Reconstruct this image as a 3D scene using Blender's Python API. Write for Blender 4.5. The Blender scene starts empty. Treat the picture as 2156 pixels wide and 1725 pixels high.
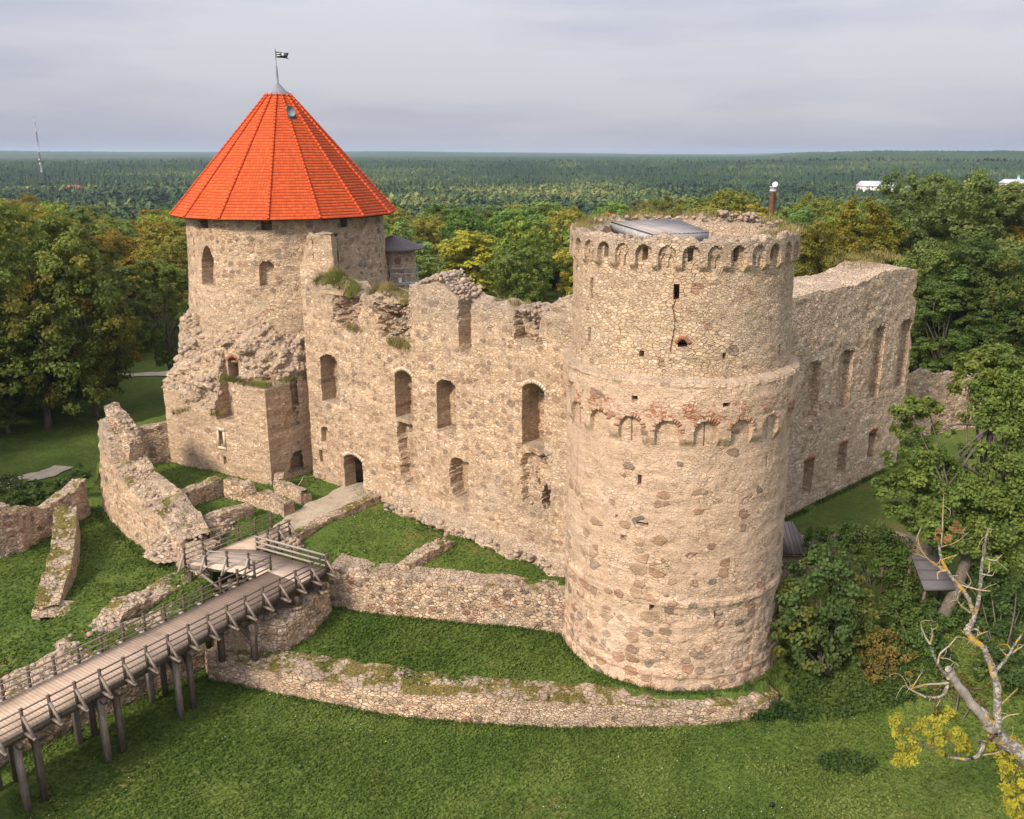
import bpy, math, random
import numpy as np
from mathutils import Vector, Matrix

# ------------------------------------------------------------------ camera, sky, sun, exposure
SC = bpy.context.scene
COL = SC.collection
CAM_H = 30.0                       # drone height above the moat lawn (m)
PITCH = math.radians(16.1)
FPX, CPX, CPY = 1870.0, 1078.0, 862.5     # survey of the photograph: focal length and centre in its 2156 x 1725 view
cam_d = bpy.data.cameras.new('camera'); cam = bpy.data.objects.new('camera', cam_d); COL.objects.link(cam)
cam.location = (0, 0, CAM_H); cam.rotation_euler = (math.pi/2 - PITCH, 0, 0)
cam_d.sensor_width = 36.0; cam_d.lens = 36.0*FPX/2156.0; cam_d.clip_start = 0.5; cam_d.clip_end = 30000
SC.camera = cam

SUN_EL, SUN_AZ = math.radians(38), math.atan2(-0.74, -0.67)     # direction TO the sun: left, a little behind the camera
sun_dir = Vector((math.cos(SUN_EL)*math.cos(SUN_AZ), math.cos(SUN_EL)*math.sin(SUN_AZ), math.sin(SUN_EL)))
W = bpy.data.worlds.new('World'); SC.world = W; W.use_nodes = True
wn = W.node_tree; wn.nodes.clear()
def wnode(t, **k):
    n = wn.nodes.new(t)
    for a, b in k.items(): setattr(n, a, b)
    return n
sky = wnode('ShaderNodeTexSky', sky_type='NISHITA', sun_disc=False)
sky.sun_elevation = SUN_EL; sky.sun_rotation = math.atan2(sun_dir.x, sun_dir.y); sky.air_density = 1.0; sky.dust_density = 2.0
skyb = wnode('ShaderNodeBackground'); skyb.inputs['Strength'].default_value = 0.07
wn.links.new(sky.outputs[0], skyb.inputs['Color'])
# thin high cloud deck: layered noise over the dome
tc = wnode('ShaderNodeTexCoord'); mp = wnode('ShaderNodeMapping'); mp.inputs['Scale'].default_value = (1.0, 1.0, 6.5)
nz1 = wnode('ShaderNodeTexNoise'); nz1.inputs['Scale'].default_value = 1.6; nz1.inputs['Detail'].default_value = 5; nz1.inputs['Roughness'].default_value = .52
cr = wnode('ShaderNodeValToRGB')
cr.color_ramp.elements[0].position = .40; cr.color_ramp.elements[0].color = (.435, .455, .58, 1)
cr.color_ramp.elements[1].position = .62; cr.color_ramp.elements[1].color = (.66, .65, .70, 1)
wn.links.new(tc.outputs['Generated'], mp.inputs['Vector']); wn.links.new(mp.outputs[0], nz1.inputs['Vector'])
wn.links.new(nz1.outputs[0], cr.inputs[0])
cb = wnode('ShaderNodeBackground'); cb.inputs['Strength'].default_value = 0.80
wn.links.new(cr.outputs[0], cb.inputs['Color'])
# a cloudy sky is brighter overhead than at the horizon, and brightest where the sun stands behind the veil
sxyz = wnode('ShaderNodeSeparateXYZ'); wn.links.new(tc.outputs['Generated'], sxyz.inputs[0])
def wmath(op, a, b, clamp=False):
    n = wnode('ShaderNodeMath', operation=op, use_clamp=clamp)
    for k, v in enumerate((a, b)):
        if isinstance(v, (int, float)): n.inputs[k].default_value = v
        else: wn.links.new(v, n.inputs[k])
    return n.outputs[0]
dotn = wnode('ShaderNodeVectorMath', operation='DOT_PRODUCT'); wn.links.new(tc.outputs['Generated'], dotn.inputs[0]); dotn.inputs[1].default_value = sun_dir
veil = wmath('POWER', wmath('MAXIMUM', dotn.outputs['Value'], 0.0), 3.0)
zen = wmath('MULTIPLY', wmath('MAXIMUM', sxyz.outputs[2], 0.0), 1.9)
SKY_LUM = 0.545
wn.links.new(wmath('MULTIPLY', wmath('ADD', wmath('ADD', 1.0, zen), wmath('MULTIPLY', veil, 1.6)), SKY_LUM), cb.inputs['Strength'])
mxs = wnode('ShaderNodeMixShader'); mxs.inputs[0].default_value = 0.88
wo = wnode('ShaderNodeOutputWorld')
wn.links.new(skyb.outputs[0], mxs.inputs[1]); wn.links.new(cb.outputs[0], mxs.inputs[2]); wn.links.new(mxs.outputs[0], wo.inputs['Surface'])

sl = bpy.data.lights.new('sun', 'SUN'); sl.energy = 3.0; sl.angle = math.radians(11.0); sl.color = (1.0, .88, .72)
so = bpy.data.objects.new('sun', sl); COL.objects.link(so)
so.rotation_euler = (-sun_dir).to_track_quat('-Z', 'Y').to_euler(); so.location = (-60, -40, 90)

SC.view_settings.view_transform = 'Standard'; SC.view_settings.look = 'None'; SC.view_settings.gamma = 1.0
SC.view_settings.use_curve_mapping = False; SC.view_settings.exposure = 0.72
SC.render.engine = 'CYCLES'
SC.cycles.use_denoising = True
SC.cycles.max_bounces = 5; SC.cycles.diffuse_bounces = 3; SC.cycles.transmission_bounces = 3
SC.cycles.glossy_bounces = 2; SC.cycles.volume_bounces = 0; SC.cycles.transparent_max_bounces = 4

# ------------------------------------------------------------------ survey helpers: sight lines of the drone camera, cut with known planes
_c, _s = math.cos(PITCH), math.sin(PITCH)
def ray(px, py):
    u = (px-CPX)/FPX; v = (CPY-py)/FPX
    return (u, _c+v*_s, -_s+v*_c)
def gz(px, py, z):
    r = ray(px, py); t = (z-CAM_H)/r[2]
    return (r[0]*t, r[1]*t)
def zat(x, y, py):
    v = (CPY-py)/FPX
    return y*(v*_c-_s)/(_c+v*_s)+CAM_H
def plane_hit(p, A, B):
    r = ray(*p); nx, ny = B[1]-A[1], -(B[0]-A[0])
    t = (nx*A[0]+ny*A[1])/(nx*r[0]+ny*r[1])
    x, y, z = r[0]*t, r[1]*t, CAM_H+r[2]*t
    L = math.hypot(B[0]-A[0], B[1]-A[1])
    return ((x-A[0])*(B[0]-A[0])+(y-A[1])*(B[1]-A[1]))/L, z
def cyl_hit(p, c, R):
    r = ray(*p)
    a = r[0]**2+r[1]**2; b = -2*(r[0]*c[0]+r[1]*c[1]); k = c[0]**2+c[1]**2-R*R
    d = max(b*b-4*a*k, 0); t = (-b-math.sqrt(d))/(2*a)
    x, y, z = r[0]*t, r[1]*t, CAM_H+r[2]*t
    return math.atan2(y-c[1], x-c[0]), z

# ------------------------------------------------------------------ noise (numpy)
def _hash(ix, iy, iz, seed):
    h = (ix*374761393 + iy*668265263 + iz*2147483647 + seed*1274126177) & 0xFFFFFFFF
    h = ((h ^ (h >> 13))*1274126177) & 0xFFFFFFFF
    h = ((h ^ (h >> 16))*2246822519) & 0xFFFFFFFF
    return ((h ^ (h >> 15)) & 0xFFFFFF)/float(0xFFFFFF)
def vnoise(x, y, z=0.0, seed=0):
    x, y, z = np.broadcast_arrays(np.asarray(x, float), np.asarray(y, float), np.asarray(z, float))
    fx, fy, fz = np.floor(x), np.floor(y), np.floor(z)
    ix, iy, iz = fx.astype(np.int64), fy.astype(np.int64), fz.astype(np.int64)
    u, v, w = x-fx, y-fy, z-fz
    u = u*u*(3-2*u); v = v*v*(3-2*v); w = w*w*(3-2*w)
    out = 0
    for dx in (0, 1):
        for dy in (0, 1):
            for dz in (0, 1):
                out = out + _hash(ix+dx, iy+dy, iz+dz, seed)*(u if dx else 1-u)*(v if dy else 1-v)*(w if dz else 1-w)
    return out*2-1
def fbm(x, y, z=0.0, seed=0, oct=3):
    a, o, f = 1.0, 0, 1.0
    for k in range(oct):
        o = o + a*vnoise(np.asarray(x)*f, np.asarray(y)*f, np.asarray(z)*f, seed+k*17); a *= .5; f *= 2.03
    return o
def sstep(a, b, x):
    t = np.clip((np.asarray(x, float)-a)/(b-a), 0, 1); return t*t*(3-2*t)
def inpoly(x, y, poly):
    x = np.asarray(x, float); y = np.asarray(y, float); r = np.zeros(x.shape, bool); n = len(poly)
    for i in range(n):
        x0, y0 = poly[i]; x1, y1 = poly[(i+1) % n]
        c = ((y0 > y) != (y1 > y)) & (x < (x1-x0)*(y-y0)/((y1-y0) if y1 != y0 else 1e-9)+x0)
        r ^= c
    return r

# ------------------------------------------------------------------ mesh and object helpers
class MB:
    """collects vertices and faces for ONE mesh"""
    def __init__(s): s.v = []; s.q = []; s.t = []; s.n = 0; s.ng = []; s.uv = None; s.att = []; s.mi = 0; s.qm = []; s.tm = []; s.gm = []
    def add(s, v, quads=None, tris=None, att=None):
        v = np.asarray(v, float).reshape(-1, 3)
        if quads is not None and len(quads): s.q.append(np.asarray(quads, np.int64).reshape(-1, 4)+s.n); s.qm.append(np.full(len(s.q[-1]), s.mi))
        if tris is not None and len(tris): s.t.append(np.asarray(tris, np.int64).reshape(-1, 3)+s.n); s.tm.append(np.full(len(s.t[-1]), s.mi))
        s.v.append(v); s.n += len(v)
        s.att.append(np.full(len(v), .5) if att is None else np.broadcast_to(np.asarray(att, float), (len(v),)))
        return s
    def ngon(s, idx): s.ng.append(list(idx))
    def box(s, c, size, rot=0, tilt=None):
        hx, hy, hz = [k/2 for k in size]
        v = np.array([(x, y, z) for x in (-hx, hx) for y in (-hy, hy) for z in (-hz, hz)])
        if tilt is not None: v = v @ np.array(tilt).T
        cr, sr = math.cos(rot), math.sin(rot)
        v = np.stack([v[:, 0]*cr-v[:, 1]*sr, v[:, 0]*sr+v[:, 1]*cr, v[:, 2]], 1)+np.array(c)
        return s.add(v, [(0, 1, 3, 2), (4, 6, 7, 5), (0, 4, 5, 1), (2, 3, 7, 6), (0, 2, 6, 4), (1, 5, 7, 3)])
    def bar(s, a, b, w, h, up=(0, 0, 1)):
        a, b = np.array(a, float), np.array(b, float); d = b-a; d /= np.linalg.norm(d)+1e-9
        up = np.array(up, float)
        if abs(d @ up) > .95: up = np.array((0.3, .95, 0))
        r = np.cross(d, up); r /= np.linalg.norm(r); u = np.cross(r, d)
        v = [p+r*sx*w/2+u*sz*h/2 for p in (a, b) for sx, sz in ((-1, -1), (1, -1), (1, 1), (-1, 1))]
        return s.add(v, [(3, 2, 1, 0), (4, 5, 6, 7), (0, 1, 5, 4), (1, 2, 6, 5), (2, 3, 7, 6), (3, 0, 4, 7)])
    def tube(s, pts, rad, n=8, cap=True):
        pts = np.asarray(pts, float); m = len(pts)
        rad = np.broadcast_to(np.asarray(rad, float), (m,))
        d = np.gradient(pts, axis=0); d /= np.linalg.norm(d, axis=1)[:, None]+1e-9
        ref = np.array((.13, .21, .97)) if abs(d[0, 2]) < .9 else np.array((.95, .2, .1))
        r = np.cross(d, ref); r /= np.linalg.norm(r, axis=1)[:, None]+1e-9; u = np.cross(d, r)
        a = np.arange(n)*2*math.pi/n
        v = pts[:, None]+rad[:, None, None]*(np.cos(a)[None, :, None]*r[:, None]+np.sin(a)[None, :, None]*u[:, None])
        i = np.arange(m-1)[:, None]*n+np.arange(n)[None]; j = np.arange(m-1)[:, None]*n+(np.arange(n)+1)[None] % n
        b0 = s.n
        s.add(v, np.stack([i, j, j+n, i+n], -1))
        if cap:
            s.ng.append([b0+k for k in range(n)]); s.ng.append([b0+(m-1)*n+n-1-k for k in range(n)])
        return s
    def build(s, name, mat, parent=None, loc=(0, 0, 0), smooth=False, base=None, link=True):
        V = np.concatenate(s.v)-np.array(base if base is not None else (0, 0, 0), float)
        me = bpy.data.meshes.new(name)
        Q = np.concatenate(s.q) if s.q else np.zeros((0, 4), np.int64); T = np.concatenate(s.t) if s.t else np.zeros((0, 3), np.int64)
        G = [g for g in s.ng]
        loops = np.concatenate([Q.ravel(), T.ravel()]+([np.concatenate([np.array(g) for g in G])] if G else []))
        tot = np.concatenate([np.full(len(Q), 4), np.full(len(T), 3), np.array([len(g) for g in G], int)]).astype(np.int32)
        st = np.concatenate([[0], np.cumsum(tot)[:-1]]).astype(np.int32) if len(tot) else np.zeros(0, np.int32)
        me.vertices.add(len(V)); me.vertices.foreach_set('co', V.astype(np.float32).ravel())
        me.loops.add(len(loops)); me.loops.foreach_set('vertex_index', loops.astype(np.int32))
        me.polygons.add(len(tot)); me.polygons.foreach_set('loop_start', st); me.polygons.foreach_set('loop_total', tot)
        mi_ = np.concatenate(s.qm+s.tm+[np.zeros(len(G), int)]).astype(np.int32)
        if mi_.any(): me.polygons.foreach_set('material_index', mi_); 
        if mi_.any() and not smooth: me.polygons.foreach_set('use_smooth', mi_ > 0)
        if smooth: me.polygons.foreach_set('use_smooth', np.ones(len(tot), bool))
        A = np.concatenate(s.att)
        if np.ptp(A) > 1e-6:
            at = me.attributes.new('tint', 'FLOAT', 'POINT'); at.data.foreach_set('value', A.astype(np.float32))
        if s.uv is not None:
            uvl = me.uv_layers.new(name='UVMap'); uvl.data.foreach_set('uv', s.uv[loops].astype(np.float32).ravel())
        me.update(calc_edges=True); me.validate()
        for mm in (mat if isinstance(mat, (list, tuple)) else [mat]):
            if mm: me.materials.append(mm)
        if not link: return me
        o = bpy.data.objects.new(name, me); COL.objects.link(o); o.location = loc
        if base is not None and parent is None: o.location = base
        if parent is not None: o.parent = parent
        return o
def tag(o, label=None, cat=None, group=None, kind=None):
    if label: o['label'] = label
    if cat: o['category'] = cat
    if group: o['group'] = group
    if kind: o['kind'] = kind
    return o
def thing(name, loc, label, cat, group=None):
    o = bpy.data.objects.new(name, None); COL.objects.link(o); o.location = loc; o.empty_display_size = .3
    return tag(o, label, cat, group)

# ------------------------------------------------------------------ material helpers
def mat_new(name):
    m = bpy.data.materials.new(name); m.use_nodes = True; nt = m.node_tree; nt.nodes.clear()
    return m, nt
def nd(nt, t, props=None, **ins):
    n = nt.nodes.new(t)
    for k, v in (props or {}).items(): setattr(n, k, v)
    for k, v in ins.items():
        k = k.replace('_', ' ')
        sock = n.inputs[int(k[1:])] if k[0] == 'i' and k[1:].isdigit() else n.inputs[k]
        if hasattr(v, 'is_output') or isinstance(v, bpy.types.NodeSocket): nt.links.new(v, sock)
        else: sock.default_value = v
    return n
def mth(nt, op, a, b=0.0, clamp=False, c=None):
    n = nd(nt, 'ShaderNodeMath', {'operation': op, 'use_clamp': clamp}, i0=a, i1=b)
    if c is not None:
        if isinstance(c, bpy.types.NodeSocket): nt.links.new(c, n.inputs[2])
        else: n.inputs[2].default_value = c
    return n.outputs[0]
def mixc(nt, f, a, b, blend='MIX'):
    n = nt.nodes.new('ShaderNodeMix'); n.data_type = 'RGBA'; n.blend_type = blend; n.clamp_factor = True
    for sck, v in ((n.inputs[0], f), (n.inputs[6], a), (n.inputs[7], b)):
        if isinstance(v, bpy.types.NodeSocket): nt.links.new(v, sck)
        else: sck.default_value = v if not isinstance(v, (tuple, list)) or len(v) == 4 else (*v, 1)
    return n.outputs[2]
def ramp(nt, f, stops, interp='LINEAR'):
    n = nt.nodes.new('ShaderNodeValToRGB'); r = n.color_ramp; r.interpolation = interp
    while len(r.elements) < len(stops): r.elements.new(.5)
    for e, (p, c) in zip(r.elements, stops):
        e.position = p; e.color = (*c, 1) if isinstance(c, (tuple, list)) else (c, c, c, 1)
    nt.links.new(f, n.inputs[0]); return n.outputs[0]
def srange(nt, v, a, b):
    n = nd(nt, 'ShaderNodeMapRange', {'interpolation_type': 'SMOOTHSTEP'}, Value=v, From_Min=a, From_Max=b)
    return n.outputs[0]
def vscale(nt, v, s):
    return nd(nt, 'ShaderNodeVectorMath', {'operation': 'MULTIPLY'}, i0=v, i1=s).outputs[0]
def vadd(nt, a, b): return nd(nt, 'ShaderNodeVectorMath', {'operation': 'ADD'}, i0=a, i1=b).outputs[0]
def noise(nt, v, scale, detail=3, rough=.55, out='Fac'):
    return nd(nt, 'ShaderNodeTexNoise', None, Vector=v, Scale=scale, Detail=detail, Roughness=rough).outputs[out]
def finish(nt, col, rough=.9, bump=None, bstr=.5, bdist=.05, spec=.2):
    p = nd(nt, 'ShaderNodeBsdfPrincipled', None, Roughness=rough)
    p.inputs['Specular IOR Level'].default_value = spec
    if isinstance(col, bpy.types.NodeSocket): nt.links.new(col, p.inputs['Base Color'])
    else: p.inputs['Base Color'].default_value = (*col, 1)
    if bump is not None:
        b = nd(nt, 'ShaderNodeBump', None, Height=bump, Strength=bstr, Distance=bdist); nt.links.new(b.outputs[0], p.inputs['Normal'])
    o = nt.nodes.new('ShaderNodeOutputMaterial'); nt.links.new(p.outputs[0], o.inputs['Surface'])

def _pk(L): return [(p, (min(c[0]*1.10, .78), c[1]*1.055, c[2]*1.06)) for p, c in L]
STONES = _pk([(0, (.37, .27, .17)), (.15, (.50, .385, .25)), (.34, (.60, .475, .32)), (.5, (.45, .335, .215)), (.64, (.70, .575, .41)), (.8, (.41, .34, .26)), (.9, (.56, .40, .26)), (1, (.30, .225, .155))])
BOULDERS = [(0, (.22, .155, .105)), (.16, (.34, .235, .15)), (.34, (.33, .18, .115)), (.48, (.22, .19, .155)), (.62, (.105, .098, .095)), (.74, (.37, .265, .175)), (.88, (.29, .145, .095)), (1, (.18, .145, .115))]
def stone_mat(name, mortar=(.54, .405, .27), ss=3.0, zst=1.7, bprob=.25, bsc=1.15, bz=1.35, plaster=0.0, grey=.25, gcol=(.30, .26, .215), joint=.06,
              stones=STONES, boulders=BOULDERS, brick=None, topz=None, bump=.8, moss=0.0, gain=1.0, bandz=None, gapf=.6, flat2=None, bmix=.92):
    m, nt = mat_new(name)
    P = nd(nt, 'ShaderNodeTexCoord').outputs['Object']
    G = nd(nt, 'ShaderNodeNewGeometry')
    sep = nd(nt, 'ShaderNodeSeparateXYZ', None, Vector=P)
    dn = nd(nt, 'ShaderNodeTexNoise', None, Vector=P, Scale=1.9, Detail=2.0)
    D = vscale(nt, vadd(nt, dn.outputs['Color'], (-.5, -.5, -.5)), (.24, .24, .14))
    PD = vadd(nt, P, D)
    big = noise(nt, P, .16, 3, .6); mid = noise(nt, P, .9, 4, .6); fine = noise(nt, P, 10.0, 3, .7)
    # coursed small stones; a second, finer packing takes over in patches
    v1 = vscale(nt, PD, (1, 1, zst))
    pk = srange(nt, noise(nt, P, .55, 2), .485, .515)
    def pack(k, off):
        vv = vadd(nt, v1, off)
        A = nd(nt, 'ShaderNodeTexVoronoi', {'feature': 'F1'}, Vector=vv, Scale=k, Randomness=1.0)
        E_ = nd(nt, 'ShaderNodeTexVoronoi', {'feature': 'DISTANCE_TO_EDGE'}, Vector=vv, Scale=k, Randomness=1.0).outputs['Distance']
        return A.outputs['Color'], E_
    c1_, e1_ = pack(ss, (0, 0, 0)); c2_, e2_ = pack(ss*1.7, (3.1, 5.7, 2.3))
    Ed = nd(nt, 'ShaderNodeMix', None, i0=pk, i2=e1_, i3=e2_).outputs[0]
    sa = nd(nt, 'ShaderNodeSeparateColor', None, Color=mixc(nt, pk, c1_, c2_))
    st = ramp(nt, sa.outputs[0], stones)
    st = mixc(nt, mth(nt, 'MULTIPLY', mth(nt, 'SUBTRACT', fine, .36, True), 1.3, True), st, (.28, .205, .135))
    pm = srange(nt, mid, .62-.5*plaster, .70-.45*plaster)
    edge = srange(nt, Ed, joint*.2, joint*1.7)
    edge_v = mth(nt, 'MULTIPLY', edge, mth(nt, 'SUBTRACT', 1.0, mth(nt, 'MULTIPLY', pm, .72))) if plaster > 0 else edge
    mcol = mixc(nt, noise(nt, P, 4.0, 3, .65), tuple(k*.66 for k in mortar), tuple(min(k*1.26, .8) for k in mortar))
    col = mixc(nt, edge_v, mcol, st)
    gap = mth(nt, 'MULTIPLY', srange(nt, Ed, joint*.5, 0.0), srange(nt, noise(nt, P, 2.6, 3, .7), .50, .58))
    col = mixc(nt, mth(nt, 'MULTIPLY', gap, gapf if plaster < .5 else gapf*.6), col, (.17, .12, .08))
    # larger field stones
    v2 = vscale(nt, PD, (1, 1, bz))
    dim = '3D'
    if flat2:      # lay the field stones out in the plane of the wall face
        dim = '2D'; sd = nd(nt, 'ShaderNodeSeparateXYZ', None, Vector=PD)
        if flat2[0] == 'cyl': uu = mth(nt, 'MULTIPLY', mth(nt, 'ARCTAN2', sep.outputs[0], mth(nt, 'MULTIPLY', sep.outputs[1], -1.0)), flat2[1])
        else: uu = mth(nt, 'ADD', mth(nt, 'MULTIPLY', sep.outputs[0], flat2[1]), mth(nt, 'MULTIPLY', sep.outputs[1], flat2[2]))
        dsp = nd(nt, 'ShaderNodeSeparateXYZ', None, Vector=D)
        v2 = nd(nt, 'ShaderNodeCombineXYZ', None, X=mth(nt, 'ADD', uu, dsp.outputs[0]), Y=mth(nt, 'MULTIPLY', sd.outputs[2], bz)).outputs[0]
    B = nd(nt, 'ShaderNodeTexVoronoi', {'feature': 'F1', 'voronoi_dimensions': dim}, Vector=v2, Scale=bsc, Randomness=1.0)
    Be = nd(nt, 'ShaderNodeTexVoronoi', {'feature': 'DISTANCE_TO_EDGE', 'voronoi_dimensions': dim}, Vector=v2, Scale=bsc, Randomness=1.0).outputs['Distance']
    sb = nd(nt, 'ShaderNodeSeparateColor', None, Color=B.outputs['Color'])
    wv = mth(nt, 'MULTIPLY_ADD', noise(nt, P, .7, 3, .6), .7, False, -.35)          # field stones gather in patches
    selv = mth(nt, 'ADD', sb.outputs[0], wv)
    if bandz:
        dens = nd(nt, 'ShaderNodeMapRange', None, Value=sep.outputs[2], From_Min=bandz[0], From_Max=bandz[1], To_Min=bandz[2], To_Max=bandz[3]).outputs[0]
        sel = srange(nt, mth(nt, 'SUBTRACT', selv, dens), -.02, .02)
    else: sel = srange(nt, selv, bprob-.02, bprob)
    rad = mth(nt, 'MULTIPLY_ADD', sb.outputs[1], .34, False, .24)
    wob = mth(nt, 'MULTIPLY_ADD', noise(nt, P, 3.6, 2), .26, False, -.13)
    bd = mth(nt, 'MAXIMUM', mth(nt, 'SUBTRACT', mth(nt, 'ADD', B.outputs['Distance'], wob), rad), mth(nt, 'SUBTRACT', .045, Be))
    bm = mth(nt, 'MULTIPLY', srange(nt, bd, .02, -.03), sel)
    bcol = mixc(nt, mth(nt, 'MULTIPLY', fine, .3), ramp(nt, sb.outputs[2], boulders), (.42, .31, .22))
    col = mixc(nt, mth(nt, 'MULTIPLY', bm, bmix), col, bcol)
    if brick:
        z0, z1 = brick
        bk = mth(nt, 'MULTIPLY', mth(nt, 'MULTIPLY', srange(nt, sep.outputs[2], z0-.25, z0+.05), srange(nt, sep.outputs[2], z1+.25, z1-.05)), srange(nt, noise(nt, P, 1.1, 3, .7), .47, .55))
        bv = nd(nt, 'ShaderNodeTexVoronoi', {'feature': 'F1'}, Vector=vscale(nt, P, (1, 1, 2.6)), Scale=5.2, Randomness=.7)
        bs = nd(nt, 'ShaderNodeSeparateColor', None, Color=bv.outputs['Color'])
        col = mixc(nt, mth(nt, 'MULTIPLY', bk, srange(nt, bs.outputs[1], .52, .60)), col, ramp(nt, bs.outputs[0], [(0, (.36, .14, .08)), (.5, (.42, .20, .12)), (1, (.30, .13, .08))]))
    # weathering: broad grey lichen and pale lime patches
    col = mixc(nt, mth(nt, 'MULTIPLY', srange(nt, big, .46, .68), grey), col, gcol)
    col = mixc(nt, mth(nt, 'MULTIPLY', srange(nt, noise(nt, P, .33, 4, .65), .54, .70), .40), col, (.68, .565, .42))
    if topz is not None:
        tz = mth(nt, 'MULTIPLY', srange(nt, mth(nt, 'ADD', sep.outputs[2], mth(nt, 'MULTIPLY', mid, 2.2)), topz, topz+2.2), .55)
        col = mixc(nt, tz, col, mixc(nt, fine, (.20, .17, .14), (.44, .375, .30)))
    nzs = nd(nt, 'ShaderNodeSeparateXYZ', None, Vector=G.outputs['True Normal']).outputs[2]
    up = srange(nt, nzs, .45, .8)
    tcol = mixc(nt, noise(nt, P, 3.5, 4, .7), (.20, .155, .11), (.50, .415, .31))
    col = mixc(nt, mth(nt, 'MULTIPLY', up, .8), col, tcol)
    if moss > 0:
        mm = mth(nt, 'MULTIPLY', mth(nt, 'MULTIPLY', up, srange(nt, noise(nt, P, .55, 4, .65), .60-.2*moss, .68-.2*moss)), .9)
        col = mixc(nt, mm, col, mixc(nt, noise(nt, P, 2.5, 3), (.10, .115, .02), (.20, .145, .03)))
    crs = noise(nt, vscale(nt, PD, (.35, .35, 2.6)), 1.0, 2, .6)      # courses laid in different batches of stone
    col = mixc(nt, .8, col, ramp(nt, crs, [(0, .72), (.38, .86), (.5, 1.0), (.64, 1.12), (1, 1.22)]), 'MULTIPLY')
    drip = mth(nt, 'MULTIPLY', srange(nt, noise(nt, vscale(nt, P, (1.5, 1.5, .16)), 1.0, 4, .7), .56, .70), mth(nt, 'MULTIPLY', srange(nt, noise(nt, P, .22, 2), .45, .6), .45))
    col = mixc(nt, drip, col, (.20, .17, .14))
    col = mixc(nt, 1.0, col, (1.04, .99, .955), 'MULTIPLY')
    if gain != 1.0: col = mixc(nt, 1.0, col, (gain, gain, gain), 'MULTIPLY')
    h = mth(nt, 'ADD', mth(nt, 'MULTIPLY', edge_v, .7), mth(nt, 'MULTIPLY', bm, .7))
    h = mth(nt, 'ADD', h, mth(nt, 'MULTIPLY', fine, .55)); h = mth(nt, 'ADD', h, mth(nt, 'MULTIPLY', mid, .8))
    h = mth(nt, 'SUBTRACT', h, mth(nt, 'MULTIPLY', gap, .8)); h = mth(nt, 'ADD', h, mth(nt, 'MULTIPLY', sa.outputs[1], .35))
    finish(nt, col, .92, h, bump, .10, .12)
    return m
def simple_mat(name, c0, c1, scale=3.0, stretch=(1, 1, 1), rough=.8, bstr=.3, bdist=.02, detail=4, c2=None):
    m, nt = mat_new(name); P = nd(nt, 'ShaderNodeTexCoord').outputs['Object']; v = vscale(nt, P, stretch)
    f = noise(nt, v, scale, detail, .6); col = mixc(nt, srange(nt, f, .3, .7), c0, c1)
    if c2: col = mixc(nt, srange(nt, noise(nt, P, scale*.27, 3), .52, .66), col, c2)
    finish(nt, col, rough, f, bstr, bdist); return m

# ================================================================== SETTING: terrain
LEFT_WALL_FOOT = [(-38.5, 80.0), (-35.0, 70.5), (-32.8, 66.1), (-27.9, 61.1), (-22.9, 55.6), (-21.3, 53.6)]
TERR = [(-12.2, 54.2), (-5.4, 52.2), (-.9, 51.5), (3.3, 50.6), (9.8, 50), (15, 53), (20.5, 64), (33, 76), (24, 100), (-10, 106), (-30, 98), (-39, 84), (-36.2, 73), (-31.5, 67.2), (-27.0, 62), (-22.6, 56.4), (-20, 54.6), (-15.5, 54.2)]
BERM = [(-17.2, 46.3), (-12.5, 45.4), (-7.4, 43.8), (-2, 42.9), (3.2, 42.4), (8.3, 42.3), (12.2, 42.7), (14.0, 43.6), (15.3, 45.2), (17.2, 47.2), (17, 52), (3.3, 50.6), (-.9, 51.5), (-5.4, 52.2), (-12.2, 54.2), (-15.5, 54.2), (-20, 54.6), (-18.6, 49.0)]
LEFTM = [(-28.2, 34), (-26.2, 39.0), (-22.4, 44.0), (-19.3, 48.2), (-18.6, 49.0), (-20, 54.6), (-22.6, 56.4), (-27, 62), (-31.5, 67.2), (-36.2, 73), (-39, 84), (-30, 98), (-10, 106), (24, 100), (120, 140), (120, 260), (-300, 260), (-300, 20), (-40, 20)]
YARD = [(14.5, 52.0), (18, 49.5), (24, 51.5), (31, 53.5), (60, 60), (90, 140), (24, 100), (33, 76), (20.5, 64)]
def rmap(x, y): return np.hypot(x, y-60)
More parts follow.
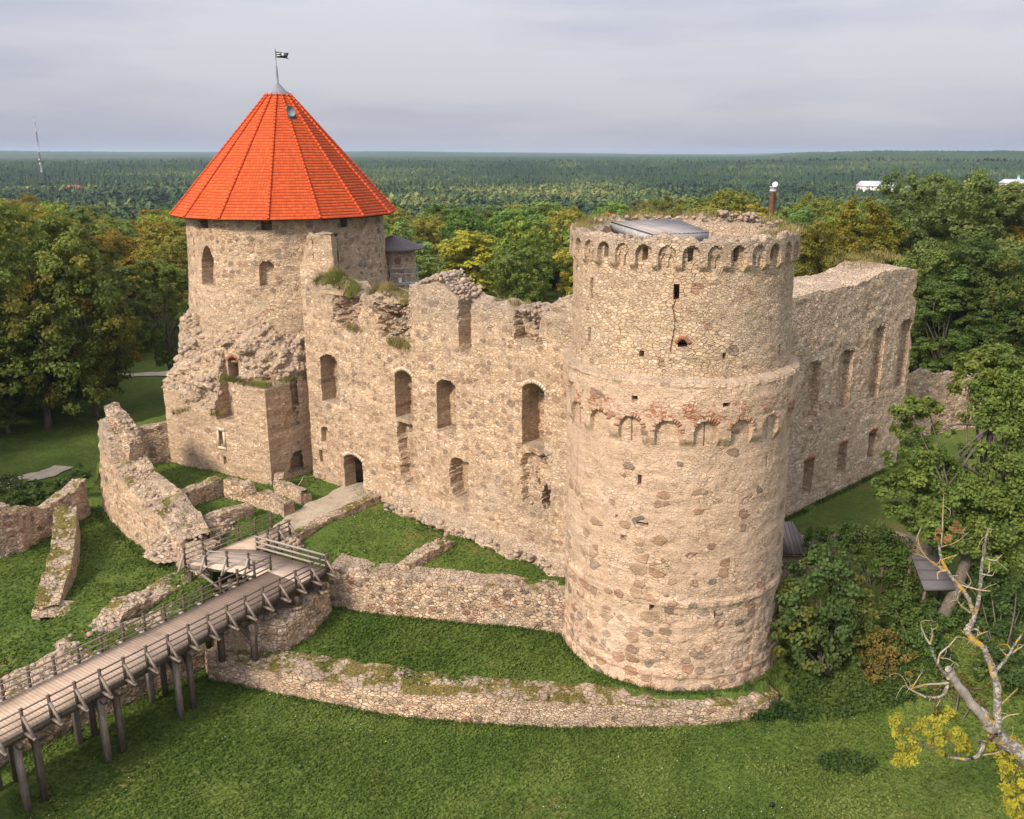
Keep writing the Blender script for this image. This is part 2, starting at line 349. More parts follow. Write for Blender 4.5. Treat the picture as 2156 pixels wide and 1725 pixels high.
def terrain(x, y):
    x = np.asarray(x, float); y = np.asarray(y, float)
    z = .10*fbm(x*.12, y*.12, 0, 5, 3)
    z = z+.5*sstep(36, 24, y)*sstep(-5, -30, x)
    # bank on the right rising to the yard
    rs = sstep(14.6, 23, x+(y-45)*.40)*sstep(38, 47, y+(x-15)*.12)
    z = z+2.7*rs
    lm = inpoly(x, y, LEFTM); z = np.where(lm, 2.0+.9*sstep(-34, -22, x)*sstep(70, 50, y)-.8*sstep(52, 36, y)*sstep(-26, -34, x)+.35*fbm(x*.15, y*.15, 0, 9, 3)+1.0*sstep(70, 100, y), z)
    z = np.where(inpoly(x, y, BERM), 1.2+.12*fbm(x*.3, y*.3, 0, 11), z)
    yd = inpoly(x, y, YARD); z = np.where(yd, 3.1+.1*fbm(x*.2, y*.2, 0, 14), z)
    z = np.where(inpoly(x, y, TERR), 3.9+.10*fbm(x*.35, y*.35, 0, 12)-.25*sstep(57, 52, y), z)
    r = np.hypot(x, y)
    az = np.degrees(np.arctan2(x, np.maximum(y, 1e-3)))
    fall = sstep(125, 300, rmap(x*.85, y))
    z = z*(1-fall)-17*fall
    up = sstep(1000, 1750, r+180*vnoise(x/700., y/700., 0, 3))
    z = z+up*(15+4*fbm(x/1300., y/1300., 0, 31, 2))
    z = z+sstep(3600, 6200, r)*(20+9*vnoise(az*.16, r/2600., 0, 41))*sstep(12, -8, az)
    z = z+sstep(3600, 7000, r)*(5+5*vnoise(az*.2, r/2600., 0, 43))
    z = z+sstep(1500, 2700, r)*sstep(14, 19, az+1.2*vnoise(r/400., az*.3, 0, 4))*(17+5*vnoise(az*.5, r/900., 0, 8))
    return z
def gzt(px, py, z0=2.0):
    x, y = gz(px, py, z0)
    for _ in range(6):
        x, y = gz(px, py, float(terrain(np.array([x]), np.array([y]))[0]))
    return x, y, float(terrain(np.array([x]), np.array([y]))[0])

def grass_mat(name='grass_ground'):
    m, nt = mat_new(name); P = nd(nt, 'ShaderNodeTexCoord').outputs['Object']
    big = noise(nt, P, .07, 3, .6); mid = noise(nt, P, .42, 4, .62); fine = noise(nt, P, 5.5, 4, .7)
    cl = nd(nt, 'ShaderNodeTexVoronoi', {'feature': 'F1'}, Vector=P, Scale=4.6)
    cs = nd(nt, 'ShaderNodeSeparateColor', None, Color=cl.outputs['Color'])
    col = mixc(nt, srange(nt, mid, .33, .66), (.060, .096, .018), (.108, .154, .030))
    col = mixc(nt, mth(nt, 'MULTIPLY', srange(nt, big, .42, .60), .65), col, (.125, .150, .030))
    col = mixc(nt, mth(nt, 'MULTIPLY', cs.outputs[0], .55), col, (.038, .072, .018))
    col = mixc(nt, mth(nt, 'MULTIPLY', srange(nt, fine, .52, .72), .55), col, (.165, .19, .06))
    dry = mth(nt, 'MULTIPLY', srange(nt, noise(nt, P, .22, 4, .7), .57, .68), .75)
    col = mixc(nt, dry, col, mixc(nt, fine, (.12, .12, .03), (.20, .16, .06)))
    h = mth(nt, 'ADD', mth(nt, 'MULTIPLY', fine, 1.0), mth(nt, 'MULTIPLY', cl.outputs['Distance'], .8))
    finish(nt, col, .95, h, .9, .10, .05); return m
GRASS = grass_mat()

def lines(core0, core1, step, far0, far1, g=1.22):
    a = list(np.arange(core0, core1+1e-6, step)); s = step
    while a[-1] < far1: s *= g; a.append(a[-1]+s)
    s = step
    while a[0] > far0: s *= g; a.insert(0, a[0]-s)
    return np.unique(np.clip(np.array(a), far0, far1))
gx = lines(-56, 46, .36, -14000, 14000); gy = lines(26, 104, .36, -300, 15000)
GX, GY = np.meshgrid(gx, gy)
Z = terrain(GX, GY)
mb = MB(); n0 = len(gx)
idx = np.arange(len(gy)-1)[:, None]*n0+np.arange(n0-1)[None]
mb.add(np.stack([GX, GY, Z], -1), np.stack([idx, idx+1, idx+n0+1, idx+n0], -1))
tag(mb.build('ground', GRASS, smooth=True), kind='structure')

PATHM = None
def path_mat():
    m, nt = mat_new('worn_path'); P = nd(nt, 'ShaderNodeTexCoord').outputs['Object']
    V = nd(nt, 'ShaderNodeTexVoronoi', {'feature': 'F1'}, Vector=P, Scale=3.6); e = nd(nt, 'ShaderNodeTexVoronoi', {'feature': 'DISTANCE_TO_EDGE'}, Vector=P, Scale=3.6).outputs[0]
    s = nd(nt, 'ShaderNodeSeparateColor', None, Color=V.outputs['Color'])
    col = ramp(nt, s.outputs[0], [(0, (.33, .26, .19)), (.5, (.42, .34, .25)), (1, (.29, .24, .18))])
    col = mixc(nt, srange(nt, e, .05, .0), col, (.24, .19, .12))
    col = mixc(nt, mth(nt, 'MULTIPLY', srange(nt, noise(nt, P, .8, 4, .7), .55, .66), .8), col, (.14, .15, .05))
    col = mixc(nt, mth(nt, 'MULTIPLY', noise(nt, P, 6, 3), .5), col, (.45, .37, .28))
    finish(nt, col, .95, mth(nt, 'ADD', e, noise(nt, P, 8, 3)), .6, .05); return m
PATHM = path_mat()
def ribbon(name, pts, widths, mat, lift=.03, kind='structure', n=60, ragged=.25):
    pts = np.array(pts, float); L = np.concatenate([[0], np.cumsum(np.hypot(*np.diff(pts, axis=0).T))])
    s = np.linspace(0, L[-1], n); X = np.interp(s, L, pts[:, 0]); Y = np.interp(s, L, pts[:, 1]); Wd = np.interp(s, L, widths)
    dx, dy = np.gradient(X), np.gradient(Y); l = np.hypot(dx, dy); nx, ny = -dy/l, dx/l
    m = 9; t = np.linspace(-.5, .5, m)
    rg = ragged*vnoise(s*.9, 3.1, 0, 77); rg2 = ragged*vnoise(s*.9, 9.1, 0, 78)
    off = t[None]*Wd[:, None]+np.where(t[None] > 0, rg[:, None], rg2[:, None])*np.abs(t[None])*2
    VX = X[:, None]+nx[:, None]*off; VY = Y[:, None]+ny[:, None]*off; VZ = terrain(VX, VY)+lift
    mb = MB(); i = np.arange(n-1)[:, None]*m+np.arange(m-1)[None]
    mb.add(np.stack([VX, VY, VZ], -1), np.stack([i, i+m, i+m+1, i+1], -1))
    o = mb.build(name, mat, smooth=True); tag(o, kind=kind); return o
ribbon('path', [(-16.6, 58.0), (-15.4, 60.6), (-14.2, 63.2), (-12.9, 66.2), (-12.2, 68.4)], [2.5, 3.2, 3.2, 2.8, 2.4], PATHM, .10)
SANDM = simple_mat('sandy_gravel', (.34, .28, .20), (.44, .36, .26), 1.5)
ribbon('park_path', [gz(-30, 1034, 1.9), gz(20, 1019, 1.9), gz(60, 1011, 1.9), gz(105, 1004, 1.9), gz(135, 990, 1.9)], [2.2]*5, SANDM, .10)
ribbon('park_path', [gz(150, 806, 3), gz(208, 799, 3), gz(290, 794, 3), gz(360, 790, 3)], [2.0]*4, SANDM, .12)

# ================================================================== STONE BUILDERS
def ico(sub=1):
    import bmesh
    bm = bmesh.new(); bmesh.ops.create_icosphere(bm, subdivisions=sub, radius=1.0)
    v = np.array([q.co[:] for q in bm.verts]); f = np.array([[q.index for q in p.verts] for p in bm.faces]); bm.free(); return v, f
ICO1 = ico(1); ICO2 = ico(2)
def add_stones(mb, P, R, seed=1, flat=.7, proto=ICO2):
    """embedded field stones: deformed balls of radius R at points P"""
    rng = np.random.default_rng(seed); P = np.asarray(P, float); n = len(P)
    if n == 0: return
    V, F = proto; R = np.broadcast_to(np.asarray(R, float), (n,))
    q = rng.normal(size=(n, 4)); q /= np.linalg.norm(q, axis=1)[:, None]; w, x, y, z = q.T
    Rm = np.stack([1-2*(y*y+z*z), 2*(x*y-z*w), 2*(x*z+y*w), 2*(x*y+z*w), 1-2*(x*x+z*z), 2*(y*z-x*w), 2*(x*z-y*w), 2*(y*z+x*w), 1-2*(x*x+y*y)], -1).reshape(n, 3, 3)
    sc = rng.uniform(.75, 1.2, (n, 3)); sc[:, 2] *= flat
    ph = rng.uniform(0, 50, n)
    nz = 1+.30*vnoise(V[None, :, 0]*1.3+ph[:, None], V[None, :, 1]*1.3, V[None, :, 2]*1.3, 3)
    vv = V[None]*nz[:, :, None]*sc[:, None, :]
    vv = np.clip(vv, -.68, .68)
    vv = np.einsum('nij,nvj->nvi', Rm, vv)*R[:, None, None]
    tilt = vv*np.array([1, 1, .82]); vv = tilt+P[:, None]
    f = F[None]+(np.arange(n)*len(V))[:, None, None]
    mb.mi = 1; mb.add(vv, tris=f, att=np.repeat(rng.uniform(0.01, 1, n), len(V))); mb.mi = 0

def polyline(path):
    p = np.array(path, float); L = np.concatenate([[0], np.cumsum(np.hypot(*np.diff(p, axis=0).T))]); return p, L
def strip_wall(mb, path, zb, zt, th, ztb=None, ds=.22, dz=.2, rough=.05, depth=None, seed=1, sl=(), zl=(), topn=.12, batter=0.0, stones=0, srad=(.12, .3), back_z=None, holes=()):
    """a wall along a line: rough front with depth map, ragged top, back; the front is on the right hand of the path"""
    p, L = polyline(path); tot = L[-1]
    f = lambda v, s: np.interp(s, L, v) if np.ndim(v) else np.full_like(s, float(v))
    s = np.arange(0, tot, ds); s = np.unique(np.round(np.concatenate([s, L, [a+e for a in sl for e in (-.012, .012)], [tot]]), 4)); s = s[(s >= 0) & (s <= tot)]
    X = np.interp(s, L, p[:, 0]); Y = np.interp(s, L, p[:, 1])
    segn = np.stack([np.diff(p[:, 1]), -np.diff(p[:, 0])], 1); segn /= np.linalg.norm(segn, axis=1)[:, None]
    k = np.clip(np.searchsorted(L, s, 'right')-1, 0, len(segn)-1)
    nx, ny = segn[k, 0], segn[k, 1]
    for a in range(1, len(p)-1):      # mitre normals at corners
        w = np.abs(s-L[a]) < 1e-3
        m = segn[a-1]+segn[a]; m /= np.linalg.norm(m); sc = 1/max(m @ segn[a], .5); nx = np.where(w, m[0]*sc, nx); ny = np.where(w, m[1]*sc, ny)
    ZB, ZT, TH = f(zb, s), f(zt, s), f(th, s); ZTB = f(ztb, s) if ztb is not None else ZT
    ZT = ZT+topn*fbm(s*1.1, seed*3.3, 0, seed, 3)+topn*.6*vnoise(s*3.7, seed, 0, seed+5); ZTB = ZTB+topn*fbm(s*1.1, seed*7.7, 0, seed+2, 3)
    z0, z1 = ZB.min(), ZT.max()
    zz = np.arange(z0, z1+dz, dz); zz = np.unique(np.round(np.concatenate([zz, [a+e for a in zl for e in (-.012, .012)]]), 4))
    zr = np.clip(zz[None], ZB[:, None], ZT[:, None]); S = np.broadcast_to(s[:, None], zr.shape)
    dep = np.zeros_like(zr)
    if depth is not None: dep = depth(S, zr)
    dep = dep-rough*fbm(S*1.6+seed, zr*1.9, seed, seed, 3)-batter*np.clip(ZT[:, None]-zr, 0, None)
    fx = X[:, None]-nx[:, None]*dep; fy = Y[:, None]-ny[:, None]*dep
    cols = [np.stack([fx, fy, zr], -1)]
    nt_ = max(3, int(round(float(TH.mean())/.28)))
    t = np.linspace(0, 1, nt_+1)[1:]
    d0 = dep[:, -1]
    tx = d0[:, None]+(TH-d0)[:, None]*t[None]
    tz = ZT[:, None]+(ZTB-ZT)[:, None]*t[None]+topn*1.0*vnoise(S[:, :1]*2.2, t[None]*TH[:, None]*2.2, 0, seed+9)*np.sin(np.pi*t)[None]
    cols.append(np.stack([X[:, None]-nx[:, None]*tx, Y[:, None]-ny[:, None]*tx, tz], -1))
    bz = f(back_z, s) if back_z is not None else ZB
    bt = np.linspace(0, 1, 12)[1:]
    bzz = tz[:, -1:]+(bz-tz[:, -1])[:, None]*bt[None]
    bx = tx[:, -1:]+.03*vnoise(S[:, :1]*2, bzz*2, 1.7, seed)
    cols.append(np.stack([X[:, None]-nx[:, None]*bx, Y[:, None]-ny[:, None]*bx, bzz], -1))
    G = np.concatenate(cols, 1); ns, nc = G.shape[:2]
    i = np.arange(ns-1)[:, None]*nc+np.arange(nc-1)[None]
    q = np.stack([i, i+nc, i+nc+1, i+1], -1).reshape(-1, 4)
    gv = G.reshape(-1, 3)
    nf = fx.shape[1]; jcol = np.tile(np.arange(nc-1), ns-1); sm = np.repeat((s[:-1]+s[1:])/2, nc-1); zm = gv[q].mean(1)[:, 2]; keepq = np.ones(len(q), bool)
    for (h0, h1, g0, g1) in holes:
        keepq &= ~((sm > h0) & (sm < h1) & (zm > g0) & (zm < g1) & (jcol < nf-1) & (dep.ravel()[np.clip(np.repeat(np.arange(ns-1)*nf, nc-1)+np.minimum(jcol, nf-1), 0, dep.size-1)] > .6))
        keepq &= ~((sm > h0-.6) & (sm < h1+.6) & (zm < g1+.6) & (jcol >= nf+nt_-1))
    q = q[keepq]
    a, b, c_, d_ = (gv[q[:, k]] for k in range(4))
    area = np.linalg.norm(np.cross(c_-a, d_-b), axis=1); q = q[area > 1e-6]
    b0 = mb.n; mb.add(G, q)
    mb.ngon([b0+k for k in range(nc)]); mb.ngon([b0+(ns-1)*nc+k for k in range(nc-1, -1, -1)])
    if stones:
        rng = np.random.default_rng(seed+50); si = rng.uniform(0, tot, stones); ti = rng.uniform(0.02, .98, stones)
        px, py = np.interp(si, L, p[:, 0]), np.interp(si, L, p[:, 1]); kk = np.clip(np.searchsorted(L, si, 'right')-1, 0, len(segn)-1)
        th_ = np.interp(si, s, TH)*ti; zz_ = np.interp(si, s, ZT)*(1-ti)+np.interp(si, s, ZTB)*ti
        add_stones(mb, np.stack([px-segn[kk, 0]*th_, py-segn[kk, 1]*th_, zz_-.04], 1), rng.uniform(*srad, stones), seed+51)
    return mb
def rect_depth(S, Z, s0, s1, z0, z1, d, arch=0.0, soft=0.0):
    """depth d inside an opening with a segmental arched head of rise `arch`"""
    c = (s0+s1)/2; h = (s1-s0)/2
    top = z1-arch*np.clip(((S-c)/h)**2, 0, 1)
    return np.where((S > s0) & (S < s1) & (Z > z0) & (Z < top), d, 0.0)

def boulder_mat(name, cols):
    m, nt = mat_new(name); P = nd(nt, 'ShaderNodeTexCoord').outputs['Object']
    a = nd(nt, 'ShaderNodeAttribute', {'attribute_name': 'tint'}).outputs['Fac']
    f = noise(nt, P, 6, 5, .7)
    col = mixc(nt, mth(nt, 'MULTIPLY', f, .55), ramp(nt, a, cols), (.42, .335, .25))
    finish(nt, col, .88, f, .9, .05); return m
MAT_BOULD = boulder_mat('field_stone', [(0, (.25, .18, .13)), (.2, (.33, .245, .175)), (.38, (.32, .19, .13)), (.52, (.22, .185, .155)), (.66, (.115, .105, .10)), (.8, (.40, .315, .235)), (1, (.19, .15, .125))])
MAT_CURT = stone_mat('curtain_wall_stone', ss=3.0, zst=1.9, bprob=.68, bsc=1.65, bmix=.72, grey=.24, topz=19.2-3.5, flat2=('dir', .769, -.639))
MAT_LOW = stone_mat('low_wall_stone', mortar=(.43, .335, .245), ss=2.6, zst=1.7, bprob=.60, bsc=1.45, grey=.40, moss=.45, bump=1.0)
MAT_MOSSY = stone_mat('mossy_wall_stone', mortar=(.43, .34, .24), ss=2.8, zst=2.0, bprob=.80, bsc=1.5, grey=.25, moss=.78, bump=1.0)
MAT_MID = stone_mat('retaining_wall_stone', mortar=(.47, .385, .30), ss=2.8, zst=1.6, bprob=.40, bsc=1.45, bz=1.2, flat2=('dir', .975, -.22), grey=.18, moss=.25, bump=1.0)
MAT_WING = stone_mat('wing_wall_stone', mortar=(.52, .42, .31), ss=2.3, zst=1.5, bprob=.95, bsc=1.1, grey=.3, gcol=(.42, .37, .31), gain=1.15, gapf=.85, joint=.07, bump=1.0, flat2=('dir', .733, .68))

# ------------------------------------------------------------------ curtain wall between the towers
A0, B0 = (-16.6, 69.9), (3.5, 53.2)
cw = lambda x, y: plane_hit((x, y), A0, B0)
def opening(l, t, r, b):
    s0, z1 = cw(l, t); s1, _ = cw(r, t); sb, z0 = cw(l, b); return ((s0+sb)/2, s1+(sb-s0)/2, z0, z1)
WIN = [opening(676, 745, 712, 843), opening(832, 777, 869, 878), opening(920, 797, 960, 903), opening(1099, 803, 1146, 936)]
GATE = opening(725, 953, 764, 1026); NICHE = opening(676, 898, 692, 930); SLOT = opening(673, 949, 679, 972)
GASH = opening(842, 890, 878, 1017); HOLE = opening(950, 963, 986, 1046); DARK = opening(1134, 1028, 1151, 1071); WHITE = opening(1100, 950, 1158, 1065)
TOPREC = opening(966, 600, 990, 745); ERO = opening(1085, 600, 1135, 722); ERO1 = opening(712, 612, 750, 690); ERO2 = opening(795, 600, 850, 708)
def curt_depth(S, Z):
    d = np.zeros_like(S)
    rg = .13*fbm(S*2.1, Z*2.1, 0, 61, 3)
    for w, dd in ((WIN[0], 1.35), (WIN[1], 1.5), (WIN[2], 1.35), (WIN[3], 1.75)):
        d = np.maximum(d, rect_depth(S, Z, *w, dd, .42))
        d = np.where((S > w[0]) & (S < w[1]) & (Z > w[2]) & (Z < w[3]), d+(rg+.35*sstep(w[0]+.4*(w[1]-w[0]), w[1], S))*(d > .5), d)   # ragged blocking
    d = np.maximum(d, rect_depth(S, Z, *GATE, 1.15, .35)); d = np.maximum(d, rect_depth(S, Z, *NICHE, .5, .2)); d = np.maximum(d, rect_depth(S, Z, *SLOT, .4))
    def rag(o, dep, sh=.0, k=1.0):
        c = (o[0]+o[1])/2; h = (o[1]-o[0])/2; zc = (o[2]+o[3])/2; hz = (o[3]-o[2])/2
        e = ((np.abs(S-c-sh*(zc-Z)+k*rg*1.4)/h)**4+(np.abs(Z-zc+rg)/hz)**6)
        return dep*sstep(1.25, .72, e)*(1+.5*rg)
    d = np.maximum(d, rag(GASH, .75, .12)); d = np.maximum(d, rag(HOLE, 1.1, .03)); d = np.maximum(d, rag(WHITE, .5)); d = np.maximum(d, rag(DARK, 3.2))
    d = np.maximum(d, rag((TOPREC[0], TOPREC[1], TOPREC[2], 24.), 1.1, 0, .15)); d = np.maximum(d, rag((ERO[0], ERO[1], ERO[2], 24.), .75)+rag((ERO[0], ERO[1], ERO[2], 24.), .3)*fbm(S*3, Z*3, 0, 3))
    cr = lambda c, h, z0, z1, dp, tl: dp*sstep(1.15, .25, np.abs(S-c-tl*(z1-Z)+2.4*rg+.35*fbm(S*4, Z*4, 0, 66, 2))/h)*sstep(z0-.5, z0+.4, Z+2*rg)*sstep(z1+.6, z1-.2, Z+rg)*(1+.8*fbm(S*2.7, Z*2.7, 0, 67, 3))
    d = np.maximum(d, cr((ERO1[0]+ERO1[1])/2, 1.5, ERO1[2]+.2, 24, .85, .0)); d = np.maximum(d, cr(11.4, 1.5, ERO2[2], 24, 1.0, -.15)); d = d-.6*sstep(18.6, 19.8, Z+2*rg)*sstep(7.6, 9.0, S)*sstep(11.6, 10.6, S)*sstep(20.9, 20.2, Z)
    pl = sstep(5.6, 4.6, Z+.06*(S-10)+.5*rg)*sstep(8.5, 11.5, S)          # battered plinth
    d = d-1.15*pl*(1+.35*vnoise(S*1.7, Z*2.1, 0, 8))
    d = d-.45*sstep(4.0, 2.6, Z)*sstep(9, 12, S)
    return d
ct_s = [0, 1.2, 5.2, 6.3, 6.8, 8.8, 11.9, 12.3, 15.5, 16.7, 17.0, 18.4, 22.2, 22.8, 24.6, 24.9, 27.2]
ct_z = [20.0, 20.2, 20.3, 19.2, 20.0, 20.1, 20.2, 21.0, 21.5, 20.9, 20.6, 20.4, 20.4, 20.3, 20.4, 21.2, 21.6]
pA = np.array(A0); dAB = (np.array(B0)-pA)/np.hypot(*(np.array(B0)-pA))
pth = [tuple(pA+dAB*s) for s in ct_s]
ALLW = WIN+[GATE, NICHE, SLOT]
mb = MB()
strip_wall(mb, pth, 2.6, ct_z, 2.3, ztb=[z+.25 for z in ct_z], ds=.13, dz=.125, rough=.045, depth=curt_depth, seed=4, sl=[w[k] for w in ALLW for k in (0, 1)], zl=[w[2] for w in ALLW], topn=.16, holes=[(GATE[0]+.02, GATE[1]-.02, GATE[2]+.02, GATE[3]-.45)])
rng = np.random.default_rng(5)
def wall_pt(s, back, z): return (pA[0]+dAB[0]*s-(dAB[1])*back, pA[1]+dAB[1]*s+dAB[0]*back, z)
pts, rad = [], []
for k in range(420):
    s = rng.uniform(12.2, 17.3) if k < 260 else rng.uniform(22.0, 27); b = rng.uniform(.1, 2.3)
    pts.append(wall_pt(s, b, np.interp(s, ct_s, ct_z)+.11*b+rng.uniform(-.1, .12)+.45*math.exp(-((s-14.6)/1.6)**2))); rad.append(rng.choice([rng.uniform(.08, .18), rng.uniform(.18, .3)], p=[.7, .3]))
for k in range(70): s = rng.uniform(22.2, 24.7); pts.append(wall_pt(s, rng.uniform(.35, .8), rng.uniform(17.6, 20.6))); rad.append(rng.uniform(.07, .18))
for k in range(60): s = rng.uniform(10.2, 12.0); pts.append(wall_pt(s, rng.uniform(.25, .75), rng.uniform(16.8, 19.6))); rad.append(rng.uniform(.09, .22))
for k in range(120): s = rng.uniform(9.5, 26); pts.append(wall_pt(s, rng.uniform(-1.15, -.85), rng.uniform(2.9, 4.6))); rad.append(rng.uniform(.16, .36))
for k in range(36): s = rng.uniform(WHITE[0], WHITE[1]); pts.append(wall_pt(s, rng.uniform(.15, .5), rng.uniform(WHITE[2], WHITE[3]))); rad.append(rng.uniform(.06, .17))
add_stones(mb, pts, rad, 6, flat=.6)
base = (-6.5, 61.5, 3.5)
curtain = thing('curtain_wall', base, 'tall ruined limestone curtain wall with broken top and four arched blind windows between the two round towers', 'castle wall')
mb.build('wall', [MAT_CURT, MAT_BOULD], curtain, base=base)
BRKM = simple_mat('dressed_limestone', (.50, .40, .28), (.62, .51, .37), 6, bstr=.3)
REDB = simple_mat('old_red_brick', (.26, .095, .055), (.36, .155, .09), 7, bstr=.6, c2=(.42, .30, .21))
def arch_ring(mbx, P, s0, s1, zspring, rise, th=.26, out=.03, deep=.15, n=11):
    """voussoirs round a segmental head; P(s, back, z) -> point"""
    c = (s0+s1)/2; h = (s1-s0)/2+.02
    for k in range(n):
        t0, t1 = -1+2*k/n+.02, -1+2*(k+1)/n-.02
        q = []
        for t in (t0, t1):
            z = zspring+rise*(1-t*t); nxn, nzn = 2*rise*t/h, 1.0; l = math.hypot(nxn, nzn)
            for e in (0, th): q.append((c+t*h+nxn/l*e, z+nzn/l*e+.01))
        pf = [P(a, -out, b) for a, b in (q[0], q[2], q[3], q[1])]; pb = [P(a, deep, b) for a, b in (q[0], q[2], q[3], q[1])]
        mbx.add(pf+pb, [(0, 1, 2, 3), (7, 6, 5, 4), (0, 4, 5, 1), (1, 5, 6, 2), (2, 6, 7, 3), (3, 7, 4, 0)])
mb = MB(); gy = math.atan2(dAB[1], dAB[0]); gc = wall_pt((GATE[0]+GATE[1])/2+.6, 4.3, 0)
def room(mb, s0, s1, b0, b1, z0, z1):
    v = [wall_pt(a, b, c) for a in (s0, s1) for b in (b0, b1) for c in (z0, z1)]
    mb.add(v, [(0, 2, 3, 1), (4, 5, 7, 6), (0, 4, 6, 2), (1, 3, 7, 5), (2, 6, 7, 3)])
room(mb, GATE[0]-.5, GATE[1]+2.2, 1.1, 6.5, GATE[2]-.15, GATE[3]+.6)
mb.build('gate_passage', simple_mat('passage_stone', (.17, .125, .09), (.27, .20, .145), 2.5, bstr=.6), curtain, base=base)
for w in (WIN[1], WIN[3], GATE):
    m2 = MB(); arch_ring(m2, wall_pt, w[0], w[1], w[3]-.42, .42); m2.build('window_arch' if w is not GATE else 'gate_arch', BRKM, curtain, base=base)

# ------------------------------------------------------------------ right wing wall
C0, C1 = (20.0, 62.4), (35.2, 76.5)
ww = lambda x, y: plane_hit((x, y), C0, C1)
def wopen(l, t, r, b): s0, z1 = ww(l, t); s1, _ = ww(r, t); _, z0 = ww(l, b); return (s0+.25, s1+.25, z0, z1)
WW = [wopen(1693, 770, 1727, 888), wopen(1765, 745, 1795, 865), wopen(1838, 692, 1863, 840), wopen(1895, 677, 1918, 815)]
WL = [wopen(1690, 975, 1711, 1045), wopen(1763, 940, 1781, 1000), wopen(1828, 912, 1844, 968)]
def wing_depth(S, Z):
    d = np.zeros_like(S)
    for w in WW: d = np.maximum(d, rect_depth(S, Z, *w, .7, .3))
    for w in WL: d = np.maximum(d, rect_depth(S, Z, *w, .7, .15))
    d = d+.5*sstep(19.9, 21.0, S+.5*fbm(Z*1.2, 3, 0, 9))*sstep(14, 15, Z)      # broken far edge
    return d
dC = (np.array(C1)-np.array(C0)); LC = np.hypot(*dC); dC = dC/LC; nC = np.array((dC[1], -dC[0]))
def wing_pt(s, back, z): p = np.array(C0)+dC*s-nC*back; return (p[0], p[1], z)
ws_ = [-6.5, 0, 3.5, 6.5, 9.0, 12, 13.5, 17, 19.0, 20.4]
wz_ = [20.0, 20.3, 20.3, 20.3, 20.3, 20.6, 20.9, 20.7, 20.6, 20.2]
wzb = [20.7, 20.75, 20.8, 20.8, 20.75, 21.1, 21.4, 21.2, 20.8, 20.4]
mb = MB()
strip_wall(mb, [tuple(np.array(C0)+dC*s) for s in ws_], 2.4, wz_, 3.4, ztb=wzb, ds=.16, dz=.16, rough=.05, depth=lambda S, Z: wing_depth(S-6.5, Z), seed=21, sl=[w[k]+6.5 for w in WW+WL for k in (0, 1)], zl=[w[2] for w in WW+WL], topn=.10, stones=110, srad=(.05, .13))
base = (27, 69, 3)
wing = thing('wing_wall', base, 'high weathered grey side wall with four tall blind windows, running back behind the large round tower', 'castle wall')
mb.build('wall', [MAT_WING, MAT_BOULD], wing, base=base)
for w in WL: m2 = MB(); arch_ring(m2, wing_pt, w[0], w[1], w[3]-.15, .15, .32, .03, .12, 7); m2.build('brick_arch', REDB, wing, base=base)

# ================================================================== TOWERS
def radial(mb, c, th, R, Zr, cap_top=True, flip=False, close=True):
    """rows of rings: R[k][j], Z[k][j] at angle th[j]"""
    R = np.asarray(R); Zr = np.asarray(Zr); m, n = R.shape
    V = np.stack([c[0]+R*np.cos(th)[None], c[1]+R*np.sin(th)[None], Zr], -1)
    jn = n if close else n-1
    j = np.arange(jn)[None]; j2 = (np.arange(jn)[None]+1) % n; k = np.arange(m-1)[:, None]
    q = np.stack([k*n+j, k*n+j2, (k+1)*n+j2, (k+1)*n+j], -1).reshape(-1, 4)
    gv = V.reshape(-1, 3); a, b, c_, d_ = (gv[q[:, i]] for i in range(4))
    q = q[np.linalg.norm(np.cross(c_-a, d_-b), axis=1) > 1e-7]
    b0 = mb.n; mb.add(V, q)
    if cap_top: mb.ngon([b0+(m-1)*n+i for i in range(n)])
    return mb
def lean(mb):      # the old tower leans a little
    for v in mb.v: v[:, 0] -= .018*np.clip(v[:, 2]-2, 0, None)
    return mb
def wrap(a): return (a+math.pi) % (2*math.pi)-math.pi

# ------------------------------------------------------------------ large round tower
TC = (9.85, 49.8); T0 = math.atan2(-TC[1], -TC[0])
NT = 900
th = np.arange(NT)*2*math.pi/NT
PH = wrap(th-T0)          # 0 towards the drone, positive to the right
def pdeg(x, R, z):        # angle of a sight line column on the drum
    t, _ = cyl_hit((x, 0), TC, R); return t
def slot_of(l, t, r, b, R):
    cc_ = (TC[0]-(.30 if R == 6.2 else .22 if R == 6.85 else .1), TC[1]); R = {6.2: 6.08, 6.85: 6.55, 6.55: 6.43, 6.6: 6.47, 6.65: 6.5}[R]
    a0, z1 = cyl_hit((l, t), cc_, R); a1, _ = cyl_hit((r, t), cc_, R); _, z0 = cyl_hit((l, b), cc_, R)
    return (wrap(a0-T0), wrap(a1-T0), z0, z1)
def c5(x, y): return (1162.2+x*.3124, 437.9+y*.3124)
def c6_(x, y): return (1162.2+x*.332, 926.4+y*.332)
UP = [slot_of(*c5(835, 515), *c5(868, 620), 6.2), slot_of(*c5(856, 888), *c5(918, 940), 6.2), slot_of(*c5(597, 962), *c5(623, 1003), 6.2),
      slot_of(*c5(1155, 976), *c5(1178, 1020), 6.2), slot_of(*c5(262, 470), *c5(282, 606), 6.2), slot_of(*c5(250, 802), *c5(266, 898), 6.2), slot_of(*c5(1533, 925), *c5(1545, 985), 6.2)]
UPD = [1.4, 1.2, .9, .7, .25, .35, .4]
MD = [slot_of(*c5(555, 1262), *c5(590, 1292), 6.85), slot_of(*c5(1160, 1312), *c5(1203, 1340), 6.85), slot_of(*c5(130, 1155), *c5(178, 1235), 6.85)]
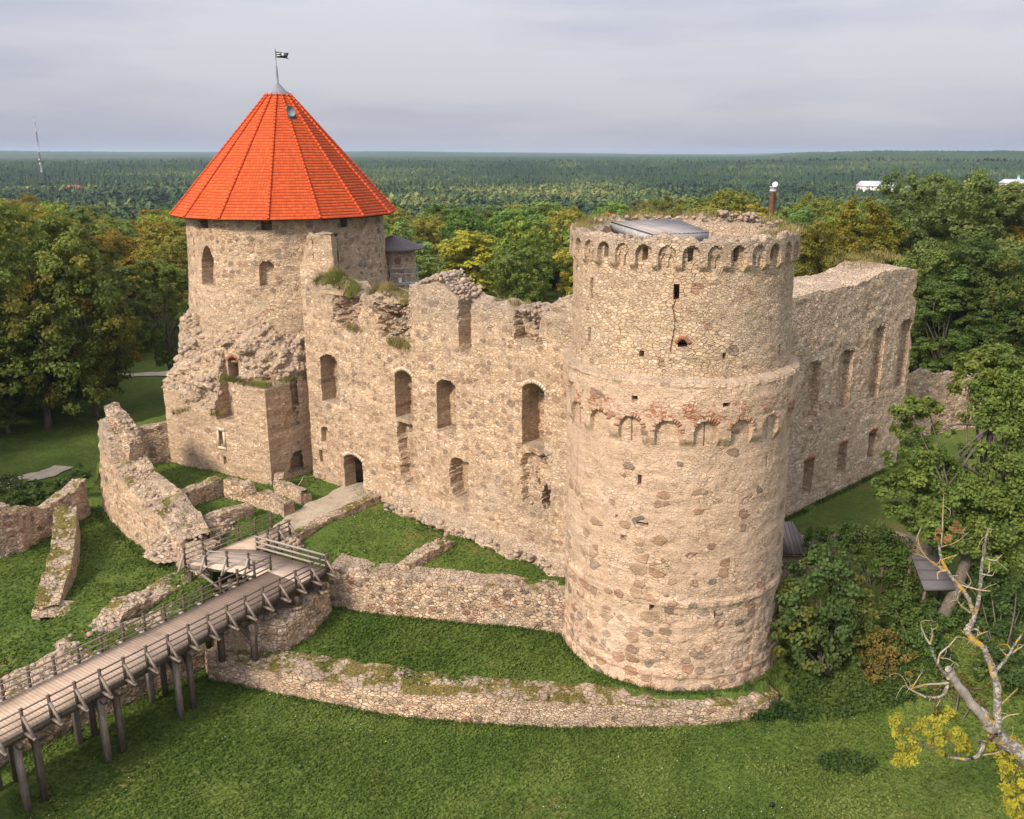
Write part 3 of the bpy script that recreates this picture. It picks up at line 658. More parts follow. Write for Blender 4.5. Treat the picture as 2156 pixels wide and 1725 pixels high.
LOW = [slot_of(*c6_(558, 222), *c6_(577, 287), 6.55), slot_of(*c6_(545, 517), *c6_(615, 536), 6.55), slot_of(*c6_(620, 1040), *c6_(646, 1080), 6.6), slot_of(*c6_(1380, 105), *c6_(1390, 175), 6.55),
       slot_of(*c6_(412, 472), *c6_(426, 497), 6.55), slot_of(*c6_(440, 600), *c6_(475, 632), 6.6), slot_of(*c6_(1025, 1085), *c6_(1065, 1130), 6.65)]
LOWD = [.9, .45, .9, .35, .4, .3, .25]
def cutslots(P, Zv, L, D, arch=()):
    d = np.zeros_like(Zv)
    for k, (w, dd) in enumerate(zip(L, D)): d = np.maximum(d, rect_depth(P, Zv, *w, dd, .22 if k in arch else 0))
    return d
def zrows(z0, z1, dz, extra=()):
    z = np.arange(z0, z1+1e-6, dz); z = np.concatenate([z, [e+q for e in extra for q in (-.01, .01)]]); return np.unique(np.round(z[(z >= z0) & (z <= z1)], 4))
def rough(Zv, amp, seed, R=6.5, f=1.7):
    X = R*np.cos(th)[None]+0*Zv; Y = R*np.sin(th)[None]+0*Zv
    return amp*fbm(X*f, Y*f, Zv*f*1.15, seed, 3)
# lower drum
z = zrows(-.4, 18.62, .09, [w[k] for w in LOW+MD for k in (2, 3)])
Zv = np.broadcast_to(z[:, None], (len(z), NT)); Pv = np.broadcast_to(PH[None], Zv.shape)
prof = np.interp(z, [-.4, .9, 1.9, 2.0, 2.35, 2.45, 5.9, 6.2, 6.35, 6.6, 6.75, 12, 15.4], [6.92, 6.76, 6.58, 6.65, 6.63, 6.55, 6.48, 6.49, 6.55, 6.54, 6.45, 6.42, 6.36])
drum = np.broadcast_to(prof[:, None], Zv.shape)
# the arcade: wall above projects on round arches carried by corbels
NA = 21; ph0 = math.radians(-3.2)
u = ((Pv-ph0)/(2*math.pi/NA)+.5) % 1.0-.5       # -0.5..0.5 within a bay
ux = u*(2*math.pi/NA)*6.8                       # metres
ah = .64; spring = 16.25; arc = spring+np.sqrt(np.clip(ah*ah-ux**2, 0, None))*.95
corb = 15.55+.38*sstep(.25, .0, np.abs(np.abs(ux)-.99)-.12)*0+0.10*vnoise(Pv*40, 3, 0, 5)
proj = np.where(Zv > 17.05, 1.0, np.where(np.abs(ux) < ah, np.where(Zv > arc, 1.0, 0.0), sstep(15.35, 15.95, Zv+0.05*vnoise(Pv*30, 1, 0, 7))))
proj = np.where(Zv < 15.3, 0.0, proj)
drum = drum+.26*proj+.03*sstep(17.0, 17.2, Zv)
mul = (np.floor((Pv-ph0)/(2*math.pi/NA)+.5).astype(int) % 2 != 0)
drum = np.where((proj < .5) & mul & (np.abs(ux) < .045) & (Zv > 15.5) & (Zv < 16.9), drum-.12, drum)       # flue grooves in some niches
drum = drum+np.where(Zv < 6.9, .055, .032)*fbm(6.5*np.cos(th)[None]*1.7+0*Zv, 6.5*np.sin(th)[None]*1.7+0*Zv, Zv*2.0, 31, 3)
drum = drum-cutslots(Pv, Zv, LOW, LOWD)-cutslots(Pv, Zv, MD, [.7, .7, .2])
rows_R = list(drum); rows_Z = list(Zv)
# sloping mortar ledge
rl = 6.66+.05*vnoise(PH*30, 0, 0, 3); 
for R_, z_ in ((rl, 18.72), (rl-.04, 18.86), (rl-.35, 18.97), (rl-.8, 19.12), (rl*0+5.8, 19.18)): rows_R.append(R_+0*th); rows_Z.append(np.full(NT, z_)+.03*vnoise(PH*25, z_, 0, 4))
BRKT = stone_mat('round_tower_lower_stone', mortar=(.55, .405, .29), ss=3.2, zst=1.9, bsc=1.05, bz=1.4, plaster=.5, grey=.10, brick=(17.0-.9, 17.75-.9), bandz=(.6, 12.5, .34, .93), joint=.055, flat2=('cyl', 6.45))
mb = MB(); radial(mb, TC, th, rows_R, rows_Z, cap_top=False)
# real field stones in the lower courses
rng = np.random.default_rng(12); P_, R_ = [], []
for zc in np.arange(1.6, 13.0, .62):
    n = int(36*(1-(zc-1.5)/14)); 
    for k in range(n):
        if rng.random() < .12+.03*zc: continue
        a = T0+rng.uniform(-1.9, 1.9); zz = zc+rng.uniform(-.16, .16); r = rng.choice([rng.uniform(.14, .28), rng.uniform(.3, .56)], p=[.62, .38])*(1.1-.03*zc)
        Rr = np.interp(zz, z, prof)-r*.72; P_.append((TC[0]+Rr*math.cos(a), TC[1]+Rr*math.sin(a), zz)); R_.append(r)
base = (TC[0], TC[1], 0.9)
rt = thing('round_tower', base, 'large cylindrical stone tower in front with two rings of blind arches and a flat top', 'castle tower')
drum_mb = mb
add_stones(drum_mb, P_, R_, 13, flat=.75)
# upper drum and crown of corbelled arches
z = zrows(18.9, 25.92, .07, [w[k] for w in UP for k in (2, 3)])
Zv = np.broadcast_to(z[:, None], (len(z), NT)); Pv = np.broadcast_to(PH[None], Zv.shape)
up_r = np.broadcast_to(np.interp(z, [18.9, 19.4, 24.4, 26.2], [6.14, 6.10, 6.0, 5.92])[:, None], Zv.shape)
NB = 33; pb0 = math.radians(-6.0); u = ((Pv-pb0)/(2*math.pi/NB)+.5) % 1.0-.5; ux = u*(2*math.pi/NB)*6.4
bay = np.round((Pv-pb0)/(2*math.pi/NB)).astype(int)
ah = .42; arc = 25.22+np.sqrt(np.clip(ah*ah-ux**2, 0, None))
corbel = sstep(24.32, 24.72, Zv)
proj = np.where(Zv > 25.66, 1.0, np.where(np.abs(ux) < ah, np.where(Zv > arc, 1.0, 0.0), corbel)); proj = np.where(Zv < 24.3, 0, proj)
up_r = up_r+.27*proj
odd = (bay % 2 == 1)
niche = (np.abs(ux) < ah) & (Zv > 24.6) & (Zv < arc)
up_r = np.where(niche & odd & (np.abs(ux+.02) < .14) & (Zv > 24.85) & (Zv < 25.5), up_r-.5, up_r)              # arrow slits
lx = np.abs(np.abs(ux)-.19)      # twin blind lancets
up_r = np.where(niche & ~odd & (Zv > 24.6) & ~((lx < .14) & (Zv < 25.0+.22*(1-lx/.14))), up_r+.09, up_r)
up_r = up_r+.03*fbm(6.2*np.cos(th)[None]*1.8+0*Zv, 6.2*np.sin(th)[None]*1.8+0*Zv, Zv*2.2, 33, 3)
up_r = up_r-cutslots(Pv, Zv, UP, UPD, (1,))
crack = np.abs(wrap(Pv-UP[0][0]-.01)*6.2+.12*vnoise(Zv*2.3, 4, 0, 6)) < .035
up_r = np.where(crack & (Zv > 20.3) & (Zv < UP[0][2]), up_r-.12, up_r)
rows_R = list(up_r); rows_Z = [q.copy() for q in Zv]
tn = .13*fbm(PH*6, 2, 0, 44, 3)+.10*vnoise(PH*19, 5, 0, 45)
rows_Z[-1] = rows_Z[-1]+tn-.02
back = sstep(1.9, 2.6, np.abs(PH))           # far side stands a little higher
for R_, z_ in ((6.14, 26.02), (5.9, 26.04), (5.6, 25.98), (5.25, 25.84), (4.9, 25.78), (4.75, 25.3), (4.7, 24.2), (4.7, 22.5)):
    rows_R.append(R_+.10*vnoise(PH*14, R_*3, 0, 46)); rows_Z.append(z_+tn*(1 if z_ > 25.7 else .3)+.30*back*(z_ > 25.7)+.10*vnoise(PH*22, R_*7, 0, 47))
MAT_UP = stone_mat('round_tower_upper_stone', mortar=(.48, .375, .265), ss=3.3, zst=1.9, bprob=1.0, bsc=1.4, grey=.22, topz=25.1-.9, joint=.06, gapf=.5, flat2=('cyl', 6.1))
mb = MB(); radial(mb, TC, th, rows_R, rows_Z, cap_top=True)
rng = np.random.default_rng(17); P_ = []; R_ = []
for k in range(230):
    a = rng.uniform(0, 2*math.pi); rr = rng.uniform(4.9, 6.1); f = abs(wrap(a-T0)) > 1.9
    P_.append((TC[0]+rr*math.cos(a), TC[1]+rr*math.sin(a), 25.93+.3*f+rng.uniform(-.05, .08))); R_.append(rng.uniform(.07, .2))
for k in range(60): a = T0+math.pi+rng.uniform(-.95, -.4); rr = rng.uniform(4.9, 6.0); P_.append((TC[0]+rr*math.cos(a), TC[1]+rr*math.sin(a), 26.1+rng.uniform(0, .55))); R_.append(rng.uniform(.09, .22))
add_stones(mb, P_, R_, 18)
lean(mb).build('upper_drum', [MAT_UP, MAT_BOULD], rt, base=base)
def tpt(a0): return lambda s, backd, z: (TC[0]+(6.11-backd)*math.cos(T0+s/6.2), TC[1]+(6.11-backd)*math.sin(T0+s/6.2), z)
w = UP[1]; m2 = MB(); arch_ring(m2, tpt(0), w[0]*6.2, w[1]*6.2, w[3]-.22, .22, .2, .05, .15, 9); lean(m2).build('brick_arch', REDB, rt, base=base)
# brick arch rims of the lower arcade (worn: only some bays keep them)
rng = np.random.default_rng(3)
for k in range(-4, 5):
    pc = ph0+k*2*math.pi/NA
    m2 = drum_mb; m2.mi = 2; any_ = False
    for j in range(17):
        if rng.random() < (.5 if k in (0, 1, 2, -1) else .82): continue
        any_ = True; t = (j+.5)/17*math.pi; r0, r1 = .66, .66+rng.uniform(.18, .26)
        for_ = []
        q = [(r0, t-.058), (r1, t-.062), (r1, t+.062), (r0, t+.058)]
        pf = []
        for rad_ in (6.675, 6.5):
            for (r, tt) in q:
                x = r*math.cos(tt); zz = 16.25+r*math.sin(tt)*.97; a = T0+pc+x/6.6; pf.append((TC[0]+rad_*math.cos(a), TC[1]+rad_*math.sin(a), zz))
        m2.add(pf, [(0, 1, 2, 3), (7, 6, 5, 4), (0, 4, 5, 1), (1, 5, 6, 2), (2, 6, 7, 3), (3, 7, 4, 0)])
m2.mi = 0
lean(drum_mb).build('lower_drum', [BRKT, MAT_BOULD, REDB], rt, base=base)
# plank roof inside the crown
WOODG = simple_mat('grey_weathered_wood', (.20, .175, .155), (.33, .295, .265), 5, (1, 1, 1), bstr=.4)
def planks_mat(name, c0, c1, axis=0, width=.24, gap=(.07, .06, .05)):
    m, nt = mat_new(name); uv = nd(nt, 'ShaderNodeUVMap').outputs[0]; sp = nd(nt, 'ShaderNodeSeparateXYZ', None, Vector=uv)
    a = mth(nt, 'DIVIDE', sp.outputs[axis], width); idx_ = mth(nt, 'FLOOR', a); fr = mth(nt, 'FRACT', a)
    wn_ = nd(nt, 'ShaderNodeTexWhiteNoise', {'noise_dimensions': '1D'}, W=idx_).outputs['Value']
    gr = noise(nt, vscale(nt, uv, (9, .9, 1) if axis == 0 else (.9, 9, 1)), 2.2, 4, .65)
    col = mixc(nt, wn_, c0, c1); col = mixc(nt, mth(nt, 'MULTIPLY', gr, .6), col, tuple(min(1, k*1.45) for k in c1))
    e = mth(nt, 'MINIMUM', fr, mth(nt, 'SUBTRACT', 1.0, fr)); g = srange(nt, e, .13, .03)
    Po = nd(nt, 'ShaderNodeTexCoord').outputs['Object']
    col = mixc(nt, mth(nt, 'MULTIPLY', srange(nt, noise(nt, Po, .55, 4, .7), .46, .66), .45), col, tuple(k*.55 for k in c0))
    col = mixc(nt, mth(nt, 'MULTIPLY', srange(nt, noise(nt, Po, 2.2, 3, .7), .54, .66), .35), col, tuple(min(1, k*1.35) for k in c1))
    col = mixc(nt, mth(nt, 'MULTIPLY', g, .85), col, gap)
    finish(nt, col, .8, mth(nt, 'SUBTRACT', gr, g), .4, .02); return m
def slab(mb, P, thick=.05, uvw=None):
    """a flat board through 4 corner points, thickened downwards, with metric UVs"""
    P = np.array(P, float); n = np.cross(P[1]-P[0], P[3]-P[0]); n /= np.linalg.norm(n)
    if n[2] < 0: n = -n
    v = np.concatenate([P, P-n*thick]); w_ = np.linalg.norm(P[1]-P[0]); h_ = np.linalg.norm(P[3]-P[0]); w2 = np.linalg.norm(P[2]-P[3])
    uv = np.array([(0, 0), (w_, 0), (w2, h_), (0, h_)]*2)
    mb.add(v, [(0, 1, 2, 3), (7, 6, 5, 4), (0, 4, 5, 1), (1, 5, 6, 2), (2, 6, 7, 3), (3, 7, 4, 0)])
    mb.uv = uv if mb.uv is None else np.concatenate([mb.uv, uv])
    return mb
PLK = planks_mat('roof_planks', (.20, .18, .165), (.33, .30, .28), 0, .28)
roof = thing('plank_roof', (TC[0], TC[1], 25.9), 'low shed roof of grey planks sheltering the inside of the round tower top', 'roof')
bq = (TC[0], TC[1], 25.9)
m2 = MB(); R4 = [(lambda r, Y: (r[0]*Y/r[1], Y, CAM_H+r[2]*Y/r[1]))(ray(*p), Y) for p, Y in (((1286, 466), 53.2), ((1428, 462), 53.8), ((1493, 488), 47.8), ((1374, 492.5), 46.3))]; slab(m2, R4, .07); m2.build('roof_deck', PLK, roof, base=bq)
q_ = lambda a, dz: (a[0]*.985+TC[0]*.015, a[1]*.985+TC[1]*.015, a[2]-dz)
m2 = MB(); m2.bar(q_(R4[0], .35), q_(R4[3], .35), .05, .55); m2.bar(q_(R4[3], .30), q_(R4[2], .30), .06, .45)
m2.build('side_boards', simple_mat('pale_board', (.30, .29, .29), (.40, .385, .38), 3), roof, base=bq)

# ------------------------------------------------------------------ west tower with the red roof
WC = (-20.0, 80.5); W0 = math.atan2(-WC[1], -WC[0])
PL = [(-29.2, 88.5), (-31.6, 81.0), (-29.9, 73.6), (-24.6, 70.75), (-19.6, 68.0), (-16.9, 71.4), (-14.5, 69.5), (-11.0, 79.0)]
NW = 960
thw = np.sort(np.concatenate([np.arange(NW)*2*math.pi/NW]+[[math.atan2(y-WC[1], x-WC[0]) % (2*math.pi)+e for e in (-.0006, .0006)] for x, y in PL[2:6]]))
pw = wrap(thw-W0)
def poly_r(t, poly, c):
    r = np.full(t.shape, 0.0); dx, dy = np.cos(t), np.sin(t); n = len(poly)
    for i in range(n):
        x0, y0 = poly[i][0]-c[0], poly[i][1]-c[1]; x1, y1 = poly[(i+1) % n][0]-c[0], poly[(i+1) % n][1]-c[1]
        ex, ey = x1-x0, y1-y0; den = dx*ey-dy*ex
        k = (x0*ey-y0*ex)/np.where(abs(den) < 1e-9, 1e-9, den); u = (x0*dy-y0*dx)/np.where(abs(den) < 1e-9, 1e-9, den)
        ok = (k > 0) & (u >= -1e-6) & (u <= 1+1e-6); r = np.where(ok & (k > r), k, r)
    return r
RP = poly_r(thw, PL+[(-12, 90), (-22, 93)], WC)
def ang(x, y): return wrap(math.atan2(y-WC[1], x-WC[0])-W0)
pP1 = ang(-19.6, 68.0); pP0 = ang(-29.9, 73.6); pBL = ang(-24.4, 70.6); pP2 = ang(-16.9, 71.4)
DR = 8.72
wcut = lambda l, t, r, b, R=DR: (lambda a, b_, c_: (wrap(a[0]-W0), wrap(b_[0]-W0), c_[1], a[1]))(cyl_hit((l, t), WC, R), cyl_hit((r, t), WC, R), cyl_hit((l, b), WC, R))
LANCET = wcut(418, 518, 445, 597); BLIND = wcut(543, 551, 576, 602)
EAVEW = [wcut(415, 456, 431, 479), wcut(547, 456, 570, 485), wcut(720, 456, 735, 479)]
z = zrows(2.5, 25.05, .11, [EAVEW[1][2], BLIND[2], LANCET[2]])
Zv = np.broadcast_to(z[:, None], (len(z), len(thw))); Pv = np.broadcast_to(pw[None], Zv.shape)
XW = DR*np.cos(thw)[None]+0*Zv; YW = DR*np.sin(thw)[None]+0*Zv
rg = fbm(XW*.55, YW*.55, Zv*.6, 71, 3); rg2 = fbm(XW*1.7, YW*1.7, Zv*1.7, 72, 3)
Rd = np.interp(Zv, [10, 17, 21, 25], [8.95, 8.9, 8.6, 8.45])+.035*rg2
# intact height of the polygonal base by angle, and the height where the rubble dies into the drum
zi = np.interp(pw, [-math.pi, pP0-.6, pP0-.2, pP0, pP0+.25, pBL-.05, pBL-.02, pBL, pP1, pP2, pP2+.25, math.pi], [4, 9.5, 10.0, 10.2, 9.4, 9.0, 9.2, 12.1, 12.2, 12.2, 10, 8])
zt = np.interp(pw, [-math.pi, pP0-.9, pP0-.25, pP0+.1, pBL-.1, pBL+.12, pP1-.12, pP1+.1, pP2+.2, math.pi], [8, 15.0, 17.6, 16.6, 15.0, 16.0, 16.9, 16.7, 15.2, 9])
ZI = zi[None]+np.where(np.broadcast_to(pw[None], Zv.shape) < pBL-.01, 1.1, .3)*rg; ZT_ = zt[None]+.9*rg
t = np.clip((Zv-ZI)/np.maximum(ZT_-ZI, .3), 0, 1)
blk = sstep(pBL-.01, pBL+.01, Pv)*sstep(pP2+.03, pP2-.01, Pv)
Rpv = np.broadcast_to(RP[None], Zv.shape)
Rtop = Rd-.1
ledge = np.minimum(Rpv, DR+1.45+.35*rg)             # set-back of the rubble above the block's ledge
Rl = Rpv+(Rtop-Rpv)*(t**.8)                          # left: leaning rubble
Rb = np.where(t > 0, ledge+(Rtop-ledge)*np.clip(t, 0, 1)**2.2, Rpv)
Rr = np.where(blk > .5, Rb, Rl)
rub = (t > .01) & (t < .985)
Rr = Rr+np.where(rub, .36*rg2+.34*rg, .05*rg2)
R_all = np.where(t >= .985, Rd, np.maximum(Rr, Rd-.05))
# recessed bay with the timbered doorway on the left, slots, hollows
def pix_on_poly(l, t_, r, b):          # opening on the W1 face
    A_, B_ = (-29.9, 73.6), (-19.6, 68.0); out = []
    for p in ((l, t_), (r, t_), (l, b)):
        s_, zz = plane_hit(p, A_, B_); e = np.array(B_)-np.array(A_); e /= np.linalg.norm(e); x, y = np.array(A_)+e*s_; out.append((ang(x, y), zz))
    return (out[0][0], out[1][0], out[2][1], out[0][1])
def pix_on_r(l, t_, r, b):
    A_, B_ = (-19.6, 68.0), (-16.9, 71.4); out = []
    for p in ((l, t_), (r, t_), (l, b)):
        s_, zz = plane_hit(p, A_, B_); e = np.array(B_)-np.array(A_); e /= np.linalg.norm(e); x, y = np.array(A_)+e*s_; out.append((ang(x, y), zz))
    return (out[0][0], out[1][0], out[2][1], out[0][1])
def cutR(R, o, d, arch=0, ragg=0.0):
    w = rect_depth(Pv+ragg*.02*rg2, Zv+ragg*.25*rg2, *o, 1.0, arch); return np.where(w > .5, np.minimum(R, R-d), R)
BAY = pix_on_poly(441, 728, 479, 880); DOOR = pix_on_poly(452, 760, 473, 812)
w = rect_depth(Pv, Zv, *BAY, 1.0, .5); R_all = np.where(w > .5, np.minimum(R_all, DR+.55+.04*rg2), R_all)
R_all = cutR(R_all, DOOR, 1.1, .3)
S1 = pix_on_poly(460, 905, 469, 935); R_all = cutR(R_all, S1, .5); R_all = cutR(R_all, pix_on_poly(470, 963, 475, 978), .4)
for o, d, a, g in ((pix_on_r(610, 806, 624, 860), 1.0, .2, .6), (pix_on_r(609, 956, 637, 1000), 1.5, .7, 1.0), (pix_on_r(598, 868, 628, 905), .35, .3, 1.2)): R_all = cutR(R_all, o, d, a, g)
R_all = cutR(R_all, LANCET, 1.0, 1.3); R_all = cutR(R_all, BLIND, .6, .45)
for o in EAVEW: R_all = cutR(R_all, (o[0], o[1], o[2], 26), .8)
MAT_WT = stone_mat('west_tower_stone', mortar=(.49, .375, .255), ss=2.9, zst=1.8, bprob=.80, bsc=1.5, grey=.18, plaster=.2, bmix=.8, bandz=(12.0, 19.5, .94, .48), flat2=('cyl', 8.7))
base = (WC[0], WC[1], 3.8)
wt = thing('west_tower', base, 'round stone tower under a red tiled conical roof, crumbling rubble skirt at its foot', 'castle tower')
rows_R = list(R_all)+[np.full(len(thw), 8.0)]; rows_Z = list(Zv)+[np.full(len(thw), 25.06)]
mb = MB(); radial(mb, WC, thw, rows_R, rows_Z, cap_top=True)
wt_mb = mb
rng = np.random.default_rng(9); P_ = []; R_ = []
ii = np.argwhere(rub & (Pv > -1.75) & (Pv < .62) & (Zv > 8.2))
sel = ii[rng.choice(len(ii), 1150, replace=True)]
for k, j in sel:
    r = rng.uniform(.14, .40); w_ = R_all[k, j]-r*rng.uniform(.35, .8)
    if BAY[0] < pw[j] < BAY[1] and BAY[2] < z[k] < BAY[3]: continue
    P_.append((WC[0]+w_*math.cos(thw[j]), WC[1]+w_*math.sin(thw[j]), z[k]+rng.uniform(-.1, .1))); R_.append(r)
add_stones(wt_mb, P_, R_, 19, flat=.7); wt_mb.build('tower_wall', [MAT_WT, MAT_BOULD], wt, base=base)
# timber doorway and louvres
DWOOD = simple_mat('dark_timber', (.07, .045, .03), (.13, .085, .055), 6)
def wpt(R): return lambda s, backd, zz: (WC[0]+(R-backd)*math.cos(W0+s), WC[1]+(R-backd)*math.sin(W0+s), zz)
q = wpt(DR+.35)
m2 = MB(); m2.bar(q(DOOR[0]+.012, .1, DOOR[3]-.42), q(DOOR[1]-.012, .1, DOOR[3]-.42), .22, .2); m2.bar(q(DOOR[1]-.03, .55, DOOR[2]), q(DOOR[1]-.03, .55, DOOR[3]-.4), .12, .5); m2.build('door_timbers', simple_mat('brown_timber', (.17, .105, .065), (.26, .17, .11), 6), wt, base=base)
q2 = wpt(DR+.55); m2 = MB()
arch_ring(m2, lambda s, b_, zz: q2(s/(DR+.5), b_, zz), DOOR[0]*(DR+.5), DOOR[1]*(DR+.5), DOOR[3]-.3, .3, .22, .04, .2, 9); m2.build('brick_arch', REDB, wt, base=base)
for o in EAVEW:
    m2 = MB(); q = wpt(8.36)
    for f in (.28, .55, .8): m2.bar(q(o[0], 0, o[2]+f*(25-o[2])), q(o[1], 0, o[2]+f*(25-o[2])), .05, .07)
    m2.build('window_bars', DWOOD, wt, base=base)
qf = lambda o, R: [wpt(R)(o[0]-.012, 0, o[2]-.12), wpt(R)(o[1]+.012, 0, o[2]-.12)]
fr = pix_on_poly(457, 900, 472, 939); A_, B_ = np.array((-29.9, 73.6)), np.array((-19.6, 68.0)); e_ = (B_-A_)/np.linalg.norm(B_-A_); n_ = np.array((e_[1], -e_[0]))
s0, zz1 = plane_hit((456.5, 899), A_, B_); s1, _ = plane_hit((472.5, 899), A_, B_); _, zz0 = plane_hit((456.5, 941), A_, B_); i0, _ = plane_hit((460, 905), A_, B_); i1, _ = plane_hit((469, 905), A_, B_)
pw_ = lambda s, zz: tuple(A_+e_*s+n_*.02)+(zz,)
m2 = MB(); m2.bar(pw_(s0, zz1-.14), pw_(s1, zz1-.14), .14, .28); m2.bar(pw_((s0+i0)/2, zz0+.15), pw_((s0+i0)/2, zz1-.29), .13, i0-s0, (e_[0], e_[1], 0)); m2.bar(pw_((s1+i1)/2, zz0+.15), pw_((s1+i1)/2, zz1-.29), .13, s1-i1, (e_[0], e_[1], 0)); m2.bar(pw_(s0, zz0), pw_(s1, zz0), .15, .26)
m2.build('window_surround', BRKM, wt, base=base)

# roof: fifteen facets of red pantiles in real overlapping courses
def tile_mat():
    m, nt = mat_new('red_roof_tiles'); uv = nd(nt, 'ShaderNodeUVMap').outputs[0]; sp = nd(nt, 'ShaderNodeSeparateXYZ', None, Vector=uv)
    P = nd(nt, 'ShaderNodeTexCoord').outputs['Object']
    a = mth(nt, 'DIVIDE', sp.outputs[0], .26); b = mth(nt, 'DIVIDE', sp.outputs[1], .29)
    fa = mth(nt, 'FRACT', a); fb = mth(nt, 'FRACT', b)
    idv = nd(nt, 'ShaderNodeCombineXYZ', None, X=mth(nt, 'FLOOR', a), Y=mth(nt, 'FLOOR', b)).outputs[0]
    wn_ = nd(nt, 'ShaderNodeTexWhiteNoise', {'noise_dimensions': '2D'}, Vector=idv).outputs['Value']
    col = mixc(nt, wn_, (.52, .072, .017), (.66, .118, .034))
    col = mixc(nt, mth(nt, 'MULTIPLY', srange(nt, noise(nt, P, .5, 4, .6), .45, .7), .6), col, (.45, .075, .026))
    col = mixc(nt, mth(nt, 'MULTIPLY', srange(nt, noise(nt, vscale(nt, uv, (1.6, .22, 1)), 1.0, 4, .7), .52, .7), .30), col, (.34, .10, .045))
    ea = mth(nt, 'MINIMUM', fa, mth(nt, 'SUBTRACT', 1.0, fa))
    col = mixc(nt, mth(nt, 'MULTIPLY', srange(nt, ea, .17, .03), .62), col, (.20, .034, .010))
    col = mixc(nt, mth(nt, 'MULTIPLY', srange(nt, fb, .13, .03), .55), col, (.22, .036, .011))
    wave = mth(nt, 'SINE', mth(nt, 'MULTIPLY', a, 6.2832))
    finish(nt, col, .7, mth(nt, 'MULTIPLY', wave, .5), .6, .03, .12); return m
TILE = tile_mat()
NF = 15; h0 = W0+math.radians(-8.5); ap_z, ap_r, ev_z, ev_r = 34.85, .92, 24.95, 9.66
mb = MB(); uvs = []
sl_len = math.hypot(ev_r-ap_r, ap_z-ev_z); NCR = int(sl_len/.29)
for k in range(NF):
    a0, a1 = h0+k*2*math.pi/NF, h0+(k+1)*2*math.pi/NF
    for c in range(NCR):
        t0, t1 = c/NCR, (c+1)/NCR
        V = []; U = []
        for t_, lift in ((t0, .045), (t1, .010)):
            r = ev_r+(ap_r-ev_r)*t_; zz = ev_z+(ap_z-ev_z)*t_+lift; wd = 2*r*math.sin(math.pi/NF)
            for a_, sg in ((a0, -1), (a1, 1)): V.append((WC[0]+(r+lift*.6)*math.cos(a_), WC[1]+(r+lift*.6)*math.sin(a_), zz)); U.append((50+sg*wd/2, t_*NCR*.29+.002*(1 if t_ == t0 else -1)))
        # drip edge of the course
        r = ev_r+(ap_r-ev_r)*t0; zz = ev_z+(ap_z-ev_z)*t0
        for a_, sg in ((a0, -1), (a1, 1)): V.append((WC[0]+(r+.0)*math.cos(a_), WC[1]+(r+.0)*math.sin(a_), zz-.0)); U.append((50+sg, t0*NCR*.29))
        mb.add(V, [(0, 1, 3, 2), (4, 5, 1, 0)]); uvs += U
mb.uv = np.array(uvs)
rf = mb.build('roof', TILE, wt, base=base)
SOF = MB(); aa = np.arange(NF)*2*math.pi/NF+h0
radial(SOF, WC, aa, [np.full(NF, ev_r-.02), np.full(NF, 8.2)], [np.full(NF, ev_z-.06), np.full(NF, ev_z+.02)], cap_top=False); SOF.build('eaves', DWOOD, rf)
rf.children[0].location = (-base[0], -base[1], -base[2])
HIPM = simple_mat('ridge_tiles', (.47, .062, .014), (.58, .09, .022), 8, rough=.8)
hips = []
for k in range(NF):
    a0 = h0+k*2*math.pi/NF; mb = MB(); nn = 34
    for c in range(nn):
        p = []
        for t_, lf in ((c/nn, .10), ((c+1.12)/nn, .045)):
            t_ = min(t_, 1.0); r = ev_r+(ap_r-ev_r)*t_; p.append((WC[0]+(r+.03)*math.cos(a0), WC[1]+(r+.03)*math.sin(a0), ev_z+(ap_z-ev_z)*t_+lf))
        mb.tube(p, [.11, .085], 6)
    hp = mb.build('hip_tiles', HIPM, rf, base=base)
GREYM = simple_mat('grey_metal', (.17, .175, .19), (.23, .235, .25), 2, rough=.45, bstr=.05)
mb = MB(); nn = 30; aa = np.arange(nn)*2*math.pi/nn
prof_ = [(1.10, 34.78), (1.06, 34.86), (.62, 35.2), (.25, 35.6), (.11, 35.75), (.09, 36.5), (.07, 37.15), (.05, 37.17)]
radial(mb, WC, aa, [np.full(nn, r) for r, _ in prof_], [np.full(nn, zz) for _, zz in prof_]); mb.build('roof_cap', GREYM, rf, base=base, smooth=False)
# skylight hatch on the roof
c2x = lambda x, y: ((380+x/3.08)/1.1874, (100+y/3.08)/1.1874)
mb = MB(); P4 = []
for p in (c2x(1052, 628), c2x(1120, 628), c2x(1085, 533), c2x(1030, 533)):
    lo, hi = .9, 10
    for _ in range(40):
        R_ = (lo+hi)/2; tt, zz = cyl_hit(p, WC, R_); zc = ev_z+(ap_z-ev_z)*(ev_r-R_)/(ev_r-ap_r)
        if zz > zc: lo, hi = lo, hi; hi = R_ if False else hi
        if zz < zc: hi = R_
        else: lo = R_
    P4.append((WC[0]+(R_+.16)*math.cos(tt), WC[1]+(R_+.16)*math.sin(tt), zz+.18))
slab(mb, P4, .22); hatch = mb.build('roof_hatch', simple_mat('hatch_metal', (.10, .11, .115), (.15, .16, .165), 3, rough=.5), rf, base=base)
P4 = np.array(P4); cc = P4.mean(0)+(P4[3]+P4[2]-P4[0]-P4[1])*.06; e1 = (P4[1]-P4[0])/np.linalg.norm(P4[1]-P4[0]); e2 = (P4[3]-P4[0])/np.linalg.norm(P4[3]-P4[0]); nn_ = np.cross(e1, e2)
ring = [cc+nn_*.08+.33*(math.cos(t_)*e1+math.sin(t_)*1.15*e2) for t_ in np.linspace(0, 2*math.pi, 20, endpoint=False)]
mb = MB(); mb.add(ring+[r-nn_*.12 for r in ring], [(k, (k+1) % 20, 20+(k+1) % 20, 20+k) for k in range(20)]); mb.ngon(list(range(20)))
mb.build('dome_light', simple_mat('grey_glass', (.17, .19, .19), (.20, .215, .22), 2, rough=.6, bstr=0), hatch, base=None)
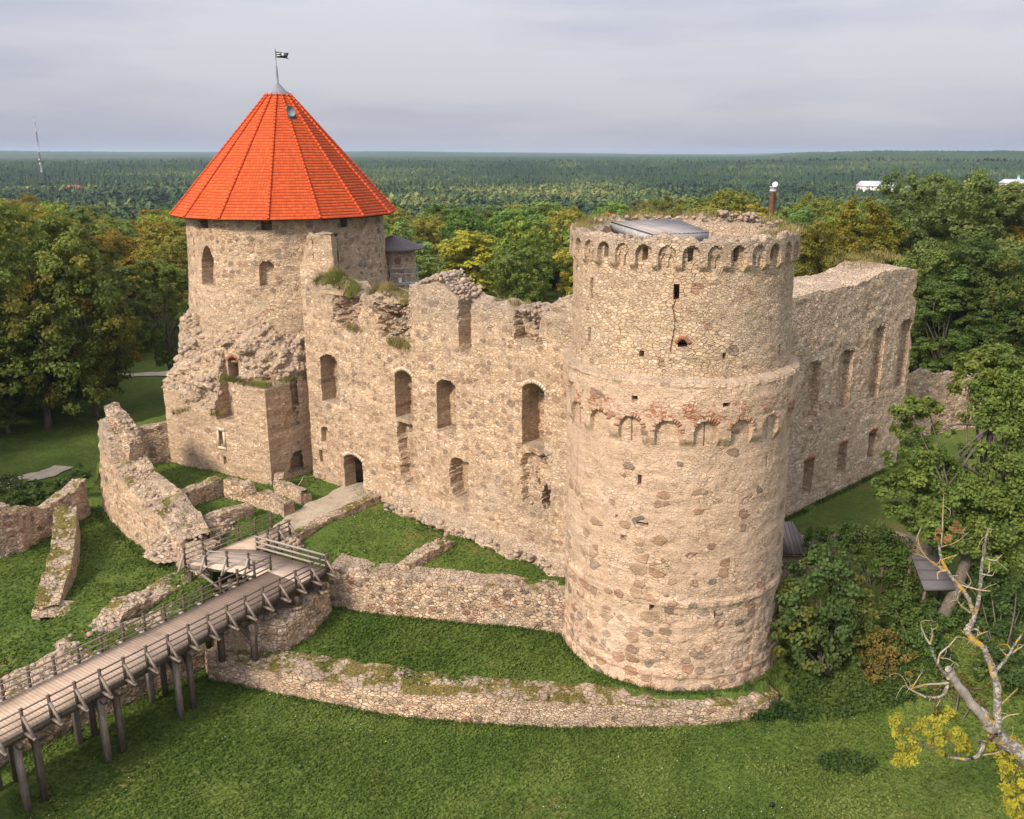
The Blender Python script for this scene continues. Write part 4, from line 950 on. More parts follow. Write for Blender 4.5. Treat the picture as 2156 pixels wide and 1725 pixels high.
hatch.children[0].location = (-base[0], -base[1], -base[2])
# flag: staff above the spire and a dark swallow-tailed pennant
vz = 37.1
vane = thing('weathervane_flag', (WC[0], WC[1], vz), 'small dark metal pennant with a pale round emblem on the spire of the red roof', 'flag')
vb = (WC[0], WC[1], vz); mb = MB(); mb.tube([(WC[0], WC[1], vz-.05), (WC[0], WC[1], 38.3)], .035, 8); mb.tube([(WC[0], WC[1], 38.3), (WC[0], WC[1], 38.5)], [.06, .01], 8); mb.build('staff', GREYM, vane, base=vb)
fl = [(x*.56, 37.72+(zz-39.62)*.56) for x, zz in [(0.12, 39.72), (1.55, 39.62), (1.95, 39.42), (1.72, 39.75), (1.85, 40.02), (2.02, 40.42), (1.62, 40.36), (.12, 40.58)]]
mb = MB(); k0 = len(fl); mb.add([(WC[0]+x, WC[1]-.02+.03*math.sin(x*3), zz) for x, zz in fl]+[(WC[0]+x, WC[1]+.02+.03*math.sin(x*3), zz) for x, zz in fl], [(k, k+k0, (k+1) % k0+k0, (k+1) % k0) for k in range(k0)])
mb.ngon(list(range(k0))); mb.ngon([k0+k for k in range(k0-1, -1, -1)])
flag = mb.build('pennant', simple_mat('black_metal', (.018, .022, .026), (.03, .034, .04), 2, rough=.5, bstr=0), vane, base=vb)
WHT = simple_mat('white_paint', (.62, .62, .6), (.72, .72, .7), 2, bstr=0)
mb = MB(); n2 = 14; ring_ = lambda y: [(WC[0]+.64+.11*math.cos(t_), WC[1]+y, 38.0+.13*math.sin(t_)) for t_ in np.linspace(0, 2*math.pi, n2, endpoint=False)]
mb.add(ring_(-.08)+ring_(-.04), [(k, k+n2, (k+1) % n2+n2, (k+1) % n2) for k in range(n2)]); mb.ngon(list(range(n2)))
mb.build('emblem', WHT, flag, base=vb); flag.children[0].location = (0, 0, 0)
mb = MB(); mb.box((WC[0]+.29, WC[1]-.06, 38.08), (.32, .03, .07)); mb.build('lettering', WHT, flag, base=vb); mb = MB(); mb.box((WC[0]+.29, WC[1]-.06, 37.92), (.32, .03, .07)); mb.build('lettering', WHT, flag, base=vb)

# side turret behind the tower: octagonal, shingle roof, scaffold
SHIN = simple_mat('shingles', (.125, .105, .105), (.20, .175, .17), 6, (1, 1, 3), bstr=.5)
uc = lambda x, y, Y: (lambda r: (r[0]*Y/r[1], CAM_H+r[2]*Y/r[1]))(ray(x, y))     # (x, z) on the plane y = Y
TY = 83.5; tx0, _ = uc(800, 560, TY); tx1, _ = uc(876, 560, TY); tcx = (tx0+tx1)/2-.3; tr = (tx1-tcx)*1.0
_, tz_e = uc(840, 529, TY-2.5); _, tz_a = uc(800, 496, TY)
ft = thing('stair_turret', (tcx, TY, 12), 'small many-sided stone turret with a dark shingle roof tucked behind the red-roofed tower', 'turret'); fb_ = (tcx, TY, 12)
NO = 10; aa = np.arange(NO)*2*math.pi/NO+.2
mb = MB(); aa2 = np.arange(160)*2*math.pi/160; ro = poly_r(aa2, [(math.cos(a)*tr, math.sin(a)*tr) for a in aa], (0, 0)); zz = np.arange(11, tz_e+.3, .2)
radial(mb, (tcx, TY), aa2, [ro+.04*fbm(aa2*6, q, 0, 3) for q in zz], [np.full(160, q) for q in zz])
mb.build('turret_wall', stone_mat('turret_stone', mortar=(.36, .29, .22), bprob=.45, bsc=1.3, grey=.5), ft, base=fb_)
mb = MB(); rows = [(tr+.85, tz_e-.05), (tr+.9, tz_e+.02)]
NSH = 9
for k in range(NSH):
    f0, f1 = k/NSH, (k+1)/NSH; rows += [((tr+.9)*(1-f0)+.02, tz_e+.05+(tz_a-tz_e)*f0+.07), ((tr+.9)*(1-f1)+.02, tz_e+.05+(tz_a-tz_e)*f1)]
radial(mb, (tcx, TY), aa, [np.full(NO, r) for r, _ in rows], [np.full(NO, q) for _, q in rows]); mb.build('turret_roof', SHIN, ft, base=fb_)
STEEL = simple_mat('galvanised_steel', (.42, .43, .44), (.52, .53, .54), 4, rough=.4, bstr=.05)
SY = TY-tr-.9; sx0, sz1 = uc(822, 558, SY); sx1, sz0 = uc(879, 600, SY)
sc = thing('scaffold', (sx0, SY, sz0), 'light steel scaffold frame beside the shingled turret', 'scaffold'); sb_ = (sx0, SY, sz0)
mb = MB()
for x in (sx0, (sx0*.45+sx1*.55), sx1):
    for y in (SY, SY+.8): mb.tube([(x, y, sz0-2), (x, y, sz1)], .045, 6)
for zz in (sz0+.0, sz0+1.0, sz1-.3): mb.tube([(sx0, SY, zz), (sx1, SY, zz)], .04, 6)
mb.build('poles', STEEL, sc, base=sb_)
mb = MB(); mb.box(((sx0+sx1)/2, SY+.4, sz0+.12), (sx1-sx0, .8, .08)); mb.build('platform', simple_mat('scaffold_boards', (.36, .33, .29), (.46, .42, .37), 3), sc, base=sb_)
bk = MB(); a8 = np.arange(14)*2*math.pi/14; bx, _ = uc(841, 595, SY)
radial(bk, (bx, SY+.35), a8, [np.full(14, .14), np.full(14, .19), np.full(14, .17)], [np.full(14, sz0+.16), np.full(14, sz0+.56), np.full(14, sz0+.55)]); bo = bk.build('bucket', WHT, None, base=(bx, SY+.35, sz0+.16))
tag(bo, 'white plastic bucket on the scaffold platform', 'bucket')
# wall stump (pier) on the curtain wall top against the drum
px0, pz1 = uc(654, 490, 72.5); px1, _ = uc(703, 488, 72.5)
pier = thing('wall_stump', ((px0+px1)/2, 72, 19.6), 'pale stump of broken wall standing upright against the red-roofed tower above the curtain wall', 'wall stump'); pb_ = ((px0+px1)/2, 72, 19.6)
mb = MB(); strip_wall(mb, [(px0-.9, 71.9), (px0, 71.6), (px1, 71.3), (px1+.05, 73.6)], 17.5, [21.3, pz1-.1, pz1, pz1-.3], 1.6, ds=.2, dz=.2, rough=.09, seed=77, topn=.2, batter=.04)
mb.build('stump', stone_mat('pale_stump_stone', mortar=(.50, .41, .30), bprob=.97, ss=3.2, grey=.2), pier, base=pb_)

# ================================================================== LOW WALLS
def low_wall(name, label, cat, path, zb, zt, th, mat, base=None, part='wall', **k):
    p = np.array(path); base = base or (float(p[:, 0].mean()), float(p[:, 1].mean()), float(np.min(zb)))
    mb = MB(); strip_wall(mb, path, zb, zt, th, **k)
    o = mb.build(name, [mat, MAT_BOULD], None, base=base); tag(o, label, cat); return o
# middle retaining wall between terrace and berm
low_wall('retaining_wall', 'thick fieldstone retaining wall below the grass terrace, running from the footbridge to the round tower', 'stone wall',
         [(-12.0, 52.9), (-9.9, 52.3), (-5.4, 51.2), (-.8, 50.3), (3.6, 49.5)], .6, [3.95, 3.85, 3.9, 3.95, 3.75], [2.0, 1.7, 1.7, 1.8, 1.8], MAT_MID, ztb=[4.1, 3.95, 3.9, 3.9, 3.7], ds=.17, dz=.17, rough=.06, seed=31, topn=.12, batter=.05, stones=150, srad=(.07, .18), back_z=3.2)
# outer low wall along the lawn
low_wall('outer_wall', 'low mossy outer wall curving along the lawn below the round tower', 'stone wall',
         [(-18.4, 47.2), (-17.9, 46.2), (-12.5, 44.5), (-7.3, 42.9), (-2.0, 42.2), (3.2, 41.7), (8.3, 41.6), (12.4, 42.1), (14.3, 42.9), (15.2, 44.2)], -.3, [1.4, 1.42, 1.4, 1.4, 1.42, 1.4, 1.2, .95, .7, .3], [1.7, 2.0, 2.5, 2.5, 2.3, 2.2, 1.5, 1.2, 1.0, .8], MAT_MOSSY, ztb=[1.3, 1.3, 1.3, 1.35, 1.3, 1.3, 1.2, 1.05, .8, .5], ds=.18, dz=.16, rough=.06, seed=37, topn=.10, batter=.08, stones=220, srad=(.05, .15), back_z=.9)
# short stub wall on the terrace
low_wall('terrace_stub_wall', 'short low remnant of wall lying across the grass terrace', 'stone wall', [(-6.7, 52.6), (-5.5, 54.3), (-4.0, 56.2)], 3.3, [4.15, 4.45, 4.4], 1.0, MAT_LOW, ds=.15, dz=.15, rough=.07, seed=41, topn=.13, stones=40, srad=(.07, .18), batter=.1)
# kerb wall between path and terrace
low_wall('path_kerb_wall', 'narrow kerb wall edging the stony path up to the gate', 'stone wall', [(-15.0, 57.0), (-13.8, 59.6), (-11.9, 62.4), (-10.2, 64.6)], 3.2, [4.3, 4.25, 4.3, 4.45], .85, MAT_LOW, ds=.15, dz=.15, rough=.06, seed=43, topn=.1, stones=60, srad=(.07, .16))
# high left enclosure wall
p_ = [(-33.1, 67.9), (-32.3, 66.8), (-31.2, 65.2), (-30.8, 64.6), (-29.7, 63.1), (-26.3, 59.4), (-24.3, 57.2), (-22.4, 55.0), (-20.3, 54.6)]
encl = thing('enclosure_wall', (-28, 61, 2.5), 'long sunlit enclosure wall with a broken corner stub, left of the wooden bridge', 'castle wall'); eb = (-28, 61, 2.5)
mb = MB(); strip_wall(mb, p_, 1.6, [9.5, 9.4, 9.0, 7.2, 6.3, 5.9, 5.3, 4.6, 4.2], [1.9, 2.3, 2.5, 2.5, 2.6, 2.6, 2.6, 2.2, 1.5], ztb=[9.6, 9.5, 8.9, 7.1, 6.5, 6.1, 5.5, 4.8, 4.3], ds=.17, dz=.17, rough=.08, seed=47, topn=.22, batter=.075, stones=320, srad=(.08, .22), back_z=3.6)
mb.build('wall', stone_mat('enclosure_stone', mortar=(.50, .39, .265), ss=2.7, zst=1.6, bprob=.70, bsc=1.5, grey=.2, moss=.4, flat2=('dir', .66, -.75), topz=7.6-2.5), encl, base=eb)
mb = MB(); strip_wall(mb, [(-32.3, 67.7), (-31.0, 66.35), (-29.9, 65.3), (-29.4, 64.9)], 6.8, [10.75, 10.3, 9.3, 8.2], 1.1, ds=.17, dz=.17, rough=.1, seed=49, topn=.25, batter=.08, stones=50, srad=(.1, .24))
mb.build('corner_stub', [MAT_LOW, MAT_BOULD], encl, base=eb)
low_wall('courtyard_back_wall', 'ragged grey wall closing the small court between the enclosure corner and the red-roofed tower', 'stone wall', [(-32.9, 70.2), (-31.6, 72.6), (-28.6, 74.4)], 3.3, [7.3, 7.5, 7.6], .9, MAT_LOW, ds=.16, dz=.16, rough=.07, seed=53, topn=.25)
# small room foundations
low_wall('foundation_wall', 'knee-high foundation wall shading the sunken room beside the path', 'stone wall', [(-25.6, 61.6), (-24.9, 62.7), (-22.9, 65.9)], 3.2, [5.3, 5.3, 5.3], .9, MAT_LOW, ds=.15, dz=.15, rough=.06, seed=57, topn=.1, stones=40, srad=(.07, .16))
low_wall('foundation_wall', 'low sunlit foundation wall with a notch, parallel to the tower block', 'stone wall', [(-22.7, 65.5), (-20.8, 64.3), (-20.4, 64.0), (-19.9, 63.6), (-19.4, 63.2), (-16.9, 61.2)], 3.2, [5.35, 5.3, 4.5, 4.5, 5.2, 5.0], .95, MAT_LOW, ds=.13, dz=.15, rough=.06, seed=59, topn=.1, stones=40, srad=(.07, .16))
low_wall('foundation_wall', 'short dark front foundation wall overgrown with weeds beside the bridge railing', 'stone wall', [(-21.8, 58.9), (-20.6, 60.1), (-19.2, 61.4)], 3.0, [4.9, 5.0, 4.9], .8, MAT_LOW, ds=.15, dz=.15, rough=.06, seed=61, topn=.12, stones=30, srad=(.07, .18))
low_wall('block_spur_wall', 'low spur wall jutting from the foot of the square tower block toward the path', 'stone wall', [(-19.2, 67.7), (-18.8, 65.7), (-16.2, 63.6), (-15.5, 64.2)], 3.3, [5.2, 5.2, 5.1, 4.6], .75, MAT_LOW, ds=.15, dz=.15, rough=.06, seed=63, topn=.1, stones=30, srad=(.06, .15))
rub = MB()
rng = np.random.default_rng(71)
def heap(mb, poly_c, rx, ry, z0, h, n, r, seed, rot=0.0):
    g = np.linspace(-1, 1, 26); U, V = np.meshgrid(g, g); d = np.clip(1-(U*U+V*V), 0, 1)
    X = poly_c[0]+(U*rx*math.cos(rot)-V*ry*math.sin(rot)); Y = poly_c[1]+(U*rx*math.sin(rot)+V*ry*math.cos(rot))
    Zh = z0-.4+(h+.4)*d**.6+.16*fbm(X*1.3, Y*1.3, 0, seed, 3)*(d > 0)
    i = np.arange(25)[:, None]*26+np.arange(25)[None]; qd = np.stack([i, i+1, i+27, i+26], -1).reshape(-1, 4); mb.add(np.stack([X, Y, Zh], -1), qd[(d.ravel()[qd] > 0).any(1)])
    rg_ = np.random.default_rng(seed); t = rg_.uniform(0, 2*math.pi, n); q = np.sqrt(rg_.uniform(0, .9, n)); u, v = q*np.cos(t), q*np.sin(t); dd = 1-(u*u+v*v)
    add_stones(mb, np.stack([poly_c[0]+u*rx*math.cos(rot)-v*ry*math.sin(rot), poly_c[1]+u*rx*math.sin(rot)+v*ry*math.cos(rot), z0-.4+(h+.4)*dd**.6], 1), rg_.uniform(*r, n), seed+1)
heap(rub, (-22.6, 58.3), 2.2, 3.6, 3.7, 1.15, 160, (.08, .3), 72, -.65)
tag(rub.build('rubble_heap', [MAT_LOW, MAT_BOULD], None, base=(-22.6, 58.3, 3.5)), 'grey rubble heap filling the corner behind the bridge landing railing', 'rubble')
rub = MB(); heap(rub, (-15.3, 56.3), 1.0, .8, 3.7, .75, 50, (.1, .28), 74)
tag(rub.build('rubble_heap', [MAT_LOW, MAT_BOULD], None, base=(-15.3, 56.3, 3.7)), 'small pile of loose boulders at the end of the path kerb wall', 'rubble')
# masonry under and beside the bridge
low_wall('bridge_abutment', 'lumpy stone abutment carrying the footbridge above the grass berm', 'stone abutment', [(-18.2, 48.6), (-17.4, 47.6), (-15.4, 47.2), (-13.6, 47.5), (-12.7, 49.6), (-11.9, 52.2)], .3, [2.6, 2.9, 3.0, 3.0, 3.1, 3.2], [3.0, 3.5, 4.0, 3.6, 3.2, 2.6], MAT_LOW, ds=.18, dz=.17, rough=.13, seed=81, topn=.2, batter=.12, stones=140, srad=(.08, .26))
low_wall('moat_wall', 'long rubble-topped moat wall running beneath the wooden footbridge', 'stone wall', [(-30.2, 33.6), (-27.6, 36.9), (-25.0, 40.0), (-21.5, 44.2), (-18.6, 47.8)], -.3, [2.2, 2.4, 2.6, 2.6, 2.6], [2.4, 2.8, 3.3, 3.8, 3.4], MAT_LOW, ztb=[2.4, 2.6, 2.8, 2.9, 2.9], ds=.2, dz=.18, rough=.12, seed=83, topn=.22, batter=.08, stones=260, srad=(.09, .3), back_z=1.2)
low_wall('moat_wall_return', 'stepped broken wall stub beside the bridge below the grass slope', 'stone wall', [(-25.3, 44.6), (-24.2, 46.6), (-23.2, 48.3), (-22.0, 50.4), (-21.2, 52.2), (-19.8, 53.4)], 1.2, [2.9, 3.0, 3.6, 3.3, 3.3, 3.3], [1.2, 1.3, 1.6, 1.8, 1.9, 1.5], MAT_LOW, ds=.17, dz=.16, rough=.1, seed=85, topn=.25, stones=90, srad=(.08, .26))
low_wall('far_moat_wall', 'shaded far-left moat wall descending in steps toward the enclosure corner', 'stone wall', [(-41.5, 56.2), (-36.8, 57.8), (-35.6, 59.2), (-34.9, 62.2), (-33.9, 66.3)], .8, [6.4, 6.3, 5.5, 4.3, 5.1], 1.2, MAT_LOW, ds=.19, dz=.19, rough=.08, seed=87, topn=.2, batter=.04, stones=60, srad=(.08, .2))
low_wall('spur_wall', 'narrow mossy spur wall stepping down the left grass slope away from the far moat wall', 'stone wall', [(-34.0, 61.3), (-31.9, 56.6), (-30.6, 53.2), (-29.6, 49.2), (-27.3, 48.7), (-27.6, 50.5)], .2, [4.6, 4.2, 3.9, 3.1, 2.7, 2.8], 1.5, MAT_MOSSY, ds=.18, dz=.17, rough=.08, seed=89, topn=.18, batter=.06, stones=90, srad=(.08, .2))
low_wall('yard_back_wall', 'grey wall with small square holes beyond the end of the wing wall, half hidden by leaves', 'stone wall', [(36.0, 82.0), (40.5, 83.6), (47.5, 86.5)], 2.6, [9.8, 9.6, 8.2], 1.2, MAT_LOW, ds=.25, dz=.22, rough=.1, seed=91, topn=.3, stones=60, srad=(.1, .25))
low_wall('wing_stub_wall', 'broken masonry tooth sticking out of the far edge of the wing wall', 'stone wall', [(34.4, 77.0), (35.6, 78.2), (36.8, 80.4)], 2.6, [12.8, 12.2, 9.7], 1.5, MAT_LOW, ds=.2, dz=.2, rough=.22, seed=93, topn=.5, stones=60, srad=(.12, .3))
# loose stones on the grass
for k, (p, z_, r, lab) in enumerate([((1070+96, 1178), 3.9, .22, 'single brown fieldstone lying in the terrace grass by the stub wall'), ((940, 1128), 4.5, .3, 'pale flat stone lying on the end of the terrace stub wall'), ((467, 1378), 0, .28, 'lone pinkish stone on the lawn under the bridge'), ((1025, 1145), 3.9, .2, 'grey stone half sunk in the terrace grass'), ((640, 1042), 4.1, .22, 'white stone beside the path at the spur wall'), ((520, 1078), 4.3, .25, 'reddish boulder among the rubble behind the bridge railing')]):
    x, y = gz(*p, z_); mb = MB(); add_stones(mb, [(x, y, z_+r*.3)], r, 200+k, flat=.6)
    tag(mb.build('loose_stone', [MAT_BOULD, MAT_BOULD], None, base=(x, y, z_), smooth=True), lab, 'stone')

# ================================================================== WOODEN FOOTBRIDGE
def wood_mat(name, c0, c1, sc=3.5):
    m, nt = mat_new(name); P = nd(nt, 'ShaderNodeTexCoord').outputs['Object']
    g = noise(nt, vscale(nt, P, (3.0, 3.0, .7)), sc, 5, .7); b = noise(nt, P, .8, 3, .6)
    col = mixc(nt, srange(nt, g, .3, .72), c0, c1); col = mixc(nt, mth(nt, 'MULTIPLY', srange(nt, b, .5, .68), .45), col, tuple(k*.55 for k in c0))
    finish(nt, col, .85, g, .5, .015); return m
WD_DARK = wood_mat('dark_weathered_wood', (.072, .053, .040), (.155, .118, .09))
WD_MID = wood_mat('brown_weathered_wood', (.165, .13, .10), (.30, .245, .195))
WD_PALE = wood_mat('silver_weathered_wood', (.25, .215, .18), (.40, .35, .295))
DECK = planks_mat('deck_planks', (.37, .27, .19), (.47, .35, .255), 1, .19, (.25, .18, .13))
LAND = planks_mat('landing_planks', (.40, .31, .235), (.52, .41, .32), 1, .20, (.15, .11, .08))
bx0, by0 = -30.5, 0
bridge = thing('wooden_footbridge', (-17, 45, 0), 'wooden footbridge on tall timber trestles, turning at a landing before the castle path', 'footbridge'); bb = (-17, 45, 0)
ZD = 4.3
n0_ = np.array((-11.83, 51.93)); e = np.array((-22.69+11.96, 35.73-52.01)); e /= np.linalg.norm(e)      # from the corner down to lower left
nl = np.array((e[1], -e[0]));  nl = nl if nl[0] < 0 else -nl                                            # toward the far railing
WB = 2.95
Pn = lambda s, w: n0_+e*s+nl*w
LB = 30.0
K1 = np.array((-11.83, 51.93)); F1 = Pn(2.05, WB+.0)
L1 = np.array((-21.3, 52.9)); L2 = np.array((-17.5, 58.1)); R1 = np.array((-17.2, 54.9)); R2 = np.array((-15.6, 57.4))
def deckpoly(P, z_, thick=.09, axis=None, mb=None):
    """plank sheet over a polygon; UV v runs along `axis` so that boards lie across it"""
    mb = mb or MB(); P = [np.array(p) for p in P]; ax = np.array(axis)/np.linalg.norm(axis); ay = np.array((-ax[1], ax[0])); n = len(P); b0 = mb.n
    V = [(p[0], p[1], z_) for p in P]+[(p[0], p[1], z_-thick) for p in P]
    mb.add(V, [(k+n, (k+1) % n+n, (k+1) % n, k) for k in range(n)]); mb.ngon([b0+k for k in range(n)]); mb.ngon([b0+n+k for k in range(n-1, -1, -1)])
    uv = np.array([(p @ ay, p @ ax) for p in P]*2); mb.uv = uv if mb.uv is None else np.concatenate([mb.uv, uv]); return mb
deckpoly([Pn(LB, .0), Pn(2.3, .0), Pn(2.3, WB), Pn(LB, WB)], ZD, axis=e).build('deck', DECK, bridge, base=bb)
# the deck boards run lengthwise on the landing
deckpoly([L1, K1+e*2.3, K1, R1, R1+(R2-R1)*.02, L1+(L2-L1)*.42], ZD-.004, axis=(L1-K1)[::-1]*np.array((1, -1))).build('landing_deck', LAND, bridge, base=bb)
deckpoly([L1+(L2-L1)*.42, R1+(R2-R1)*.02, R2+(R2-R1)*.15, L2+(L2-L1)*.1], ZD+.004, axis=(L2-L1)).build('upper_deck', DECK, bridge, base=bb)
def v3(p, z_): return (float(p[0]), float(p[1]), z_)
def rail_run(P0, P1, n, out, ztop=1.08, outrig=True, rails=(.98, .62, .28), pale=False, post_first=True, fat=.075, w=.055):
    """posts, rails and outriggers between two deck points; out = outward unit vector"""
    P0, P1, out = np.array(P0), np.array(P1), np.array(out)/np.linalg.norm(out)
    for k in range(0 if post_first else 1, n+1):
        p = P0+(P1-P0)*k/n+out*.06; mb = MB()
        mb.bar(v3(p, ZD-.28), v3(p, ZD+ztop), .115, .115, (out[0], out[1], 0)); mb.box((p[0], p[1], ZD+ztop+.02), (.15, .15, .05), math.atan2(out[1], out[0]))
        po = mb.build('post', WD_DARK, bridge, base=bb)
        if outrig:
            q = p+out*.78; mb = MB(); mb.bar(v3(p+out*-.5, ZD-.17), v3(q+out*.1, ZD-.17), .12, .13); mb.build('outrigger', WD_MID, bridge, base=bb)
            mb = MB(); mb.bar(v3(q, ZD-.10), v3(p+out*.06, ZD+.74), .10, .12, (out[1], -out[0], 0)); mb.build('brace', WD_MID if not pale else WD_PALE, bridge, base=bb)
    ins = -out*.03
    for r in rails:
        mb = MB(); a, b = P0+ins, P1+ins; d = (b-a)/np.linalg.norm(b-a)*.08
        mb.bar(v3(a-d, ZD+r), v3(b+d, ZD+r), w, fat if r > .9 else fat*.9); mb.build('rail', WD_PALE if pale else WD_MID, bridge, base=bb)
rail_run(Pn(.15, 0), Pn(.15+1.303*22, 0), 22, -nl)
rail_run(Pn(2.05, WB), Pn(2.05+1.303*20, WB), 20, nl, outrig=False)
for k in range(1, 20):     # stub consoles on the far side
    p = Pn(2.05+1.303*k, WB); mb = MB(); mb.bar(v3(p, ZD-.17), v3(p+nl*.75, ZD-.17), .12, .13); mb.build('outrigger', WD_PALE, bridge, base=bb)
o_ = (L1-F1); o_ = np.array((o_[1], -o_[0])); o_ = o_ if o_ @ (F1-K1-e*2) > 0 or True else -o_
o_ = o_ if (o_ @ np.array((-1, -1))) > 0 else -o_
rail_run(F1, L1, 4, o_, pale=True, post_first=False, outrig=True)
l_ = (L2-L1); l_ = np.array((-l_[1], l_[0])); rail_run(L1, L2+(L2-L1)*.1, 5, l_, outrig=False, post_first=False)
o2 = (K1-R1); o2 = np.array((-o2[1], o2[0])); o2 = o2 if o2 @ np.array((1, 1)) > 0 else -o2
rail_run(R1, K1, 4, o2, outrig=False, pale=True, rails=(1.0, .62, .25), fat=.13, w=.10)
l3 = (R2-R1); l3 = np.array((l3[1], -l3[0])); rail_run(R1, R2, 3, l3, outrig=True, post_first=False)
# stringers and fascias
for w in (.12, WB/2, WB-.12):
    mb = MB(); mb.bar(v3(Pn(0.0 if w < 1 else 2.2, w), ZD-.31), v3(Pn(LB, w), ZD-.31), .2, .36); mb.build('beam', WD_DARK, bridge, base=bb)
mb = MB(); mb.bar(v3(Pn(0, -.02), ZD-.06), v3(Pn(LB, -.02), ZD-.06), .05, .24); mb.build('fascia_board', WD_MID, bridge, base=bb)
mb = MB(); mb.bar(v3(Pn(2.3, WB+.02), ZD-.06), v3(Pn(LB, WB+.02), ZD-.06), .05, .22); mb.build('fascia_board', WD_MID, bridge, base=bb)
for a, b in ((F1, L1), (K1, R1), (R1, R2)):
    mb = MB(); mb.bar(v3(a, ZD-.25), v3(b, ZD-.25), .16, .30); mb.build('beam', WD_MID, bridge, base=bb)
# trestles: pairs of piles with head beams and knee braces
def pile(x, y, z0, z1=ZD-.5, w=.27, lean=(0, 0), mat=WD_DARK):
    mb = MB(); mb.bar((x, y, z0-.15), (x+lean[0], y+lean[1], z1), w, w, (float(nl[0]), float(nl[1]), 0)); mb.build('pile', mat, bridge, base=bb)
def trestle(s, zn, zf, dbl=.85):
    for ds_ in (0, dbl):
        for w, zz in ((.18, zn), (WB-.22, zf)):
            p = Pn(s+ds_, w); pile(p[0], p[1], zz, mat=WD_DARK if ds_ == 0 else WD_MID)
        a, b = Pn(s+ds_, -.35), Pn(s+ds_, WB+.35); mb = MB(); mb.bar(v3(a, ZD-.6), v3(b, ZD-.6), .24, .26); mb.build('head_beam', WD_DARK, bridge, base=bb)
        mb = MB(); mb.bar(v3(Pn(s+ds_, .25), ZD-1.5), v3(Pn(s+ds_, 1.05), ZD-.65), .12, .14); mb.build('knee_brace', WD_DARK, bridge, base=bb)
trestle(10.6, 0, 0); trestle(15.0, 0, 0); trestle(19.2, 0, .2)
trestle(24.5, .3, .5)
for (px_, py_), z_ in (((-16.95, 45.89), 1.3), ((-15.02, 45.89), 1.35), ((-13.25, 49.29), 3.1), ((-12.0, 51.2), 3.15), ((-21.0, 52.6), 2.4), ((-18.0, 51.6), 2.6)):
    pile(px_, py_, z_, w=.3)
    mb = MB(); mb.box((px_, py_, z_+.02), (.62, .62, .22), .55); mb.build('pile_shoe', MAT_LOW, bridge, base=bb)
mb = MB(); mb.bar((-16.2, 46.3, ZD-.55), (-15.1, 45.95, ZD-1.6), .12, .14); mb.build('knee_brace', WD_DARK, bridge, base=bb)
for a, b in (((-20.4, 52.4, ZD-.3), (-18.3, 51.5, 2.8)), ((-19.2, 52.0, 2.9), (-16.9, 51.2, ZD-.35))):
    mb = MB(); mb.bar(a, b, .13, .15); mb.build('cross_brace', WD_MID, bridge, base=bb)

# rope barrier by the gate
ROPE = simple_mat('pale_rope', (.40, .36, .28), (.48, .43, .34), 9)
rp = [gz(543, 1062, 4.2), gz(612, 1043, 4.1), gz(640, 1018, 4.1), gz(676, 1000, 4.1), gz(710, 985, 4.1)]
rb_ = (rp[2][0], rp[2][1], 4); rope = thing('rope_barrier', rb_, 'sagging rope barrier on thin iron stakes along the path to the gate', 'rope barrier')
for x, y in rp: mb = MB(); mb.tube([(x, y, 3.8), (x, y, 4.75)], .03, 6); mb.build('stake', WD_DARK, rope, base=rb_)
mb = MB(); pts = []
for (x0, y0), (x1, y1) in zip(rp[:-1], rp[1:]):
    for t in np.linspace(0, 1, 9)[:-1]: pts.append((x0+(x1-x0)*t, y0+(y1-y0)*t, 4.7-.35*4*t*(1-t)))
pts.append((*rp[-1], 4.7)); mb.tube(pts, .028, 5); mb.build('rope', ROPE, rope, base=rb_)
# floodlights on the grass
BLK = simple_mat('black_plastic', (.012, .012, .014), (.03, .03, .032), 3, rough=.45, bstr=.05)
def flood(p, z_, lab, face, k=1.0):
    x, y = gz(*p, z_); fl = thing('floodlight', (x, y, z_), lab, 'floodlight'); fb = (x, y, z_); c, s = math.cos(face), math.sin(face)
    mb = MB(); mb.box((x, y, z_+.30), (.20, .42, .34), face); mb.box((x-.13*c, y-.13*s, z_+.30), (.10, .3, .22), face); mb.build('housing', BLK, fl, base=fb)
    mb = MB(); mb.bar((x-.24*s, y+.24*c, z_), (x-.24*s, y+.24*c, z_+.34), .03, .05); mb.bar((x+.24*s, y-.24*c, z_), (x+.24*s, y-.24*c, z_+.34), .03, .05); mb.bar((x-.24*s, y+.24*c, z_+.02), (x+.24*s, y-.24*c, z_+.02), .05, .03); mb.build('bracket', BLK, fl, base=fb)
    mb = MB(); mb.box((x+.105*c, y+.105*s, z_+.30), (.02, .37, .29), face); mb.build('lens', simple_mat('lens_glass', (.25, .27, .28), (.33, .35, .36), 2, rough=.15, bstr=0), fl, base=fb); fl.scale = (k, k, k)
flood((1031, 1143), 3.9, 'black floodlight on the terrace grass aimed at the curtain wall beside the stub wall', .8)
flood((756, 1067), 3.9, 'black floodlight on the grass close to the path kerb wall', .8)
flood((1625, 1700), 0, 'small dark floodlight alone on the lawn near the bottom of the photo', 1.4, .5)

